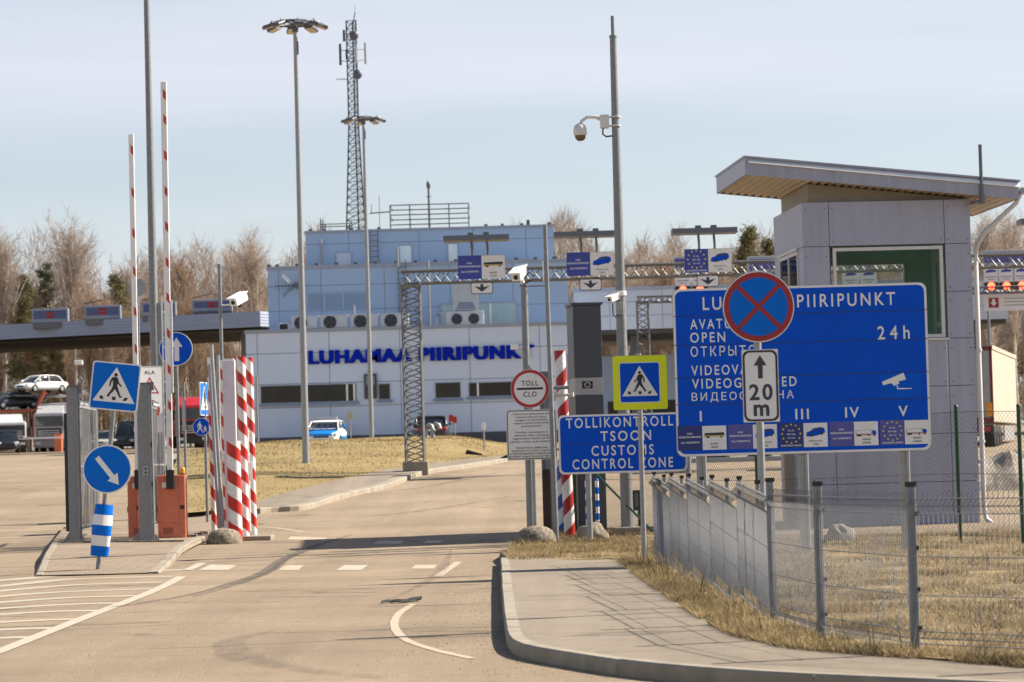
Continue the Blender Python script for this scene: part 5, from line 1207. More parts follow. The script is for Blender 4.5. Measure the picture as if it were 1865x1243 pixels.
for i, (tp, bs, lab) in enumerate((((385, 629), (406, 961), 'tallest of three leaning galvanised pipes among the striped posts'), ((397, 648), (402, 962), 'middle one of three leaning galvanised pipes among the striped posts'), ((382, 665), (399, 962), 'shortest of three leaning galvanised pipes among the striped posts'))):
    a = P(bs[0], bs[1], 59.2 + .1 * i); c = P(tp[0], tp[1], 59.6 + .1 * i); mb = MB(); mb.cyl(a, c, .036, n=12); mb.cyl(c, c + (c - a).normalized() * .01, .038, n=12); single(mb, 'steel_pipe', galv_pale, a, lab, 'pipe', 'leaning galvanised pipes')
p = P(468, 982, 59.2); mb = MB(); mb.rbox(p.x - .3, p.x + .28, p.y - .1, p.y + .9, p.z - .25, p.z + .06, .02); mb.rbox(p.x - .72, p.x - .31, p.y + .1, p.y + .9, p.z - .25, p.z + .05, .02); single(mb, 'base_slab', concrete, p, 'pale concrete slab under the red and white striped posts', 'concrete slab')
for i, (x, w_) in enumerate(((350, .2), (362, .16), (372, .18))):
    p = P(x, 978 - i * 3, 58.9 + .4 * i); mb = MB(); mb.rbox(p.x - w_ / 2, p.x + w_ / 2, p.y - .1, p.y + .1, p.z - .1, p.z + .05, .02); single(mb, 'paving_block', concrete, p, ('loose concrete block nearest the orange cabinet', 'loose concrete block between two others by the half-round stone', 'loose concrete block nearest the half-round stone')[i], 'concrete block', 'loose blocks by the kerb')
# tall pole running out of the picture, grey column, camera pole
t, h = pole('light_mast', 'tall grey tapering mast running out of the top of the picture', 'mast', (262, -260), (289, 950), 70, .125, .05, galv); mb = MB(); mb.cyl((0, 0, h), (0, 0, h + .05), .35, n=16); mb.build('mast_head', galv, t, local=True)
column('gate_column', 'grey square steel column beside the tall tapering mast', (291, 555), (299, 960), 64, .11, galv, cat='column')
t, h = pole('camera_pole', 'slim grey pole with a white camera bracket above the striped posts', 'pole', (399, 481), (411, 958), 61.5, .042, .036, galv)
D = 61.5; fx = lambda x, y: (P(x, y, D).x - P(411, 958, D).x, P(x, y, D).z - P(411, 958, D).z); a = fx(437, 545); mb, T_ = bullet_camera(t, (a[0], -.05, a[1]), radians(-32), radians(20), .4, .09)
mb.cyl((0, 0, a[1] - .12), (a[0], -.03, a[1] - .1), .02, n=8, mi=0); mb.cyl((a[0], -.03, a[1] - .17), (a[0], -.03, a[1] - .05), .04, n=8, mi=1); mb.build('bullet_camera', [white, black], t, local=True)

# ================================================================== BORDER STATION BUILDING
wall_low = mat('grey_wall_panel', (.6, .69, .83), .5, .0, .05, .25, grime=(.54, .62, .74), grime_amt=.2)
wall_up = mat('blue_grey_wall_panel', (.33, .46, .64), .5, .0, .05, .25, grime=(.3, .42, .58), grime_amt=.2)
joint_m = mat('panel_joint', (.19, .225, .3), .6); coping = mat('coping', (.3, .33, .4), .45, .2, .08, 1)
plinth_m = mat('dark_plinth', (.1, .1, .12), .7, 0, .1, 1); letter_blue = mat('letter_blue', (.002, .02, .4), .65, 0, .06, 2, spec=.08)
frame_w = mat('window_frame', (.34, .37, .42), .4, 0, .06, 2); sill_m = mat('blue_sill', (.2, .28, .4), .4, .1, .06, 2)
glass_b = mat('dark_window', (.03, .026, .02), .12, 0, .5, .25, spec=.35); glass_s = mat('sky_reflection_window', (.68, .8, .84), .1, 0, .15, .6, stretch=(3, 1, .5), spec=.9); glass_w = mat('blind_window', (.5, .6, .72), .3, 0, .05, 1)  # glass_s: sky reflection painted into the panes as pale colour
DL, DU, DT = 158.0, 164.0, 168.0
def XZ(x, y, D): p = P(x, y, D); return p.x, p.z
bb = P(750, 808, DL); GB = g(DL) - .3
bld = thing('border_station', 'stepped grey and blue border station building with large blue lettering', 'building', (bb.x, DL, g(DL)))
def block(tl, tr, D, depth, zbot, m, name, cols, rows, cop=.22):
    x0, zt = XZ(*tl, D); x1, _ = XZ(*tr, D); mb = MB(); mb.box(x0, x1, D, D + depth, zbot, zt, 0)
    for c in cols: a = XZ(c[0], c[1], D)[0]; mb.box(a - .018, a + .018, D - .004, D + .01, zbot, zt - cop, 1)
    for r in rows:
        z = XZ(tl[0], r, D)[1]; mb.box(x0, x1, D - .006, D + .012, z - .018, z + .018, 1); mb.box(x0 - .006, x0 + .01, D + .02, D + depth, z - .018, z + .018, 1); mb.box(x1 - .01, x1 + .006, D + .02, D + depth, z - .018, z + .018, 1)
    mb.box(x0 - .06, x1 + .06, D - .07, D + depth + .06, zt - cop, zt + .02, 2)
    o = mb.build(name, [m, joint_m, coping], bld); return x0, x1, zt
lx0, lx1, lzt = block((447, 603), (1050, 588), DL, 16, GB, wall_low, 'wall', [(470, 700), (601, 700), (730, 700), (857, 700), (985, 700)], [646, 702, 745], .16)
mb = MB(); mb.box(lx0 - .03, lx1 + .03, DL - .04, DL - .012, GB - .2, GB + .95); mb.build('plinth', plinth_m, bld)
ux0, ux1, uzt = block((487, 487), (1033, 471.5), DU, 9, lzt - .3, wall_up, 'wall', [(508, 550), (585, 550), (701, 550), (820, 550), (935, 550)], [523, 568], .16)
tx0, tx1, tzt = block((556, 422), (1007, 409), DT, 5, uzt - .3, wall_up, 'wall', [(635, 450), (763, 450), (862, 450), (958, 450)], [446], .12)
def window(tl, br, D, mull=(), g_m=glass_b, sill=True, fr=.04, depth=.06):
    x0, z1 = XZ(*tl, D); x1, z0 = XZ(*br, D); y = D - depth; mb = MB()
    mb.box(x0, x1, y, D + .02, z1 - fr, z1); mb.box(x0, x1, y, D + .02, z0, z0 + fr); mb.box(x0, x0 + fr, y, D + .02, z0 + fr, z1 - fr); mb.box(x1 - fr, x1, y, D + .02, z0 + fr, z1 - fr)
    for m_ in mull: a = XZ(m_, tl[1], D)[0]; mb.box(a - .05, a + .05, y - .01, D + .02, z0 + fr, z1 - fr, 1)
    w_ = mb.build('window', [frame_w, white], bld); gm2 = MB(); gm2.box(x0 + fr * .9, x1 - fr * .9, y + .03, y + .036, z0 + fr * .9, z1 - fr * .9); gm2.build('pane', g_m, w_)
    if sill: sm = MB(); sm.box(x0 - .1, x1 + .1, y - .1, D, z0 - .14, z0 - .01); sm.build('sill', sill_m, w_)
    return w_
window((474, 703), (650, 731.5), DL, (552, 632, 645)); window((689, 699), (711.5, 728), DL); window((792, 697), (840, 725), DL); window((853, 697), (984, 720), DL, (870,))
mb = MB(); x0, z1 = XZ(663, 682, DL); x1, z0 = XZ(687, 726, DL); mb.box(x0, x1, DL - .2, DL - .01, z0, z1, 0); mb.box(x0 + .1, x1 - .1, DL - .206, DL - .2, z0 + .7, z1 - .1, 1); mb.build('louvred_box', [mat('dark_cabinet', (.05, .055, .065), .5), joint_m], bld)
window((727, 447), (751, 479), DT, (), glass_s, False); window((815, 444), (835, 477), DT, (), glass_s, False); window((611, 460), (641, 484), DT, (), glass_w, False)
window((801, 554), (943, 592), DU, (893, 827), glass_teal, False)
mb = MB(); x0, z1 = XZ(559, 535, DU); x1, z0 = XZ(669, 563, DU)
mb.box(x0, x1, DU - .08, DU - .02, z1 - .06, z1); mb.box(x0, x1, DU - .08, DU - .02, z0, z0 + .06)
for a in (0, .29, .6, 1): xm = lerp(x0, x1, a); mb.box(xm - .04, xm + .04, DU - .085, DU - .02, z0, z1)
for k in range(14): z = lerp(z0, z1, (k + .5) / 14); mb.box(x0, x1, DU - .07, DU - .03, z - .018, z + .018)
mb.build('louvre', wall_up, bld)
def ladder(x, y0, y1, D, wpx):
    a, z1 = XZ(x, y0, D); _, z0 = XZ(x, y1, D); hw = wpx / 2 / F * D; mb = MB()
    for s_ in (-1, 1): mb.box(a + s_ * hw - .025, a + s_ * hw + .025, D - .28, D - .23, z0, z1)
    k = int((z1 - z0) / .3)
    for i in range(k): mb.box(a - hw, a + hw, D - .27, D - .24, z0 + .3 * i + .1, z0 + .3 * i + .14)
    mb.build('ladder', galv_dark, bld)
ladder(681, 421, 482, DT, 14); ladder(732, 474, 592, DU, 14)
mb = MB(); a, z = XZ(564, 664.5, DL); x1, _ = XZ(971, 653, DL); text(mb, 'LUHAMAA PIIRIPUNKT', a, z, DL - .14, w=x1 - a, h=24 / F * DL, bold=.02, thick=.05, spacing=1.13)
for k_, (dx, dz) in enumerate(((-.06, 0), (.06, 0), (-.06, .04), (.06, .04), (0, .02))): text(mb, 'LUHAMAA PIIRIPUNKT', a + dx, z + dz, DL - .14 - .008 * k_, w=x1 - a, h=24 / F * DL, bold=.02, spacing=1.13)
mb.build('lettering', letter_blue, bld)
for x in (490, 505, 541, 577, 613, 648, 684, 722, 757, 793, 830, 870, 905, 940, 975, 1010): mb = MB(); q0 = XZ(x, 487 - (x - 487) * .0284, DU)[0]; mb.box(q0 - .1, q0 + .1, DU - .05, DU + .3, uzt + .02, uzt + .14); mb.build('roof_anchor', plinth_m, bld)
for x in (565, 590, 640, 690, 885, 915, 950, 962, 1000): mb = MB(); q0 = XZ(x, 415, DT)[0]; mb.box(q0 - .09, q0 + .09, DT - .04, DT + .3, tzt + .02, tzt + (.3 if x == 962 else .13)); mb.build('roof_anchor', plinth_m, bld)
mb = MB(); x0, z1 = XZ(710, 377, DT); x1, _ = XZ(853, 377, DT)
for k in range(5): xm = lerp(x0, x1, k / 4); mb.bar((xm, DT + .3, tzt), (xm, DT + .3, z1 + .1), .05)
for k in range(5): zz = lerp(tzt + .25, z1 + .1, k / 4); mb.bar((x0, DT + .3, zz), (x1, DT + .3, zz), .045)
for xm in (x0, x1):
    for zz in (z1 + .1, lerp(tzt + .25, z1, .5)): mb.bar((xm, DT + .3, zz), (xm, DT + 4, zz), .045)
mb.build('roof_railing', galv_dark, bld)
mb = MB(); x0, z1 = XZ(584, 408, DT); x1, _ = XZ(640, 408, DT)
for x, h in ((583, 397), (587, 400), (592, 408), (636, 408), (640, 402)): a, z = XZ(x, h, DT); mb.bar((a, DT + .4, tzt), (a, DT + .4, z), .05)
for dz in (0, .14): mb.bar((x0, DT + .4, z1 - dz), (x1, DT + .4, z1 - dz), .04)
mb.bar((XZ(672, 388, DT)[0], DT + .4, XZ(672, 388, DT)[1]), (XZ(710, 385, DT)[0], DT + .4, XZ(710, 385, DT)[1]), .05); mb.bar((XZ(690, 388, DT)[0], DT + .4, tzt), (XZ(690, 350, DT)[0], DT + .4, XZ(690, 355, DT)[1]), .025); mb.bar((XZ(676, 385, DT)[0], DT + .4, XZ(676, 388, DT)[1]), (XZ(676, 378, DT)[0], DT + .4, XZ(676, 372, DT)[1]), .03)
mb.build('roof_frame', galv_dark, bld)
for x, y0, y1, D in ((585, 436, 480, DT), (724, 450, 480, DU - 2), (780, 476, 596, DU - 2), (645, 556, 590, DU - 3)):
    mb = MB(); a, z = XZ(x, y0, D); _, zb = XZ(x, y1, D); mb.cyl((a, D - .3, zb - .2), (a, D - .3, z), .06, n=8); mb.build('mast_pole', galv_pale, bld)
# things on its roofs
p = P(782, 402, DT + .6); mb = MB(); z = P(782, 334, DT).z; mb.cyl((p.x, p.y, tzt), (p.x, p.y, z - .25), .06, n=8); mb.lathe([(.06, 0), (.11, .05), (.12, .25), (.08, .4), (0, .45)], (p.x, p.y, z - .25), 10); mb.bar((p.x - .15, p.y, z - .7), (p.x + .15, p.y, z - .7), .03)
single(mb, 'weather_mast', galv_dark, (p.x, p.y, tzt), 'thin weather mast behind the railing on the top roof', 'mast')
p = XZ(533, 521, DU - .6); mb = MB(); D = DU - .5; x0, z_ = XZ(502, 521, D); x1, _ = XZ(540, 521, D); mb.bar((x0, D, z_), (x1, D, z_), .04)
for k in range(6): xm = lerp(x0, x1, k / 6); mb.bar((xm, D, z_ - .28), (xm, D, z_ + .28), .02)
for s_ in (-1, 1): mb.bar((x1 - .1, D, z_), (x1 - .75, D, z_ + s_ * .62), .035); mb.bar((x1 - .35, D - .25, z_ + s_ * .1), (x1 - .75, D - .3, z_ + s_ * .5), .025)
mb.box(x1 - .1, x1 + .25, D - .1, D + .48, z_ - .15, z_ + .15)
single(mb, 'yagi_antenna', galv_dark, (x1, D, z_), 'small yagi antenna on the blue wall left of the louvre', 'antenna')
unit_m = mat('unit_casing', (.5, .51, .53), .45, .05, .06, 2, grime=(.35, .35, .35))
fan_b = mat('fan_black', (.01, .01, .011), .5)
def fan(mb, cx, y, cz, r):
    mb.lathe([(r, .0), (r, -.03), (r * .94, -.03), (r * .92, .0)], (cx, y, cz), 24, 0, 'Y'); mb.flat(disc(cx, cz, r * .93, 24), y - .004, 1)
    for k in range(5):
        a = 2 * pi * k / 5; mb.flat([(cx + .1 * r * cos(a), cz + .1 * r * sin(a)), (cx + .85 * r * cos(a - .25), cz + .85 * r * sin(a - .25)), (cx + .88 * r * cos(a + .3), cz + .88 * r * sin(a + .3))], y - .01 - .001 * k, 2)
    for k in range(1, 4): mb.ring(disc(cx, cz, r * k / 4 + .012, 20), disc(cx, cz, r * k / 4 - .012, 20), y - .028, 2)
    mb.flat(disc(cx, cz, r * .14, 14), y - .03, 2)
UM = [unit_m, fan_b, mat('fan_grey', (.06, .06, .065), .5), joint_m]
def ac(label, x0p, x1p, yt, yb, fanx, D=160.2):
    x0, z1 = XZ(x0p, yt, D); x1, z0 = XZ(x1p, yb, D); z0 = lzt + .12; t = thing('cooling_unit', label, 'cooling unit', ((x0 + x1) / 2, D, lzt), 'cooling units on the low roof'); mb = MB()
    mb.rbox(x0, x1, D, D + .6, z0, z1, .04, 0); mb.box(x0 - .03, x1 + .03, D - .03, D + .62, z1 - .02, z1 + .03, 0)
    for s_ in (.15, .85): mb.box(lerp(x0, x1, s_) - .05, lerp(x0, x1, s_) + .05, D, D + .6, lzt, z0 + .02, 3)
    mb.build('casing', UM, t); fm_ = MB(); fan(fm_, fanx(x0, x1), D - .012, (z0 + z1) / 2 - .02, min(.42, (z1 - z0) * .56)); fm_.build('fan', UM, t)
for x0, x1, l in ((530, 579, 'leftmost of four white cooling units in a row on the low roof'), (583, 633, 'second from left of four white cooling units on the low roof'), (638, 689, 'third from left of four white cooling units on the low roof'), (693, 745, 'rightmost of four white cooling units in a row on the low roof')):
    ac(l, x0, x1, 577 - (x0 - 530) * .028, 601, lambda a, b: lerp(a, b, .36))
x0, z1 = XZ(507, 589, 160.2); x1, _ = XZ(526, 589, 160.2); mb = MB(); mb.rbox(x0, x1, 160.2, 160.9, lzt, z1, .03, 0); mb.box(x0 + .06, x1 - .06, 160.19, 160.2, lzt + .06, z1 - .06, 1); single(mb, 'vent_box', UM, ((x0 + x1) / 2, 160.2, lzt), 'low white vent box left of the cooling units', 'vent')
D = 161; x0, z1 = XZ(812, 568, D); x1, _ = XZ(881, 568, D); t = thing('cooling_unit', 'wide twin fan cooling unit beneath a tapered metal hood on the low roof', 'cooling unit', ((x0 + x1) / 2, D, lzt)); mb = MB(); mb.rbox(x0, x1, D, D + .8, lzt + .02, z1, .03, 0); mb.build('casing', UM, t)
for px_ in (832, 863): fm_ = MB(); fan(fm_, XZ(px_, 580, D)[0], D - .012, (lzt + z1) / 2 + .02, .31); fm_.build('fan', UM, t)
mb = MB(); hx0, hz1 = XZ(825, 522, D); hx1, _ = XZ(870, 522, D); mb.box(hx0, hx1, D + .1, D + .9, lerp(z1, hz1, .05), hz1, 0); mb.box(hx0 - .03, hx1 + .03, D + .07, D + .93, hz1, hz1 + .1, 0)
mb.prism([(hx0 + .12, z1 + .12), (hx1 - .12, z1 + .12), (hx1 - .3, z1 + .5), (hx0 + .3, z1 + .5)], D + .09, D + .1, 3); mb.build('hood', [mat('brushed_hood', (.42, .45, .47), .35, .4, .1, 2), fan_b, fan_b, joint_m], t)
mb = MB(); a = XZ(808, 570, D); mb.tube([(x0 - .05, D + .3, z1 - .05), (x0 - .35, D + .3, z1 + .02), (x0 - .5, D + .3, z1 - .25), (x0 - .5, D + .3, lzt)], .09, 8); mb.build('pipe', unit_m, t)

# ------------------------------------------------------------------ radio mast behind it
steel_b = mat('mast_steel', (.06, .068, .08), .5, .3, .12, 2)
D = 178; p = P(650, 418, D); b = Vector((p.x, D, g(D))); _, zt = XZ(644, 38, D); H = zt - b.z; z418 = p.z - b.z
t = thing('radio_mast', 'tall three-legged lattice radio mast with dishes behind the building', 'radio mast', b); mb = MB()
legs = [(-1, -.2), (.15, .9), (.85, -.6)]
def rad(z): return lerp(.6, .31, min(1, max(0, (z - z418) / (H * .75 - z418)))) if z > z418 else lerp(1.4, .6, z / z418)
def lp(k, z): return Vector((legs[k][0] * rad(z), legs[k][1] * rad(z), z))
nz = 36
for k in range(3):
    zs = [0, z418 * .5, z418] + [lerp(z418, H, i / 6) for i in range(1, 7)]
    mb.tube([lp(k, z) for z in zs], .05, 6)
for i in range(nz):
    za = lerp(z418 - 4, H, i / nz); zb = lerp(z418 - 4, H, (i + 1) / nz)
    for k in range(3):
        k2 = (k + 1) % 3; mb.bar(lp(k, za), lp(k2, zb), .022); mb.bar(lp(k2, za), lp(k, zb), .022); mb.bar(lp(k, zb), lp(k2, zb), .02)
mb.build('lattice', steel_b, t, local=True)
fx = lambda x, y: (P(x, y, D).x - b.x, P(x, y, D).z - b.z)
for x, y in ((645.5, 67), (652, 138)):
    a = fx(x, y); mb = MB(); r = .27; mb.lathe([(0, -.28), (r * .7, -.25), (r, -.16), (r, .08), (r * .5, .16)], (a[0], -.45, a[1]), 20, 0, 'Y'); mb.bar((a[0], -.4, a[1]), (a[0], .1, a[1]), .05); mb.build('dish', mat('dish_grey', (.09, .1, .14), .5), t, local=True)
for x, y0, y1, m_ in ((620, 82, 121, steel_b), (665.5, 80, 119, unit_m), (648.5, 84, 116, unit_m), (627, 57, 78, steel_b), (632, 92, 110, steel_b)):
    a = fx(x, y0); c = fx(x, y1); mb = MB(); mb.rbox(a[0] - .07, a[0] + .07, -.5, -.38, c[1], a[1], .02); mb.bar((a[0], -.42, lerp(a[1], c[1], .3)), (.0, 0, lerp(a[1], c[1], .3)), .03); mb.bar((a[0], -.42, lerp(a[1], c[1], .8)), (.0, 0, lerp(a[1], c[1], .8)), .03); mb.build('panel_antenna', m_, t, local=True)
mb = MB(); a = fx(648, 10); mb.cyl((.08, 0, H - .2), (a[0] - .05, 0, a[1] - .4), .03, n=6); mb.cyl((a[0] - .05, 0, a[1] - .4), (a[0] - .08, 0, a[1]), .012, n=5); a = fx(614, 146); mb.bar((a[0], -.3, a[1]), (-.3, -.2, a[1]), .025)
for k in range(6): mb.bar((a[0] + .12 * k, -.3, a[1] - .06), (a[0] + .12 * k, -.3, a[1] + .06), .015)
mb.build('whip_antenna', steel_b, t, local=True)

# ------------------------------------------------------------------ high-mast lamps
lamp_m = mat('lamp_housing', (.1, .105, .12), .45, .3, .1, 3); lens_m = mat('lamp_glass', (.6, .52, .38), .2, 0, .1, 3)
def high_mast(label, top, base, D, ringw):
    t, h = pole('high_mast_lamp', label, 'street lamp', top, base, D, .115, .065, galv_pale, 'high mast lamps with rings of floodlights')
    R = ringw * .72 / 2 / F * D; mb = MB(); pts_ = [(R * cos(2 * pi * i / 24), R * sin(2 * pi * i / 24), h - .08) for i in range(25)]; mb.tube(pts_, .045, 6)
    for k in range(3): a = 2 * pi * k / 3; mb.bar((0, 0, h - .1), (R * cos(a), R * sin(a), h - .08), .05)
    mb.cyl((0, 0, h - .35), (0, 0, h + .02), .1, n=12); mb.build('ring', lamp_m, t, local=True)
    for k in range(8):
        a = 2 * pi * k / 8 + .2; T_ = Matrix.Translation(((R + .12) * cos(a), (R + .12) * sin(a), h - .2)) @ Matrix.Rotation(a, 4, 'Z') @ Matrix.Rotation(radians(18), 4, 'Y'); mb = MB()
        mb.rbox(-.16, .24, -.15, .15, -.01, .1, .03, 0, T_); mb.box(-.14, .22, -.13, .13, -.02, -.008, 1, T_); mb.bar(T_ @ Vector((0, 0, .08)), T_ @ Vector((-.12, 0, .16)), .03); mb.build('floodlight', [lamp_m, lens_m], t, local=True)
    mb = MB(); z_ = h - .85; mb.rbox(.03, .09, -.05, .05, z_ - .2, z_ + .2, .01); mb.build('cable_box', lamp_m, t, local=True)
    return t
high_mast('taller nearer high-mast lamp standing in the dry grass before the building', (541, 38), (558, 861), 93.5, 107)
high_mast('farther lower high-mast lamp crossing the radio mast in view', (665, 213), (677, 803), 141, 75)

# ------------------------------------------------------------------ lane gantry
gal_b = mat('gantry_steel', (.16, .165, .17), .5, .35, .15, 3, grime=(.1, .08, .06))
def lattice(mb, p0, p1, u, v, n, ch=.06, wb=.03, faces=((0, 1), (1, 2), (2, 3), (3, 0))):
    """square lattice boom from p0 to p1, half-sizes given by vectors u, v"""
    cs = [-u - v, u - v, u + v, -u + v]
    for c in cs: mb.bar(p0 + c, p1 + c, ch)
    for i in range(n):
        a = p0.lerp(p1, i / n); b2 = p0.lerp(p1, (i + 1) / n)
        for j, k in faces:
            m_ = (a + b2) / 2; mb.bar(a + cs[j], m_ + cs[k], wb); mb.bar(m_ + cs[k], b2 + cs[j], wb)
D = gp(752, 857, .14).y; S_ = D / F; b = P(752, 852, D); GZ = b.z
t = thing('lane_gantry', 'near steel lattice gantry spanning the lanes with blue document signs', 'gantry', b)
fx = lambda x, y: (P(x, y, D).x, P(x, y, D).z); xt, zt = fx(748, 517); mb = MB()
lattice(mb, Vector((xt, D, GZ + .15)), Vector((xt, D, zt)), Vector((.26, 0, 0)), Vector((0, .3, 0)), 15, .055, .026); mb.build('tower', gal_b, t)
mb = MB(); a = fx(731, 495); c = fx(731, 517.5); zt1 = a[1]; zb1 = c[1]; xe = xt + 26.5
lattice(mb, Vector((a[0], D, (zt1 + zb1) / 2)), Vector((xe, D, (zt1 + zb1) / 2)), Vector((0, 0, (zt1 - zb1) / 2)), Vector((0, .25, 0)), 46, .05, .022); mb.box(xt - .32, xt + .32, D - .33, D + .33, zb1 - .1, zb1 - .03); mb.build('beam', gal_b, t)
mb = MB(); lattice(mb, Vector((xe - .5, D, GZ - 1)), Vector((xe - .5, D, zb1)), Vector((.26, 0, 0)), Vector((0, .3, 0)), 15, .055, .026); mb.build('tower', gal_b, t)
mb = MB(); mb.rbox(xt - .36, xt + .38, D - .4, D + .4, GZ - .6, GZ + .17, .03); mb.build('footing', concrete, t)
def lane_sign(label, x, y, kinds, eu, arrow_xy, hood):
    s_ = 43 * S_; a = fx(x, y); tt = thing('lane_sign', label, 'lane sign', (a[0] + s_, D - .35, a[1] - s_), 'document signs hung on the lane gantry'); mb = MB(); yy = D - .36
    mb.prism(rect(a[0], a[0] + 2 * s_, a[1] - s_, a[1]), yy, yy + .04, ALU); tile_doc(mb, a[0], a[1] - s_, s_, yy - .003, PBL, eu); tile_vehicle(mb, a[0] + s_, a[1] - s_, s_ * .985, yy - .0034, kinds)
    mb.build('sign_plate', SM, tt)
    c = fx(*arrow_xy); mb = MB(); w_ = 20 * S_; h = 10.5 * S_; mb.prism(rrect(c[0] - w_, c[0] + w_, c[1] - h, c[1] + h, .06), yy, yy + .04, ALU); mb.flat(rrect(c[0] - w_, c[0] + w_, c[1] - h, c[1] + h, .06), yy - .003, BLK); mb.flat(rrect(c[0] - w_ * .94, c[0] + w_ * .94, c[1] - h * .88, c[1] + h * .88, .05), yy - .006, WHT)
    mb.flat([(c[0] - w_ * .13, c[1] + h * .7), (c[0] + w_ * .13, c[1] + h * .7), (c[0] + w_ * .13, c[1] + h * .15), (c[0] + w_ * .72, c[1] + h * .4), (c[0], c[1] - h * .65), (c[0] - w_ * .72, c[1] + h * .4), (c[0] - w_ * .13, c[1] + h * .15)], yy - .009, GRY)
    mb.build('arrow_plate', SM, tt)
    mb = MB(); h0 = fx(hood[0], hood[1]); h1 = fx(hood[2], hood[3]); mb.box(h0[0], h1[0], yy - .75, yy + .1, h0[1] - .1, h0[1] + .05)
    for k in (.43, .67): xm = lerp(h0[0], h1[0], k); mb.tube([(xm, yy + .05, a[1] - s_), (xm, yy + .05, h0[1] - .35), (xm - .03, yy - .05, h0[1])], .04, 6); mb.rbox(xm - .12, xm + .06, yy - .3, yy - .1, h0[1] + .05, h0[1] + .16, .02)
    mb.build('hood', mat('hood_steel', (.12, .135, .16), .45, .3, .1, 2), tt)
lane_sign('leftmost gantry sign, all passports and buses, above a down arrow', 834, 468, 'bus', 0, (878, 526.5), (809, 438, 927, 433)); lane_sign('gantry sign with a blue car left of the camera mast', 1031, 462, 'car', 0, (1075, 520), (1008, 431, 1124, 426)); lane_sign('gantry sign with yellow stars and a blue car right of the mast', 1245, 456, 'car', 1, (1288, 513.5), (1221, 425, 1338, 420))
lane_sign('gantry sign at the right edge of the picture beyond the booth', 1861, 438, 'truck', 1, (1905, 496), (1848, 407, 1960, 402)); lane_sign('gantry sign hidden behind the guard booth', 1655, 444, 'truck', 0, (1699, 502), (1632, 413, 1748, 408))

# ------------------------------------------------------------------ far lane gantry with display boards and red lights
D2 = 135.0; S2 = D2 / F; f2 = lambda x, y: (P(x, y, D2).x, P(x, y, D2).z); gx, gz1 = f2(1170, 548); gb = g(D2)
t = thing('lane_gantry', 'farther low lattice gantry behind the dark pillar', 'gantry', (gx, D2, gb)); mb = MB(); lattice(mb, Vector((gx, D2, gb)), Vector((gx, D2, gz1)), Vector((.25, 0, 0)), Vector((0, .25, 0)), 12, .055, .03); mb.build('tower', gal_b, t)
mb = MB(); a = f2(1160, 541); c = f2(1160, 552); lattice(mb, Vector((a[0], D2, (a[1] + c[1]) / 2)), Vector((gx + 20, D2, (a[1] + c[1]) / 2)), Vector((0, 0, (a[1] - c[1]) / 2)), Vector((0, .22, 0)), 40, .05, .03); mb.build('beam', gal_b, t)
mb = MB(); lattice(mb, Vector((gx + 19.7, D2, gb)), Vector((gx + 19.7, D2, gz1)), Vector((.25, 0, 0)), Vector((0, .25, 0)), 12, .055, .03); mb.build('tower', gal_b, t)
redlamp = mat_glow('red_lamp', (1, .05, .02), 6.0)
def display(label, x, y, wpx, hpx, extra):
    a = f2(x, y); w_ = wpx * S2; h = hpx * S2; zb = g(D2); tt = thing('lane_display', label, 'lane display', (a[0] + w_ / 2, D2 + .8, zb), 'blue lane displays with red lights'); y0 = D2 + .6; mb = MB()
    mb.rbox(a[0], a[0] + w_, y0, y0 + .35, a[1] - h, a[1], .03, 0); mb.flat(rect(a[0] + .1 * h, a[0] + w_ - .1 * h, a[1] - h * .82, a[1] - h * .18), y0 - .004, 1)
    for k in range(4): xm = a[0] + w_ * (.14 + .24 * k); mb.flat([(xm, a[1] - h * .8), (xm + .06, a[1] - h * .8), (xm - .1, a[1] - h * .5), (xm - .14, a[1] - h * .5)], y0 - .008, 0)
    mb.build('display_box', [frame_w, panel_violet], tt); mb = MB()
    for s_ in (.12, .88): mb.cyl((a[0] + w_ * s_, D2 + 1.05, zb - .3), (a[0] + w_ * s_, D2 + 1.05, a[1]), .06, n=8)
    mb.build('support', galv, tt)
    for k in range(extra):
        ww = w_ / max(2, extra); xa = a[0] + ww * k; mb = MB(); zt_ = a[1] - h - .12; mb.rbox(xa + .04, xa + ww - .04, y0, y0 + .1, zt_ - .62, zt_, .01, 0); xm = xa + ww / 2
        mb.flat([(xm - .25, zt_ - .2), (xm + .2, zt_ - .18), (xm + .28, zt_ - .1), (xm, zt_ - .05), (xm - .2, zt_ - .1)], y0 - .004, 1); mb.flat(rect(xm - .25, xm + .25, zt_ - .42, zt_ - .37), y0 - .004, 2); mb.flat(rect(xm - .15, xm + .15, zt_ - .52, zt_ - .48), y0 - .004, 2); mb.build('lane_plate', [sign_white, panel_blue, alu_back], tt)
        mb = MB(); mb.rbox(xa + .02, xa + ww - .02, y0 - .05, y0 + .15, zt_ - .98, zt_ - .65, .02, 0); mb.flat(disc(xm, zt_ - .815, .17, 20), y0 - .055, 1); mb.build('red_light', [black, redlamp], tt)
    return a, w_, h, y0
a, w_, h, y0 = display('display with three red lights right of the booth', 1793, 455, 84, 28, 3); mb = MB(); zt_ = a[1] - h - 1.3; mb.rbox(a[0], a[0] + w_ + .4, y0, y0 + .08, zt_ - .75, zt_, .02, 0); mb.flat(rect(a[0] + .2, a[0] + .65, zt_ - .6, zt_ - .15), y0 - .004, 3); mb.flat([(a[0] + .36, zt_ - .2), (a[0] + .49, zt_ - .2), (a[0] + .49, zt_ - .36), (a[0] + .58, zt_ - .36), (a[0] + .425, zt_ - .54), (a[0] + .27, zt_ - .36), (a[0] + .36, zt_ - .36)], y0 - .007, 0)
for k in range(3): mb.flat(rect(a[0] + .9, a[0] + 1.9, zt_ - .22 - .15 * k, zt_ - .18 - .15 * k), y0 - .004, 2)
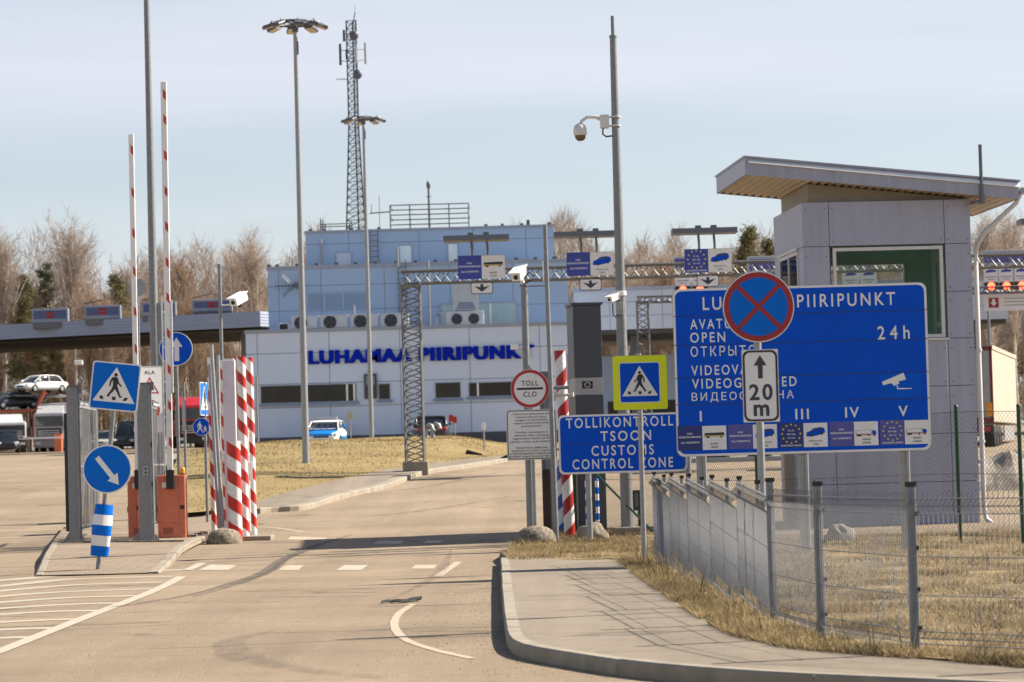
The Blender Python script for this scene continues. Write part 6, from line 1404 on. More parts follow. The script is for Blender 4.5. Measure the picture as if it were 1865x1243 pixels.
single(mb, 'direction_board', [sign_white, panel_blue, alu_back, sign_dark_red], (a[0] + w_ / 2, y0, zt_ - .75), 'white notice board with red arrow square under the three red lights', 'sign board')
display('display box between the starred sign and the booth', 1363, 466, 66, 30, 0); display('display with two red lights behind the starred sign', 1228, 466, 62, 24, 2); display('display seen through the booth window', 1534, 463, 66, 26, 2)

# ------------------------------------------------------------------ canopies
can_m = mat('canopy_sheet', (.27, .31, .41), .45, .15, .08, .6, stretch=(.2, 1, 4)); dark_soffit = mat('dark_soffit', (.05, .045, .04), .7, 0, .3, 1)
D = 186.0; f3 = lambda x, y: P(x, y, D); a = f3(473, 567); c = f3(473, 594); zt, zb = a.z, c.z
t = thing('canopy', 'long grey ribbed canopy over the inspection lanes on the left', 'canopy', (-25, D, g(D))); xl, yl = -62.0, D - 34; xr, yr = a.x, D
p0 = P(0, 592, 194); 
mb = MB(); xl, yl = -60, lerp(D, 194, (a.x + 60) / (a.x - P(0, 592, 194).x)); d = Vector((a.x - xl, D - yl, 0)); L_ = d.length; d.normalize(); nn = Vector((-d.y, d.x, 0)); k = 5
for i in range(k):
    z0 = lerp(zb, zt, i / k); z1 = lerp(zb, zt, (i + .95) / k)
    for (q0, q1) in ((Vector((xl, yl, 0)), Vector((xr, D, 0))), (Vector((xr, D, 0)), Vector((xr, D, 0)) + nn * 16)):
        dd = (q1 - q0).normalized(); o_ = Vector((dd.y, -dd.x, 0)) * .03
        mb.add([q0 + o_ + Vector((0, 0, z0)), q1 + o_ + Vector((0, 0, z0)), q1 + Vector((0, 0, z1)), q0 + Vector((0, 0, z1))], [(0, 1, 2, 3)], 0)
        mb.add([q0 + o_ + Vector((0, 0, z0)), q1 + o_ + Vector((0, 0, z0)), q1 + Vector((0, 0, z0 - .05)), q0 + Vector((0, 0, z0 - .05))], [(0, 1, 2, 3)], 0)
A, B_ = Vector((xl, yl, 0)), Vector((xr, D, 0)); in_ = nn * .05
vs = [A + in_, B_ + in_, B_ + nn * 16, A + nn * 16]
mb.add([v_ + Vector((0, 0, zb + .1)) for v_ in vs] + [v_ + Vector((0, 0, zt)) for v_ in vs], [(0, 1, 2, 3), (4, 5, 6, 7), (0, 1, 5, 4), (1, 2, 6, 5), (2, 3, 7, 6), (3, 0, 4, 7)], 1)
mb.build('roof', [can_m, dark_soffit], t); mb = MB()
for i in range(14):
    for j in range(1, 5):
        q0 = A + d * (L_ * (i + .5) / 14) + nn * (3.3 * j); mb.cbox((q0.x, q0.y, zb + .02), (1.3, .5, .1), 0)
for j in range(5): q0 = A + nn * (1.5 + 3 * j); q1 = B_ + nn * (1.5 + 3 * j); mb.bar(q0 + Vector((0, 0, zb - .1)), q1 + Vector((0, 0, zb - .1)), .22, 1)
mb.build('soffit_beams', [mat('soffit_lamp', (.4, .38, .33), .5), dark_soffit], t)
for sx_ in (.1, .35, .93, .985):
    for j in (4, 13):
        q0 = A + d * (L_ * sx_) + nn * j; mb = MB(); mb.box(q0.x - .2, q0.x + .2, q0.y - .2, q0.y + .2, g(q0.y) - .3, zb + .1); mb.build('column', galv_dark, t)
for x, w_, y0, y1, lab in ((44, 67, 557, 585, 'leftmost of four striped lane displays on the canopy edge'), (147, 66, 553, 580, 'second from left of four striped lane displays on the canopy edge'), (257, 62, 549, 576, 'striped lane display on the canopy edge half hidden by the tall mast'), (353, 72, 546, 570, 'rightmost of four striped lane displays on the canopy edge')):
    q0 = P(x, y1, 189); q1 = P(x + w_, y0, 189); tt = thing('lane_display', lab, 'lane display', ((q0.x + q1.x) / 2, 189, q0.z - .4), 'striped lane displays on the canopy'); mb = MB(); yy = 192.5 - (x / 400) * 5
    mb.rbox(q0.x, q1.x, yy, yy + .5, q0.z, q1.z, .04, 0); n_ = 6
    for i in range(n_): za = lerp(q0.z + .25, q1.z - .12, i / n_); mb.flat(rect(q0.x + .12, q1.x - .12, za, za + (q1.z - q0.z - .37) / n_ * .68), yy - .005, 1)
    xm = (q0.x + q1.x) / 2
    for zz in (.42, .68): za = lerp(q0.z, q1.z, zz); mb.flat([(xm - .35, za), (xm - .12, za + .09), (xm + .12, za + .09), (xm + .35, za), (xm + .12, za - .09), (xm - .12, za - .09)], yy - .011, 2)
    mb.build('display_box', [mat('display_frame', (.22, .26, .34), .45, .1), panel_navy, sign_dark_red], tt); mb = MB(); mb.box(q0.x + .05, q1.x - .05, yy + .05, yy + 1.2, q0.z - .35, q0.z - .01); mb.bar((q0.x + .05, yy - .1, q1.z + .12), (lerp(q0.x, q1.x, .55), yy - .6, q1.z + .32), .05); mb.build('support', galv_dark, tt)
# far pale canopy behind the pillar
D = 172.0; a = P(1045, 527, D); c = P(1045, 603, D); e = P(1420, 515, D)
t = thing('canopy', 'broad pale canopy building behind the dark pillar and big board', 'canopy', ((a.x + e.x) / 2, D, g(D))); mb = MB(); XE = 28.3; mb.box(a.x, XE, D, D + 18, c.z, a.z, 0)
for x in range(5, 29, 3): mb.box(x + a.x - 3, x + a.x - 2.96, D - .005, D + .01, c.z, a.z - .2, 1)
for k in (.33, .66): mb.box(a.x, XE, D - .007, D + .01, lerp(c.z, a.z, k) - .02, lerp(c.z, a.z, k) + .02, 1)
mb.box(a.x - .05, XE + .05, D - .08, D + 18, a.z - .16, a.z + .04, 2); mb.build('fascia', [mat('pale_cladding', (.45, .48, .54), .5, .05, .06, .3), joint_m, coping], t)
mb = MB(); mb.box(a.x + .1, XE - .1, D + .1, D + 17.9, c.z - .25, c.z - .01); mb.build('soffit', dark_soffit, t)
for i in range(4): mb = MB(); x = a.x + 3.5 + 6.5 * i; mb.box(x - .25, x + .25, D + 3, D + 3.5, g(D) - .3, c.z - .1); mb.build('column', galv_dark, t)
mb = MB(); mb.rbox(a.x + 1.5, a.x + 8, D + 8, D + 12, g(D) - .2, c.z - 1.2, .05, 0); mb.box(a.x + 2, a.x + 7.5, D + 7.98, D + 8, g(D) + 1.1, g(D) + 2.3, 1); mb.build('kiosk', [wall_low, glass_b], t)

# ================================================================== VEHICLES
tyre = mat('tyre', (.018, .018, .02), .85, 0, .15, 10); rim_m = mat('alloy_rim', (.45, .46, .48), .35, .7, .1, 6); carglass = mat('car_glass', (.012, .016, .02), .05, 0, .3, .6, spec=.9)
lamp_clear = mat('headlamp', (.6, .62, .65), .15, .3, .1); lamp_red = mat('tail_lamp', (.35, .01, .012), .25, 0, .1); chrome = mat('grille_chrome', (.5, .5, .52), .25, .8, .1)
def paint(name, c): return mat(name, c, .28, 0, .05, 2, spec=.6)
def hull(mb, st, mi, T=None, smooth=True):
    """lofted shell: stations (x, half width, z0, z1, roundness)"""
    n = 14; vs = []
    for x, hw, z0, z1, rr in st:
        cz = (z0 + z1) / 2; hz = (z1 - z0) / 2
        for i in range(n):
            a = 2 * pi * (i + .5) / n; e = 2 / rr
            cx_ = math.copysign(abs(cos(a)) ** e, cos(a)) * hw; c2 = math.copysign(abs(sin(a)) ** e, sin(a)) * hz; vs.append((x, cx_, cz + c2))
    k = len(st); vs = [T @ Vector(v) for v in vs] if T else vs
    mb.add(vs, [(i * n + j, i * n + (j + 1) % n, (i + 1) * n + (j + 1) % n, (i + 1) * n + j) for i in range(k - 1) for j in range(n)], mi, smooth); mb.add(vs, [tuple(range(n)), tuple(range(k * n - 1, (k - 1) * n - 1, -1))], mi)
def wheel(parent, x, y, r, w_=.2, name='wheel'):
    mb = MB(); mb.lathe([(r * .6, -w_ / 2), (r * .93, -w_ / 2), (r, -w_ * .35), (r, w_ * .35), (r * .93, w_ / 2), (r * .6, w_ / 2)], (x, y, r), 22, 0, 'Y'); wo = mb.build(name, tyre, parent, local=True); mb = MB(); s_ = 1 if y > 0 else -1
    mb.lathe([(r * .62, -w_ * .4), (r * .62, w_ * .4), (r * .5, w_ * .42), (.0, w_ * .36)] if s_ > 0 else [(r * .62, w_ * .4), (r * .62, -w_ * .4), (r * .5, -w_ * .42), (.0, -w_ * .36)], (x, y, r), 18, 0, 'Y'); mb.build('rim', rim_m, wo, local=True)
def car(label, loc, yaw, pm, kind='sedan', L=4.7, W=1.82, H=1.46, hood=None, cat='car', bar=False, extra=None):
    """front of the car points along local +x"""
    t = thing('parked_car', label, cat, loc, yaw=yaw); h = L / 2; hw = W / 2; mb = MB(); suv = kind == 'suv'; b_ = .2 if not suv else .26; sh = .92 if not suv else 1.08; rear = -h + (.55 if kind == 'sedan' else .1)
    hull(mb, [(-h, hw * .72, b_ + .2, sh - .12, 3.2), (-h + .12, hw * .9, b_ + .08, sh - .02, 3.6), (-h + .6, hw * .98, b_, sh + .02, 4), (-.3, hw, b_, sh, 4), (h - 1.3, hw, b_, sh - .04, 4), (h - .7, hw * .97, b_, sh - .13, 3.6), (h - .2, hw * .88, b_ + .03, sh - .24, 3.2), (h, hw * .7, b_ + .12, sh - .36, 3)], 0)
    body = mb.build('body', pm, t, local=True); mb = MB()
    roofx0 = rear + (.75 if kind == 'sedan' else .45); roofx1 = .55
    hull(mb, [(rear, hw * .8, sh - .15, sh + .0, 3), (roofx0 * .6 + rear * .4, hw * .8, sh - .15, H - .17, 3), (roofx0, hw * .76, sh - .15, H - .03, 3.2), (.0, hw * .77, sh - .15, H, 3.4), (roofx1, hw * .76, sh - .15, H - .05, 3.2), (roofx1 + .45, hw * .8, sh - .15, H - .3, 3), (roofx1 + .98, hw * .84, sh - .2, sh - .03, 3)], 0)
    mb.build('windows', carglass, t, local=True); mb = MB()
    hull(mb, [(roofx0 - .12, hw * .7, H - .1, H - .02, 2.6), (roofx0 + .1, hw * .77, H - .11, H + .005, 3), (0, hw * .78, H - .1, H + .02, 3), (roofx1, hw * .77, H - .12, H - .02, 3), (roofx1 + .12, hw * .72, H - .14, H - .09, 2.6)], 0)
    for s_ in (-1, 1):
        mb.tube([(roofx1 + .95, s_ * hw * .86, sh - .05), (roofx1 + .45, s_ * hw * .78, H - .3), (roofx1 + .02, s_ * hw * .74, H - .07)], .035, 6); mb.tube([(rear + .08, s_ * hw * .8, sh), (roofx0 * .6 + rear * .4, s_ * hw * .78, H - .2), (roofx0, s_ * hw * .73, H - .06)], .06, 6); mb.tube([(-.15, s_ * hw * .9, sh - .05), (-.18, s_ * hw * .76, H - .08)], .04, 6)
    mb.build('roof', pm, t, local=True)
    for sx in (-h + .85, h - .87):
        for sy in (-1, 1): wheel(t, sx, sy * (hw - .1), .33 if not suv else .37)
    for s_ in (-1, 1):
        mb = MB(); hull(mb, [(h - .45, .13, sh - .36, sh - .22, 3), (h - .25, .2, sh - .39, sh - .22, 3), (h - .06, .17, sh - .44, sh - .33, 3)], 0, Matrix.Translation((0, s_ * hw * .68, 0))); mb.build('headlight', lamp_clear, t, local=True)
        mb = MB(); hull(mb, [(-h - .01, .2, sh - .3, sh - .14, 3), (-h + .18, .22, sh - .31, sh - .1, 3)], 0, Matrix.Translation((0, s_ * hw * .62, 0))); mb.build('taillight', lamp_red, t, local=True)
        mb = MB(); mb.rbox(roofx1 + .5, roofx1 + .7, s_ * (hw + .1) - .1, s_ * (hw + .1) + .1, sh - .0, sh + .16, .05); mb.build('mirror', hood or pm, t, local=True)
    mb = MB(); mb.rbox(h - .1, h + .012, -hw * .42, hw * .42, sh - .5, sh - .34, .02); mb.box(h - .05, h + .016, -hw * .6, hw * .6, b_ + .08, b_ + .17); gr = mb.build('grille', black, t, local=True)
    mb = MB(); mb.box(-h - .02, -h + .02, -.26, .26, sh - .32, sh - .21); mb.build('number_plate', sign_white, t, local=True)
    if hood:
        mb = MB(); hull(mb, [(roofx1 + .98, hw * .84, sh - .12, sh + .012, 3), (h - .9, hw * .84, sh - .2, sh - .055, 3), (h - .35, hw * .76, sh - .34, sh - .16, 3), (h - .02, hw * .66, sh - .42, sh - .27, 3), (h + .02, hw * .6, sh - .42, sh - .3, 3)], 0); mb.build('bonnet', hood, t, local=True)
    if bar: mb = MB(); mb.rbox(.0, .22, -.62, .62, H + .04, H + .15, .03); mb.box(.06, .16, -.6, .6, H - .0, H + .05); mb.build('light_bar', mat('light_bar', (.35, .36, .4), .3), t, local=True)
    if extra: extra(t, h, hw, sh)
    return t
pw = paint('white_car_paint', (.78, .78, .78)); pk = paint('black_car_paint', (.012, .012, .014)); pgd = paint('dark_grey_car_paint', (.05, .055, .065)); pb = paint('police_blue', (.004, .2, .62)); psv = paint('silver_car_paint', (.35, .36, .38)); pr = paint('red_truck_paint', (.42, .02, .03)); pbl = paint('dark_car_paint', (.02, .022, .03))
D = 152.5
def police(t, h, hw, sh):
    vs, fs = text_mesh('POLITSEI', .03, 1.1); lo, hi = vs.min(0), vs.max(0); k = 1.25 / (hi[0] - lo[0]); mb = MB()
    mb.add([(h - .78 + (b - lo[1]) * .24, -.62 + (a - lo[0]) * k, sh - .02 - (b - lo[1]) * .05) for a, b in vs], fs); mb.build('lettering', sign_white, t, local=True)
    mb = MB()
    for s_ in (-1, 1): mb.box(-h + .9, h - 1.0, s_ * (hw + .004) - .003, s_ * (hw + .004) + .003, .42, .66)
    mb.build('side_stripe', pb, t, local=True)
p = P(590, 812, D); car('white police car with bright blue bonnet facing the camera', (p.x, D + 2, g(D) - .0), radians(-93), pw, 'suv', 4.65, 1.84, 1.5, pb, 'police car', True, police)
p = P(783, 812, D); car('black car seen from behind near the vent pipes by the building', (p.x, D + 2, g(D)), radians(92), pbl, 'suv', 4.7, 1.9, 1.55)
DY = 250.0
# car transporter and lorries in the yard, far left
def truck_cab(label, loc, yaw, cm, lower=None, W=2.5, H=3.1, name='truck', cat='truck', trailer=None, box_m=None, tail=False):
    t = thing(name, label, cat, loc, yaw=yaw); mb = MB(); lower = lower or cm
    mb.rbox(-.95, 1.05, -W / 2, W / 2, 1.0, H, .16); mb.rbox(.2, 1.1, -W / 2, W / 2, .55, 1.05, .06, 1); mb.prism([(-.9, H - .05), (.7, H - .05), (-.5, H + .55), (-.9, H + .6)], -W * .42, W * .42, 0); mb.build('cab', [cm, lower], t, local=True)
    mb = MB(); mb.rbox(1.0, 1.07, -W * .45, W * .45, H - 1.15, H - .3, .03); mb.box(-.1, .9, -W / 2 - .006, -W / 2 + .01, H - 1.15, H - .45); mb.box(-.1, .9, W / 2 - .01, W / 2 + .006, H - 1.15, H - .45); mb.build('windscreen', carglass, t, local=True)
    mb = MB(); mb.rbox(1.04, 1.12, -W * .4, W * .4, 1.1, H - 1.28, .02, 0)
    for k in range(4): mb.box(1.11, 1.135, -W * .36, W * .36, 1.18 + .17 * k, 1.25 + .17 * k, 1)
    mb.build('grille', [black, chrome], t, local=True); mb = MB(); mb.rbox(.95, 1.16, -W / 2, W / 2, .35, .95, .06); mb.build('bumper', lower, t, local=True)
    for s_ in (-1, 1):
        mb = MB(); mb.rbox(1.14, 1.18, s_ * W * .36 - .2, s_ * W * .36 + .2, .62, .82, .02); mb.build('headlight', lamp_clear, t, local=True); mb = MB(); mb.rbox(.8, .95, s_ * (W / 2 + .22) - .12, s_ * (W / 2 + .22) + .12, H - 1.2, H - .45, .04); mb.bar((.85, s_ * W / 2, H - .6), (.85, s_ * (W / 2 + .2), H - .6), .04); mb.build('mirror', black, t, local=True); wheel(t, .3, s_ * (W / 2 - .16), .5, .3); wheel(t, -3.2, s_ * (W / 2 - .25), .5, .5)
    mb = MB(); mb.box(-4.4, .9, -.45, .45, .6, .95); mb.build('chassis', black, t, local=True)
    if trailer:
        mb = MB(); mb.rbox(-trailer - 1.3, -1.3, -1.27, 1.27, 1.15, 4.0, .05); mb.build('trailer', box_m, t, local=True)
        for k in range(3):
            for s_ in (-1, 1): wheel(t, -trailer + 1.8 - 1.3 * k, s_ * 1.05, .5, .36)
    return t
pgrey = paint('grey_truck_paint', (.42, .42, .43)); pcream = mat('white_tarpaulin', (.66, .64, .6), .6, 0, .06, 1); psilver = paint('white_truck_paint', (.6, .6, .62))
def yl(px_, py, D): return Vector((P(px_, py, D).x, D, g(D)))
truck_cab('grey lorry with high white trailer beside the left gate post', yl(93, 820, 246), radians(-88), pgrey, mat('bumper_grey', (.2, .2, .21), .5), 2.5, 3.2, trailer=11, box_m=pcream)
truck_cab('white car transporter lorry at the left edge of the picture', yl(18, 822, 240), radians(-75), psilver, black, 2.5, 2.5, 'car_transporter')
q0 = yl(62, 822, 247); mb = MB(); zb = q0.z
t = thing('transporter_deck', 'orange and red steel car transporter deck holding two cars', 'transporter deck', q0)
mb = MB(); red_f = mat('transporter_red', (.55, .09, .03), .45, 0, .1, 2)
X0 = P(-40, 750, 247).x; X1 = P(80, 750, 247).x; z1 = P(40, 722, 247).z; z0 = P(20, 745, 247).z
mb.tube([(X1 - .9, 246.3, zb + 1.2), (X1 - .8, 246.3, z0 - .6), (X1 - .2, 246.3, z0 + .6), (X1 + .2, 246.3, z1 + .35)], .14, 6); mb.box(X0, X1, 246, 252, z0 - .28, z0 - .13)
mb.build('frame', red_f, t); mb = MB(); mb.box(X0, X1, 246, 252, z0 - .12, z0 - .06); mb.box(P(28, 720, 247).x, P(108, 720, 247).x, 247, 253.5, P(60, 718, 247).z - .18, P(60, 718, 247).z - .05)
for x in (P(34, 720, 247).x, P(104, 720, 247).x): mb.bar((x, 252.5, zb), (x, 252.5, P(60, 718, 247).z - .2), .16)
mb.build('deck', galv_dark, t)
p = P(70, 717, 248.5); car('white saloon car on the upper deck of the car transporter', (p.x, 250, P(70, 715, 249).z), radians(-127), pw, 'sedan', 4.8, 1.85, 1.45); p = P(22, 745, 248); car('dark grey saloon car on the lower deck of the transporter', (p.x, 248.6, P(20, 746, 248).z), radians(-140), pgd, 'sedan', 4.6, 1.8, 1.45)
p = yl(14, 826, 232); car('black car with pale bonnet at the left edge of the yard', p, radians(-80), pk, 'suv', 4.6, 1.85, 1.75); p = yl(234, 822, 240); car('black van parked right of the leaning sign pole', p, radians(-93), pk, 'suv', 4.9, 1.95, 2.3, None, 'van'); p = yl(196, 815, 258); car('silver car behind the barred gate leaf', p, radians(-100), psv, 'suv', 4.6, 1.85, 1.7)
truck_cab('red lorry behind the round path sign', yl(350, 802, 236), radians(-80), pr, black, 2.5, 3.4, trailer=9, box_m=mat('dark_red_tarpaulin', (.3, .03, .035), .6))
q0 = yl(107, 822, 238); mb = MB(); mb.rbox(q0.x - .3, q0.x + .3, 237.7, 238.3, q0.z, q0.z + 1.4, .04); t = thing('barrier', 'far orange barrier with lowered white arm in the yard', 'barrier', q0, 'far yard barrier'); mb.build('cabinet', orange, t); mb = MB(); mb.box(P(10, 793, 238).x, q0.x + .2, 237.5, 237.6, q0.z + 1.05, q0.z + 1.2); mb.build('arm', white, t)
q0 = yl(140, 822, 262); t, h = pole('camera_pole', 'thin grey pole with white camera among the far trees', 'pole', (134, 622), (140, 800), 240, .09, .07, galv); a = (.25, 0, h * .78); mb = MB(); mb.rbox(a[0] - .3, a[0] + .35, -.2, .2, a[2] - .18, a[2] + .18, .06); mb.build('bullet_camera', white, t, local=True)

# lorry trailers on the right beyond the booth
def rear_trailer(label, x, ytop, ybase, D, yaw, side_m, door_m):
    p = P(x, ybase, D); p.z = g(D) - .25; H = P(x, ytop, D).z - p.z; t = thing('lorry_trailer', label, 'lorry trailer', p, 'lorry trailers parked on the right', yaw=yaw); mb = MB(); L_ = 12.5; W_ = 1.25
    mb.rbox(0, L_, -W_, W_, 1.1, H, .04); mb.box(-.02, L_ + .02, -W_ - .03, W_ + .03, H - .12, H + .02); mb.build('box_body', side_m, t, local=True); mb = MB()
    mb.box(-.06, -.005, -W_ + .08, -.01, 1.25, H - .16, 0); mb.box(-.06, -.005, .01, W_ - .08, 1.25, H - .16, 0)
    for a0, a1, c0, c1 in ((-W_ - .01, -W_ + .08, 1.1, H - .04), (W_ - .08, W_ + .01, 1.1, H - .04), (-W_, W_, H - .15, H - .02), (-W_, W_, 1.08, 1.24)): mb.box(-.09, -.004, a0, a1, c0, c1, 1)
    for yy in (-.9, -.3, .3, .9): mb.cyl((-.09, yy, 1.25), (-.09, yy, H - .2), .02, n=6, mi=2)
    mb.build('rear_door', [door_m, mat('door_frame_red', (.14, .015, .015), .5), galv], t, local=True); mb = MB(); mb.box(-.1, -.0, -W_, W_, .75, 1.0); mb.build('bumper', black, t, local=True)
    for s_ in (-1, 1): mb = MB(); mb.box(-.11, -.06, s_ * W_ * .75 - .2, s_ * W_ * .75 + .2, .8, .95); mb.build('taillight', lamp_red, t, local=True); mb = MB(); mb.box(-.1, -.092, s_ * W_ * .9 - .1, s_ * W_ * .9 + .1, 1.3, 1.75); mb.build('marker_board', mat('amber_marker', (.65, .25, .01), .4), t, local=True)
    for k in range(3):
        for s_ in (-1, 1): wheel(t, 1.6 + 1.3 * k, s_ * 1.02, .5, .36)
    mb = MB(); mb.box(3.0 + 2, L_ - 2, -W_ - .01, -W_ + .03, .5, 1.0); mb.build('side_guard', galv_pale, t, local=True)
rear_trailer('cream lorry trailer with sunlit side right of the booth', 1744, 632, 846, 101, radians(77), mat('cream_tarpaulin', (.38, .34, .27), .7, 0, .08, 1, grime=(.28, .24, .18)), mat('grey_door', (.3, .31, .34), .5))
rear_trailer('brown red lorry trailer cut off by the right edge of the picture', 1940, 640, 836, 128, radians(78), mat('brown_tarpaulin', (.3, .2, .16), .6, 0, .1, 1), mat('dark_door', (.1, .05, .05), .5))
# dirty snow heap
D = 74.0; bm = bmesh.new(); bmesh.ops.create_grid(bm, x_segments=60, y_segments=24, size=1); cx_ = P(1850, 900, D).x; mb = MB()
for v_ in bm.verts:
    x = v_.co.x * 4.2; y = v_.co.y * 2.2; r = max(0, 1 - (x / 4.2) ** 2) * max(0, 1 - (y / 2.2) ** 2); n_ = noise.fractal(Vector((x * .9, y * .9, 4)), 1, 2, 5) * .3
    v_.co = Vector((cx_ + x, D + y, g(D) - .12 + max(0, r) ** .6 * (.85 + n_ + .25 * noise.noise(Vector((x * 1.7, y * 1.7, 0))))))
bm.verts.index_update(); mb.add([v_.co.copy() for v_ in bm.verts], [[v_.index for v_ in f_.verts] for f_ in bm.faces], 0, False); bm.free()
single(mb, 'snow_heap', mat_ground('dirty_snow', (.22, .18, .14), (.42, .38, .33), (.1, .08, .06), 1.6, 5.0, 1.0), (cx_, D, g(D)), 'heap of dirty old snow below the lorry trailers', 'snow heap')
# low lorry under the big board, sunlit concrete wall
D = 92; a = P(1272, 842, D); c = P(1400, 872, D); mb = MB(); t = thing('flatbed_trailer', 'low flatbed trailer glimpsed under the big blue board', 'trailer', ((a.x + c.x) / 2, D, g(D) - .6)); mb.rbox(a.x - 1.5, c.x + .6, D, D + 2.4, a.z - .25, a.z + .12, .03); mb.build('bed', galv_pale, t)
for x in (a.x + .6, a.x + 1.9): mb = MB(); mb.lathe([(.3, -.15), (.48, -.15), (.5, 0), (.48, .15), (.3, .15)], (x, D + .3, g(D) - .15), 20, 0, 'Y'); mb.build('wheel', tyre, t)
D = 60; a = P(1428, 832, D); c = P(1462, 955, D); mb = MB(); mb.rbox(a.x, c.x, D, D + .3, c.z - .3, a.z + .3, .02); single(mb, 'concrete_wall', mat('peach_render', (.5, .4, .3), .8, 0, .06, 2), ((a.x + c.x) / 2, D, c.z - .3), 'short sunlit peach coloured wall left of the guard booth', 'wall')

# ------------------------------------------------------------------ small signs before the building
def small_sign(name, label, x, top, plate, base, D, m, cat='sign', group=None):
    b = P(x, base, D); z1 = P(x, top, D).z; z0 = P(x, plate, D).z; hw = (9 if name == 'notice_board' else 7) / 2 / F * D * 1.1; b.z = min(b.z, zm(b.x, D)) if D < 149 else g(D); t = thing(name, label, cat, b, group); mb = MB(); mb.rbox(b.x - hw, b.x + hw, D - .03, D, z0, z1, .02); mb.build('sign_plate', m, t); mb = MB(); mb.cyl((b.x, D + .02, b.z - .3), (b.x, D + .02, z1), .03, n=8); mb.build('pole', galv_pale, t)
small_sign('notice_board', 'small pale greenish square sign right of the police car', 639, 751, 764, 800, 150, mat('pale_green_sign', (.4, .4, .27), .5))
small_sign('lane_marker', 'small white upright sign on a thin post at the end of the mound', 882, 770, 783, 818, 112, sign_white)
for x, l in ((822, 'left of two small red topped markers by the black car'), (829, 'right of two small red topped markers by the black car')): small_sign('warning_marker', l, x, 756 + (x - 822) * .4, 768 + (x - 822) * .4, 794, 150.5, sign_red, 'marker', 'red topped markers')
for i, (x0, x1) in enumerate(((776, 788), (788, 801))):
    D = 122.0 + i; b = P(x0, 796, D); b.z = zm(b.x, D) - .1; r = .09; z1 = P(x0, 775 + i * -2, D).z; xe = P(x1, 780, D).x; mb = MB(); mb.tube([(b.x, D, b.z), (b.x, D, z1 - .15), (b.x + .06, D, z1 - .03), ((b.x + xe) / 2, D, z1 + .02), (xe - .05, D, z1 - .03), (xe, D, z1 - .2)], r, 10)
    single(mb, 'vent_pipe', galv_pale, b, ('left of two grey gooseneck vent pipes on the mound', 'right of two grey gooseneck vent pipes on the mound')[i], 'vent pipe', 'gooseneck vent pipes')
p = P(862, 806, 106); p.z = zm(p.x, 106); mb = MB(); mb.rbox(p.x - .3, p.x + .3, 105.8, 106.2, p.z - .05, p.z + .14, .05, 0, Matrix.Translation(p) @ Matrix.Rotation(.3, 4, 'Y') @ Matrix.Translation(-p)); single(mb, 'manhole_cover', rubber, p, 'small dark tilted cover lying on the mound grass', 'cover')
# thin white post at the left corner of the building
t, h = pole('flag_pole', 'thin pale post before the left corner of the building', 'post', (467, 687), (470, 806), 150, .06, .06, galv_pale)

# ================================================================== TREES
bark_b = mat('birch_bark', (.55, .48, .4), .85, 0, .3, 3, bump=.3, grime=(.09, .06, .05), grime_amt=.8); bark_g = mat('brown_bark', (.33, .255, .185), .9, 0, .25, 4, bump=.3); bark_p = mat('pine_bark', (.22, .12, .06), .9, 0, .25, 3)
twig_b = mat_island('birch_twigs', [(.26, .205, .17), (.42, .345, .29), (.33, .26, .21), (.5, .43, .37)], .9, .35); twig_g = mat_island('brown_twigs', [(.22, .15, .105), (.37, .27, .195), (.28, .2, .14), (.45, .35, .26)], .9, .35)
needles = mat_island('pine_needles', [(.09, .09, .04), (.17, .155, .07), (.12, .115, .055), (.21, .175, .085)], .8, .25); spruce_m = mat_island('spruce_needles', [(.05, .06, .03), (.09, .095, .045), (.07, .075, .038)], .8, .2)
def tris(name, V, m, parent):
    n = len(V); me = bpy.data.meshes.new(name); V = np.array(V, dtype=np.float32); me.vertices.add(3 * n); me.vertices.foreach_set('co', V.ravel()); me.loops.add(3 * n); me.loops.foreach_set('vertex_index', np.arange(3 * n, dtype=np.int32)); me.polygons.add(n); me.polygons.foreach_set('loop_start', np.arange(0, 3 * n, 3, dtype=np.int32)); me.materials.append(m); me.update(calc_edges=True)
    o = bpy.data.objects.new(name, me); COL.objects.link(o); o.parent = parent; OFF[o] = OFF[parent]; return o
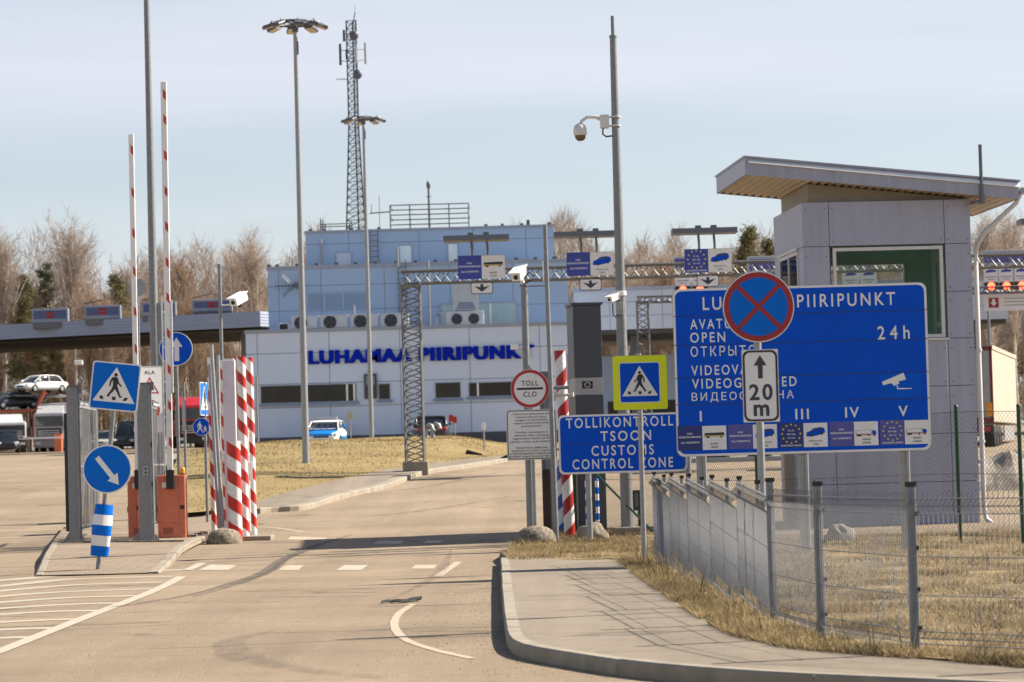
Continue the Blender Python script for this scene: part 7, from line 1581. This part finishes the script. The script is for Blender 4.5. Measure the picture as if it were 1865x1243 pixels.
def bare_tree(name, H, spread, seed, bark, twm, cat='tree', droop=.2, low=.25, dens=1.0):
    R = random.Random(seed); t = thing(name, 'x', cat, (0, 0, -50)); mb = MB(); tw = []
    path = []; x = y = 0.0
    for i in range(9): path.append((x, y, H * .93 * i / 8)); x += R.uniform(-.18, .18) * H / 20; y += R.uniform(-.18, .18) * H / 20
    mb.tube(path, [lerp(.0085, .0015, i / 8) * H + .012 for i in range(9)], 7)
    def trunk(z): k = min(7.999, max(0, z / (H * .93) * 8)); i = int(k); return Vector(path[i]).lerp(Vector(path[i + 1]), k - i)
    def twig(p, d, L_, w_):
        s_ = d.cross(Vector((R.uniform(-1, 1), R.uniform(-1, 1), R.uniform(-1, 1))))
        if s_.length < 1e-4: return
        s_ = s_.normalized() * w_; q_ = p + d * L_; tw.append((p - s_, p + s_, q_))
    nb = int(46 * dens)
    for i in range(nb):
        zz = H * lerp(low, .8, ((i + R.random()) / nb) ** 1.0); a = R.uniform(0, 2 * pi); up = lerp(.75, 1.7, zz / H); L_ = H * (1.0 - zz / H) * R.uniform(.55, .98) * R.uniform(.7, 1); sp = spread * R.uniform(1.0, 2.4); d = Vector((cos(a) * sp, sin(a) * sp, 1)).normalized(); p = trunk(zz); pts_ = [p]; n_ = 5
        for k in range(n_): d = (d + Vector((R.uniform(-.16, .16), R.uniform(-.16, .16), R.uniform(-.05, .12)))).normalized(); p = p + d * (L_ / n_); pts_.append(p)
        mb.tube(pts_, [lerp(.0038 * H * (1.1 - zz / H), .006, k / n_) + .012 for k in range(n_ + 1)], 4)
        for k in range(1, n_ + 1):
            for _ in range(int(4 * dens) + 1):
                dd = (d * .8 + Vector((R.uniform(-1, 1), R.uniform(-1, 1), R.uniform(-.1, .9)))).normalized(); p0 = pts_[k - 1].lerp(pts_[k], R.random()); l2 = H * R.uniform(.05, .11); twig(p0, dd, l2, .02)
                for _ in range(7): q_ = p0 + dd * (l2 * R.uniform(.15, 1)); d3 = (dd * .9 + Vector((R.uniform(-1, 1), R.uniform(-1, 1), R.uniform(-.5 - droop * .5, .8)))).normalized(); twig(q_, d3, l2 * R.uniform(.4, .9), .017)
    mb.build('trunk', bark, t, local=True); tris('crown', tw, twm, t); return t
def pine(name, H, seed, crown0, wid, nm, bark, cat='pine'):
    R = random.Random(seed); t = thing(name, 'x', cat, (0, 0, -50)); mb = MB(); mb.tube([(0, 0, 0), (.1, 0, H * .5), (0, .1, H * .97)], [.02 * H * .6, .014 * H * .6, .03], 7); T_ = []; nbr = 60
    for i in range(nbr):
        f_ = (i + R.random()) / nbr; z = H * lerp(crown0, .99, f_); r = wid * H * (1 - f_ ** 1.5) * R.uniform(.6, 1.1) + .25; a = R.uniform(0, 2 * pi); d = Vector((cos(a), sin(a), R.uniform(-.12, .35))); mb.cyl((0, 0, z), d * r + Vector((0, 0, z)), .045, .015, 4)
        for _ in range(3):
            c = Vector((0, 0, z)) + d * (r * R.uniform(.4, 1.0)) + Vector((R.gauss(0, .2), R.gauss(0, .2), R.gauss(0, .15))); cr = R.uniform(.3, .65) * H / 18
            for _ in range(34):
                v = Vector((R.gauss(0, .5), R.gauss(0, .5), R.gauss(0, .35))); p0 = c + v * cr; dd = Vector((R.uniform(-1, 1), R.uniform(-1, 1), R.uniform(-.6, .8))).normalized(); s_ = dd.cross(Vector((R.uniform(-1, 1), R.uniform(-1, 1), .3))).normalized() * .055; T_.append((p0 - s_, p0 + s_, p0 + dd * R.uniform(.25, .45)))
    mb.build('trunk', bark, t, local=True); tris('crown', T_, nm, t); return t
protos = {'birch': [bare_tree('birch_tree', 21, .13, 1, bark_b, twig_b, 'birch', .5, .25, .8), bare_tree('birch_tree', 20, .1, 2, bark_b, twig_b, 'birch', .4, .3, .7)],
          'brown': [bare_tree('bare_tree', 17, .2, 3, bark_g, twig_g, 'tree', .1, .22, .7), bare_tree('bare_tree', 16, .24, 4, bark_g, twig_g, 'tree', .1, .18, .75), bare_tree('bare_tree', 18, .16, 5, bark_g, twig_g, 'tree', .15, .3, .7)],
          'pine': [pine('pine_tree', 17, 6, .45, .16, needles, bark_p), pine('pine_tree', 15, 7, .3, .17, needles, bark_p)], 'spruce': [pine('spruce_tree', 16, 8, .08, .17, spruce_m, bark_g, 'spruce')]}
used = set()
LAB = {'birch': 'slender bare birch with pale trunk in the woodland edge behind the lanes', 'brown': 'leafless brown tree in the woodland edge behind the lanes', 'pine': 'dark green pine among bare trees behind the lanes', 'spruce': 'dense dark spruce among bare trees behind the lanes'}
GRP = {'birch': 'birches of the woodland edge', 'brown': 'bare brown trees of the woodland edge', 'pine': 'pines of the woodland edge', 'spruce': 'spruces of the woodland edge'}
def plant(kind, i, x, y, s_, label=None):
    pr_ = protos[kind][i % len(protos[kind])]
    if pr_ in used: o = copy_tree(pr_, (x, y, g(y)))
    else: o = pr_; used.add(pr_); o.location = (x, y, g(y)); OFF[o] = Vector(o.location)
    o.scale = (s_, s_, s_ * random.uniform(.95, 1.08)); o.rotation_euler = (0, 0, random.uniform(0, 6.28)); o['label'] = label or LAB[kind]
    if label: 
        if 'group' in o: del o['group']
    else: o['group'] = GRP[kind]
    return o
def at_px(px_, D): return P(px_, 700, D).x
# the trees that can be picked out first
for kind, i, px_, top, D, lab in (('birch', 0, 138, 408, 285, 'tall pale birch standing clear of the wood between two canopy displays'), ('birch', 1, 8, 412, 285, 'tall birch at the left edge of the picture'), ('birch', 0, 466, 440, 262, 'pale birch close to the left corner of the building'),
        ('birch', 1, 430, 445, 270, 'birch behind the white camera over the canopy'), ('birch', 1, 1142, 430, 262, 'bare birch just right of the camera mast'), ('birch', 0, 1222, 448, 275, 'bare birch behind the starred gantry sign'), ('pine', 0, 1372, 432, 245, 'green pine between the starred sign and the booth'), ('pine', 1, 1410, 446, 250, 'pine touching the left edge of the booth'),
        ('birch', 0, 1806, 385, 205, 'tall grey birch directly right of the booth downpipe'), ('birch', 1, 1850, 360, 210, 'tall grey birch at the right edge of the picture'), ('pine', 1, 50, 500, 292, 'pine behind the leftmost canopy display'), ('spruce', 0, 88, 505, 298, 'spruce between the first two canopy displays'), ('pine', 0, 215, 500, 300, 'pine behind the shorter barrier arm'), ('brown', 2, 345, 470, 290, 'bare brown tree between the barrier arm and the camera pole')):
    H0 = {'birch': (21, 20), 'pine': (17, 15), 'spruce': (16,), 'brown': (17, 16, 18)}[kind][i % len(protos[kind])]
    z = P(px_, top, D).z - g(D); plant(kind, i, at_px(px_, D), D, z / H0, lab)
R = random.Random(5); cnt = 0
for row, y0 in enumerate((272, 283, 294, 306)):
    x = -74.0
    while x < 76:
        x += R.uniform(2.4, 4.4); y = y0 + R.uniform(-4, 4)
        if 24 < y * 0 + x < -24: continue
        u_ = x / y * F + CX
        if 520 < u_ < 1010: 
            if R.random() < .75: continue
        kind = R.choices(['brown', 'birch', 'pine', 'spruce'], [.74, .19, .05, .02])[0]; s_ = R.uniform(.66, .93)
        if kind in ('pine', 'spruce'): s_ *= .88
        plant(kind, R.randint(0, 5), x, y, s_); cnt += 1
# the wood behind reads as one mass
def mass(name, n, zmin, zmax, yr, m, wd, ln):
    x = rng.uniform(-90, 90, n); y = rng.uniform(*yr, n); z = rng.uniform(zmin, 1, n) ** .75 * zmax * (.84 + .1 * np.sin(x * .35) * np.sin(x * .13 + 1) + .12 * np.sin(x * 1.1 + 2 * np.sin(x * .4))); d = rng.normal(0, 1, (n, 3)); d[:, 2] = np.abs(d[:, 2]) * 1.5 + .7; d /= np.linalg.norm(d, axis=1)[:, None]; s_ = np.cross(d, rng.normal(0, 1, (n, 3))); s_ /= np.linalg.norm(s_, axis=1)[:, None]; s_ *= wd
    p = np.stack([x, y, z + np.array([g(v) for v in y])], 1); V = np.stack([p - s_, p + s_, p + d * rng.uniform(.5, 1, n)[:, None] * ln], 1)
    t_ = bpy.data.meshes.new(name); V = V.astype(np.float32); t_.vertices.add(3 * n); t_.vertices.foreach_set('co', V.ravel()); t_.loops.add(3 * n); t_.loops.foreach_set('vertex_index', np.arange(3 * n, dtype=np.int32)); t_.polygons.add(n); t_.polygons.foreach_set('loop_start', np.arange(0, 3 * n, 3, dtype=np.int32)); t_.materials.append(m); t_.update(calc_edges=True); o = bpy.data.objects.new(name, t_); COL.objects.link(o); o['kind'] = 'stuff'
mass('bare_woodland', 230000, 0, 22.0, (308, 330), mat_island('woodland_twigs', [(.19, .13, .095), (.31, .23, .17), (.24, .17, .125), (.37, .29, .22)], .9, .35), .026, 2.4); mass('undergrowth', 30000, 0, 4.0, (296, 306), mat_island('undergrowth_twigs', [(.32, .22, .13), (.4, .29, .18), (.22, .17, .09), (.2, .19, .08)], .9, .3), .035, 1.8)
bpy.data.scenes.remove(TS)
S.camera = cam
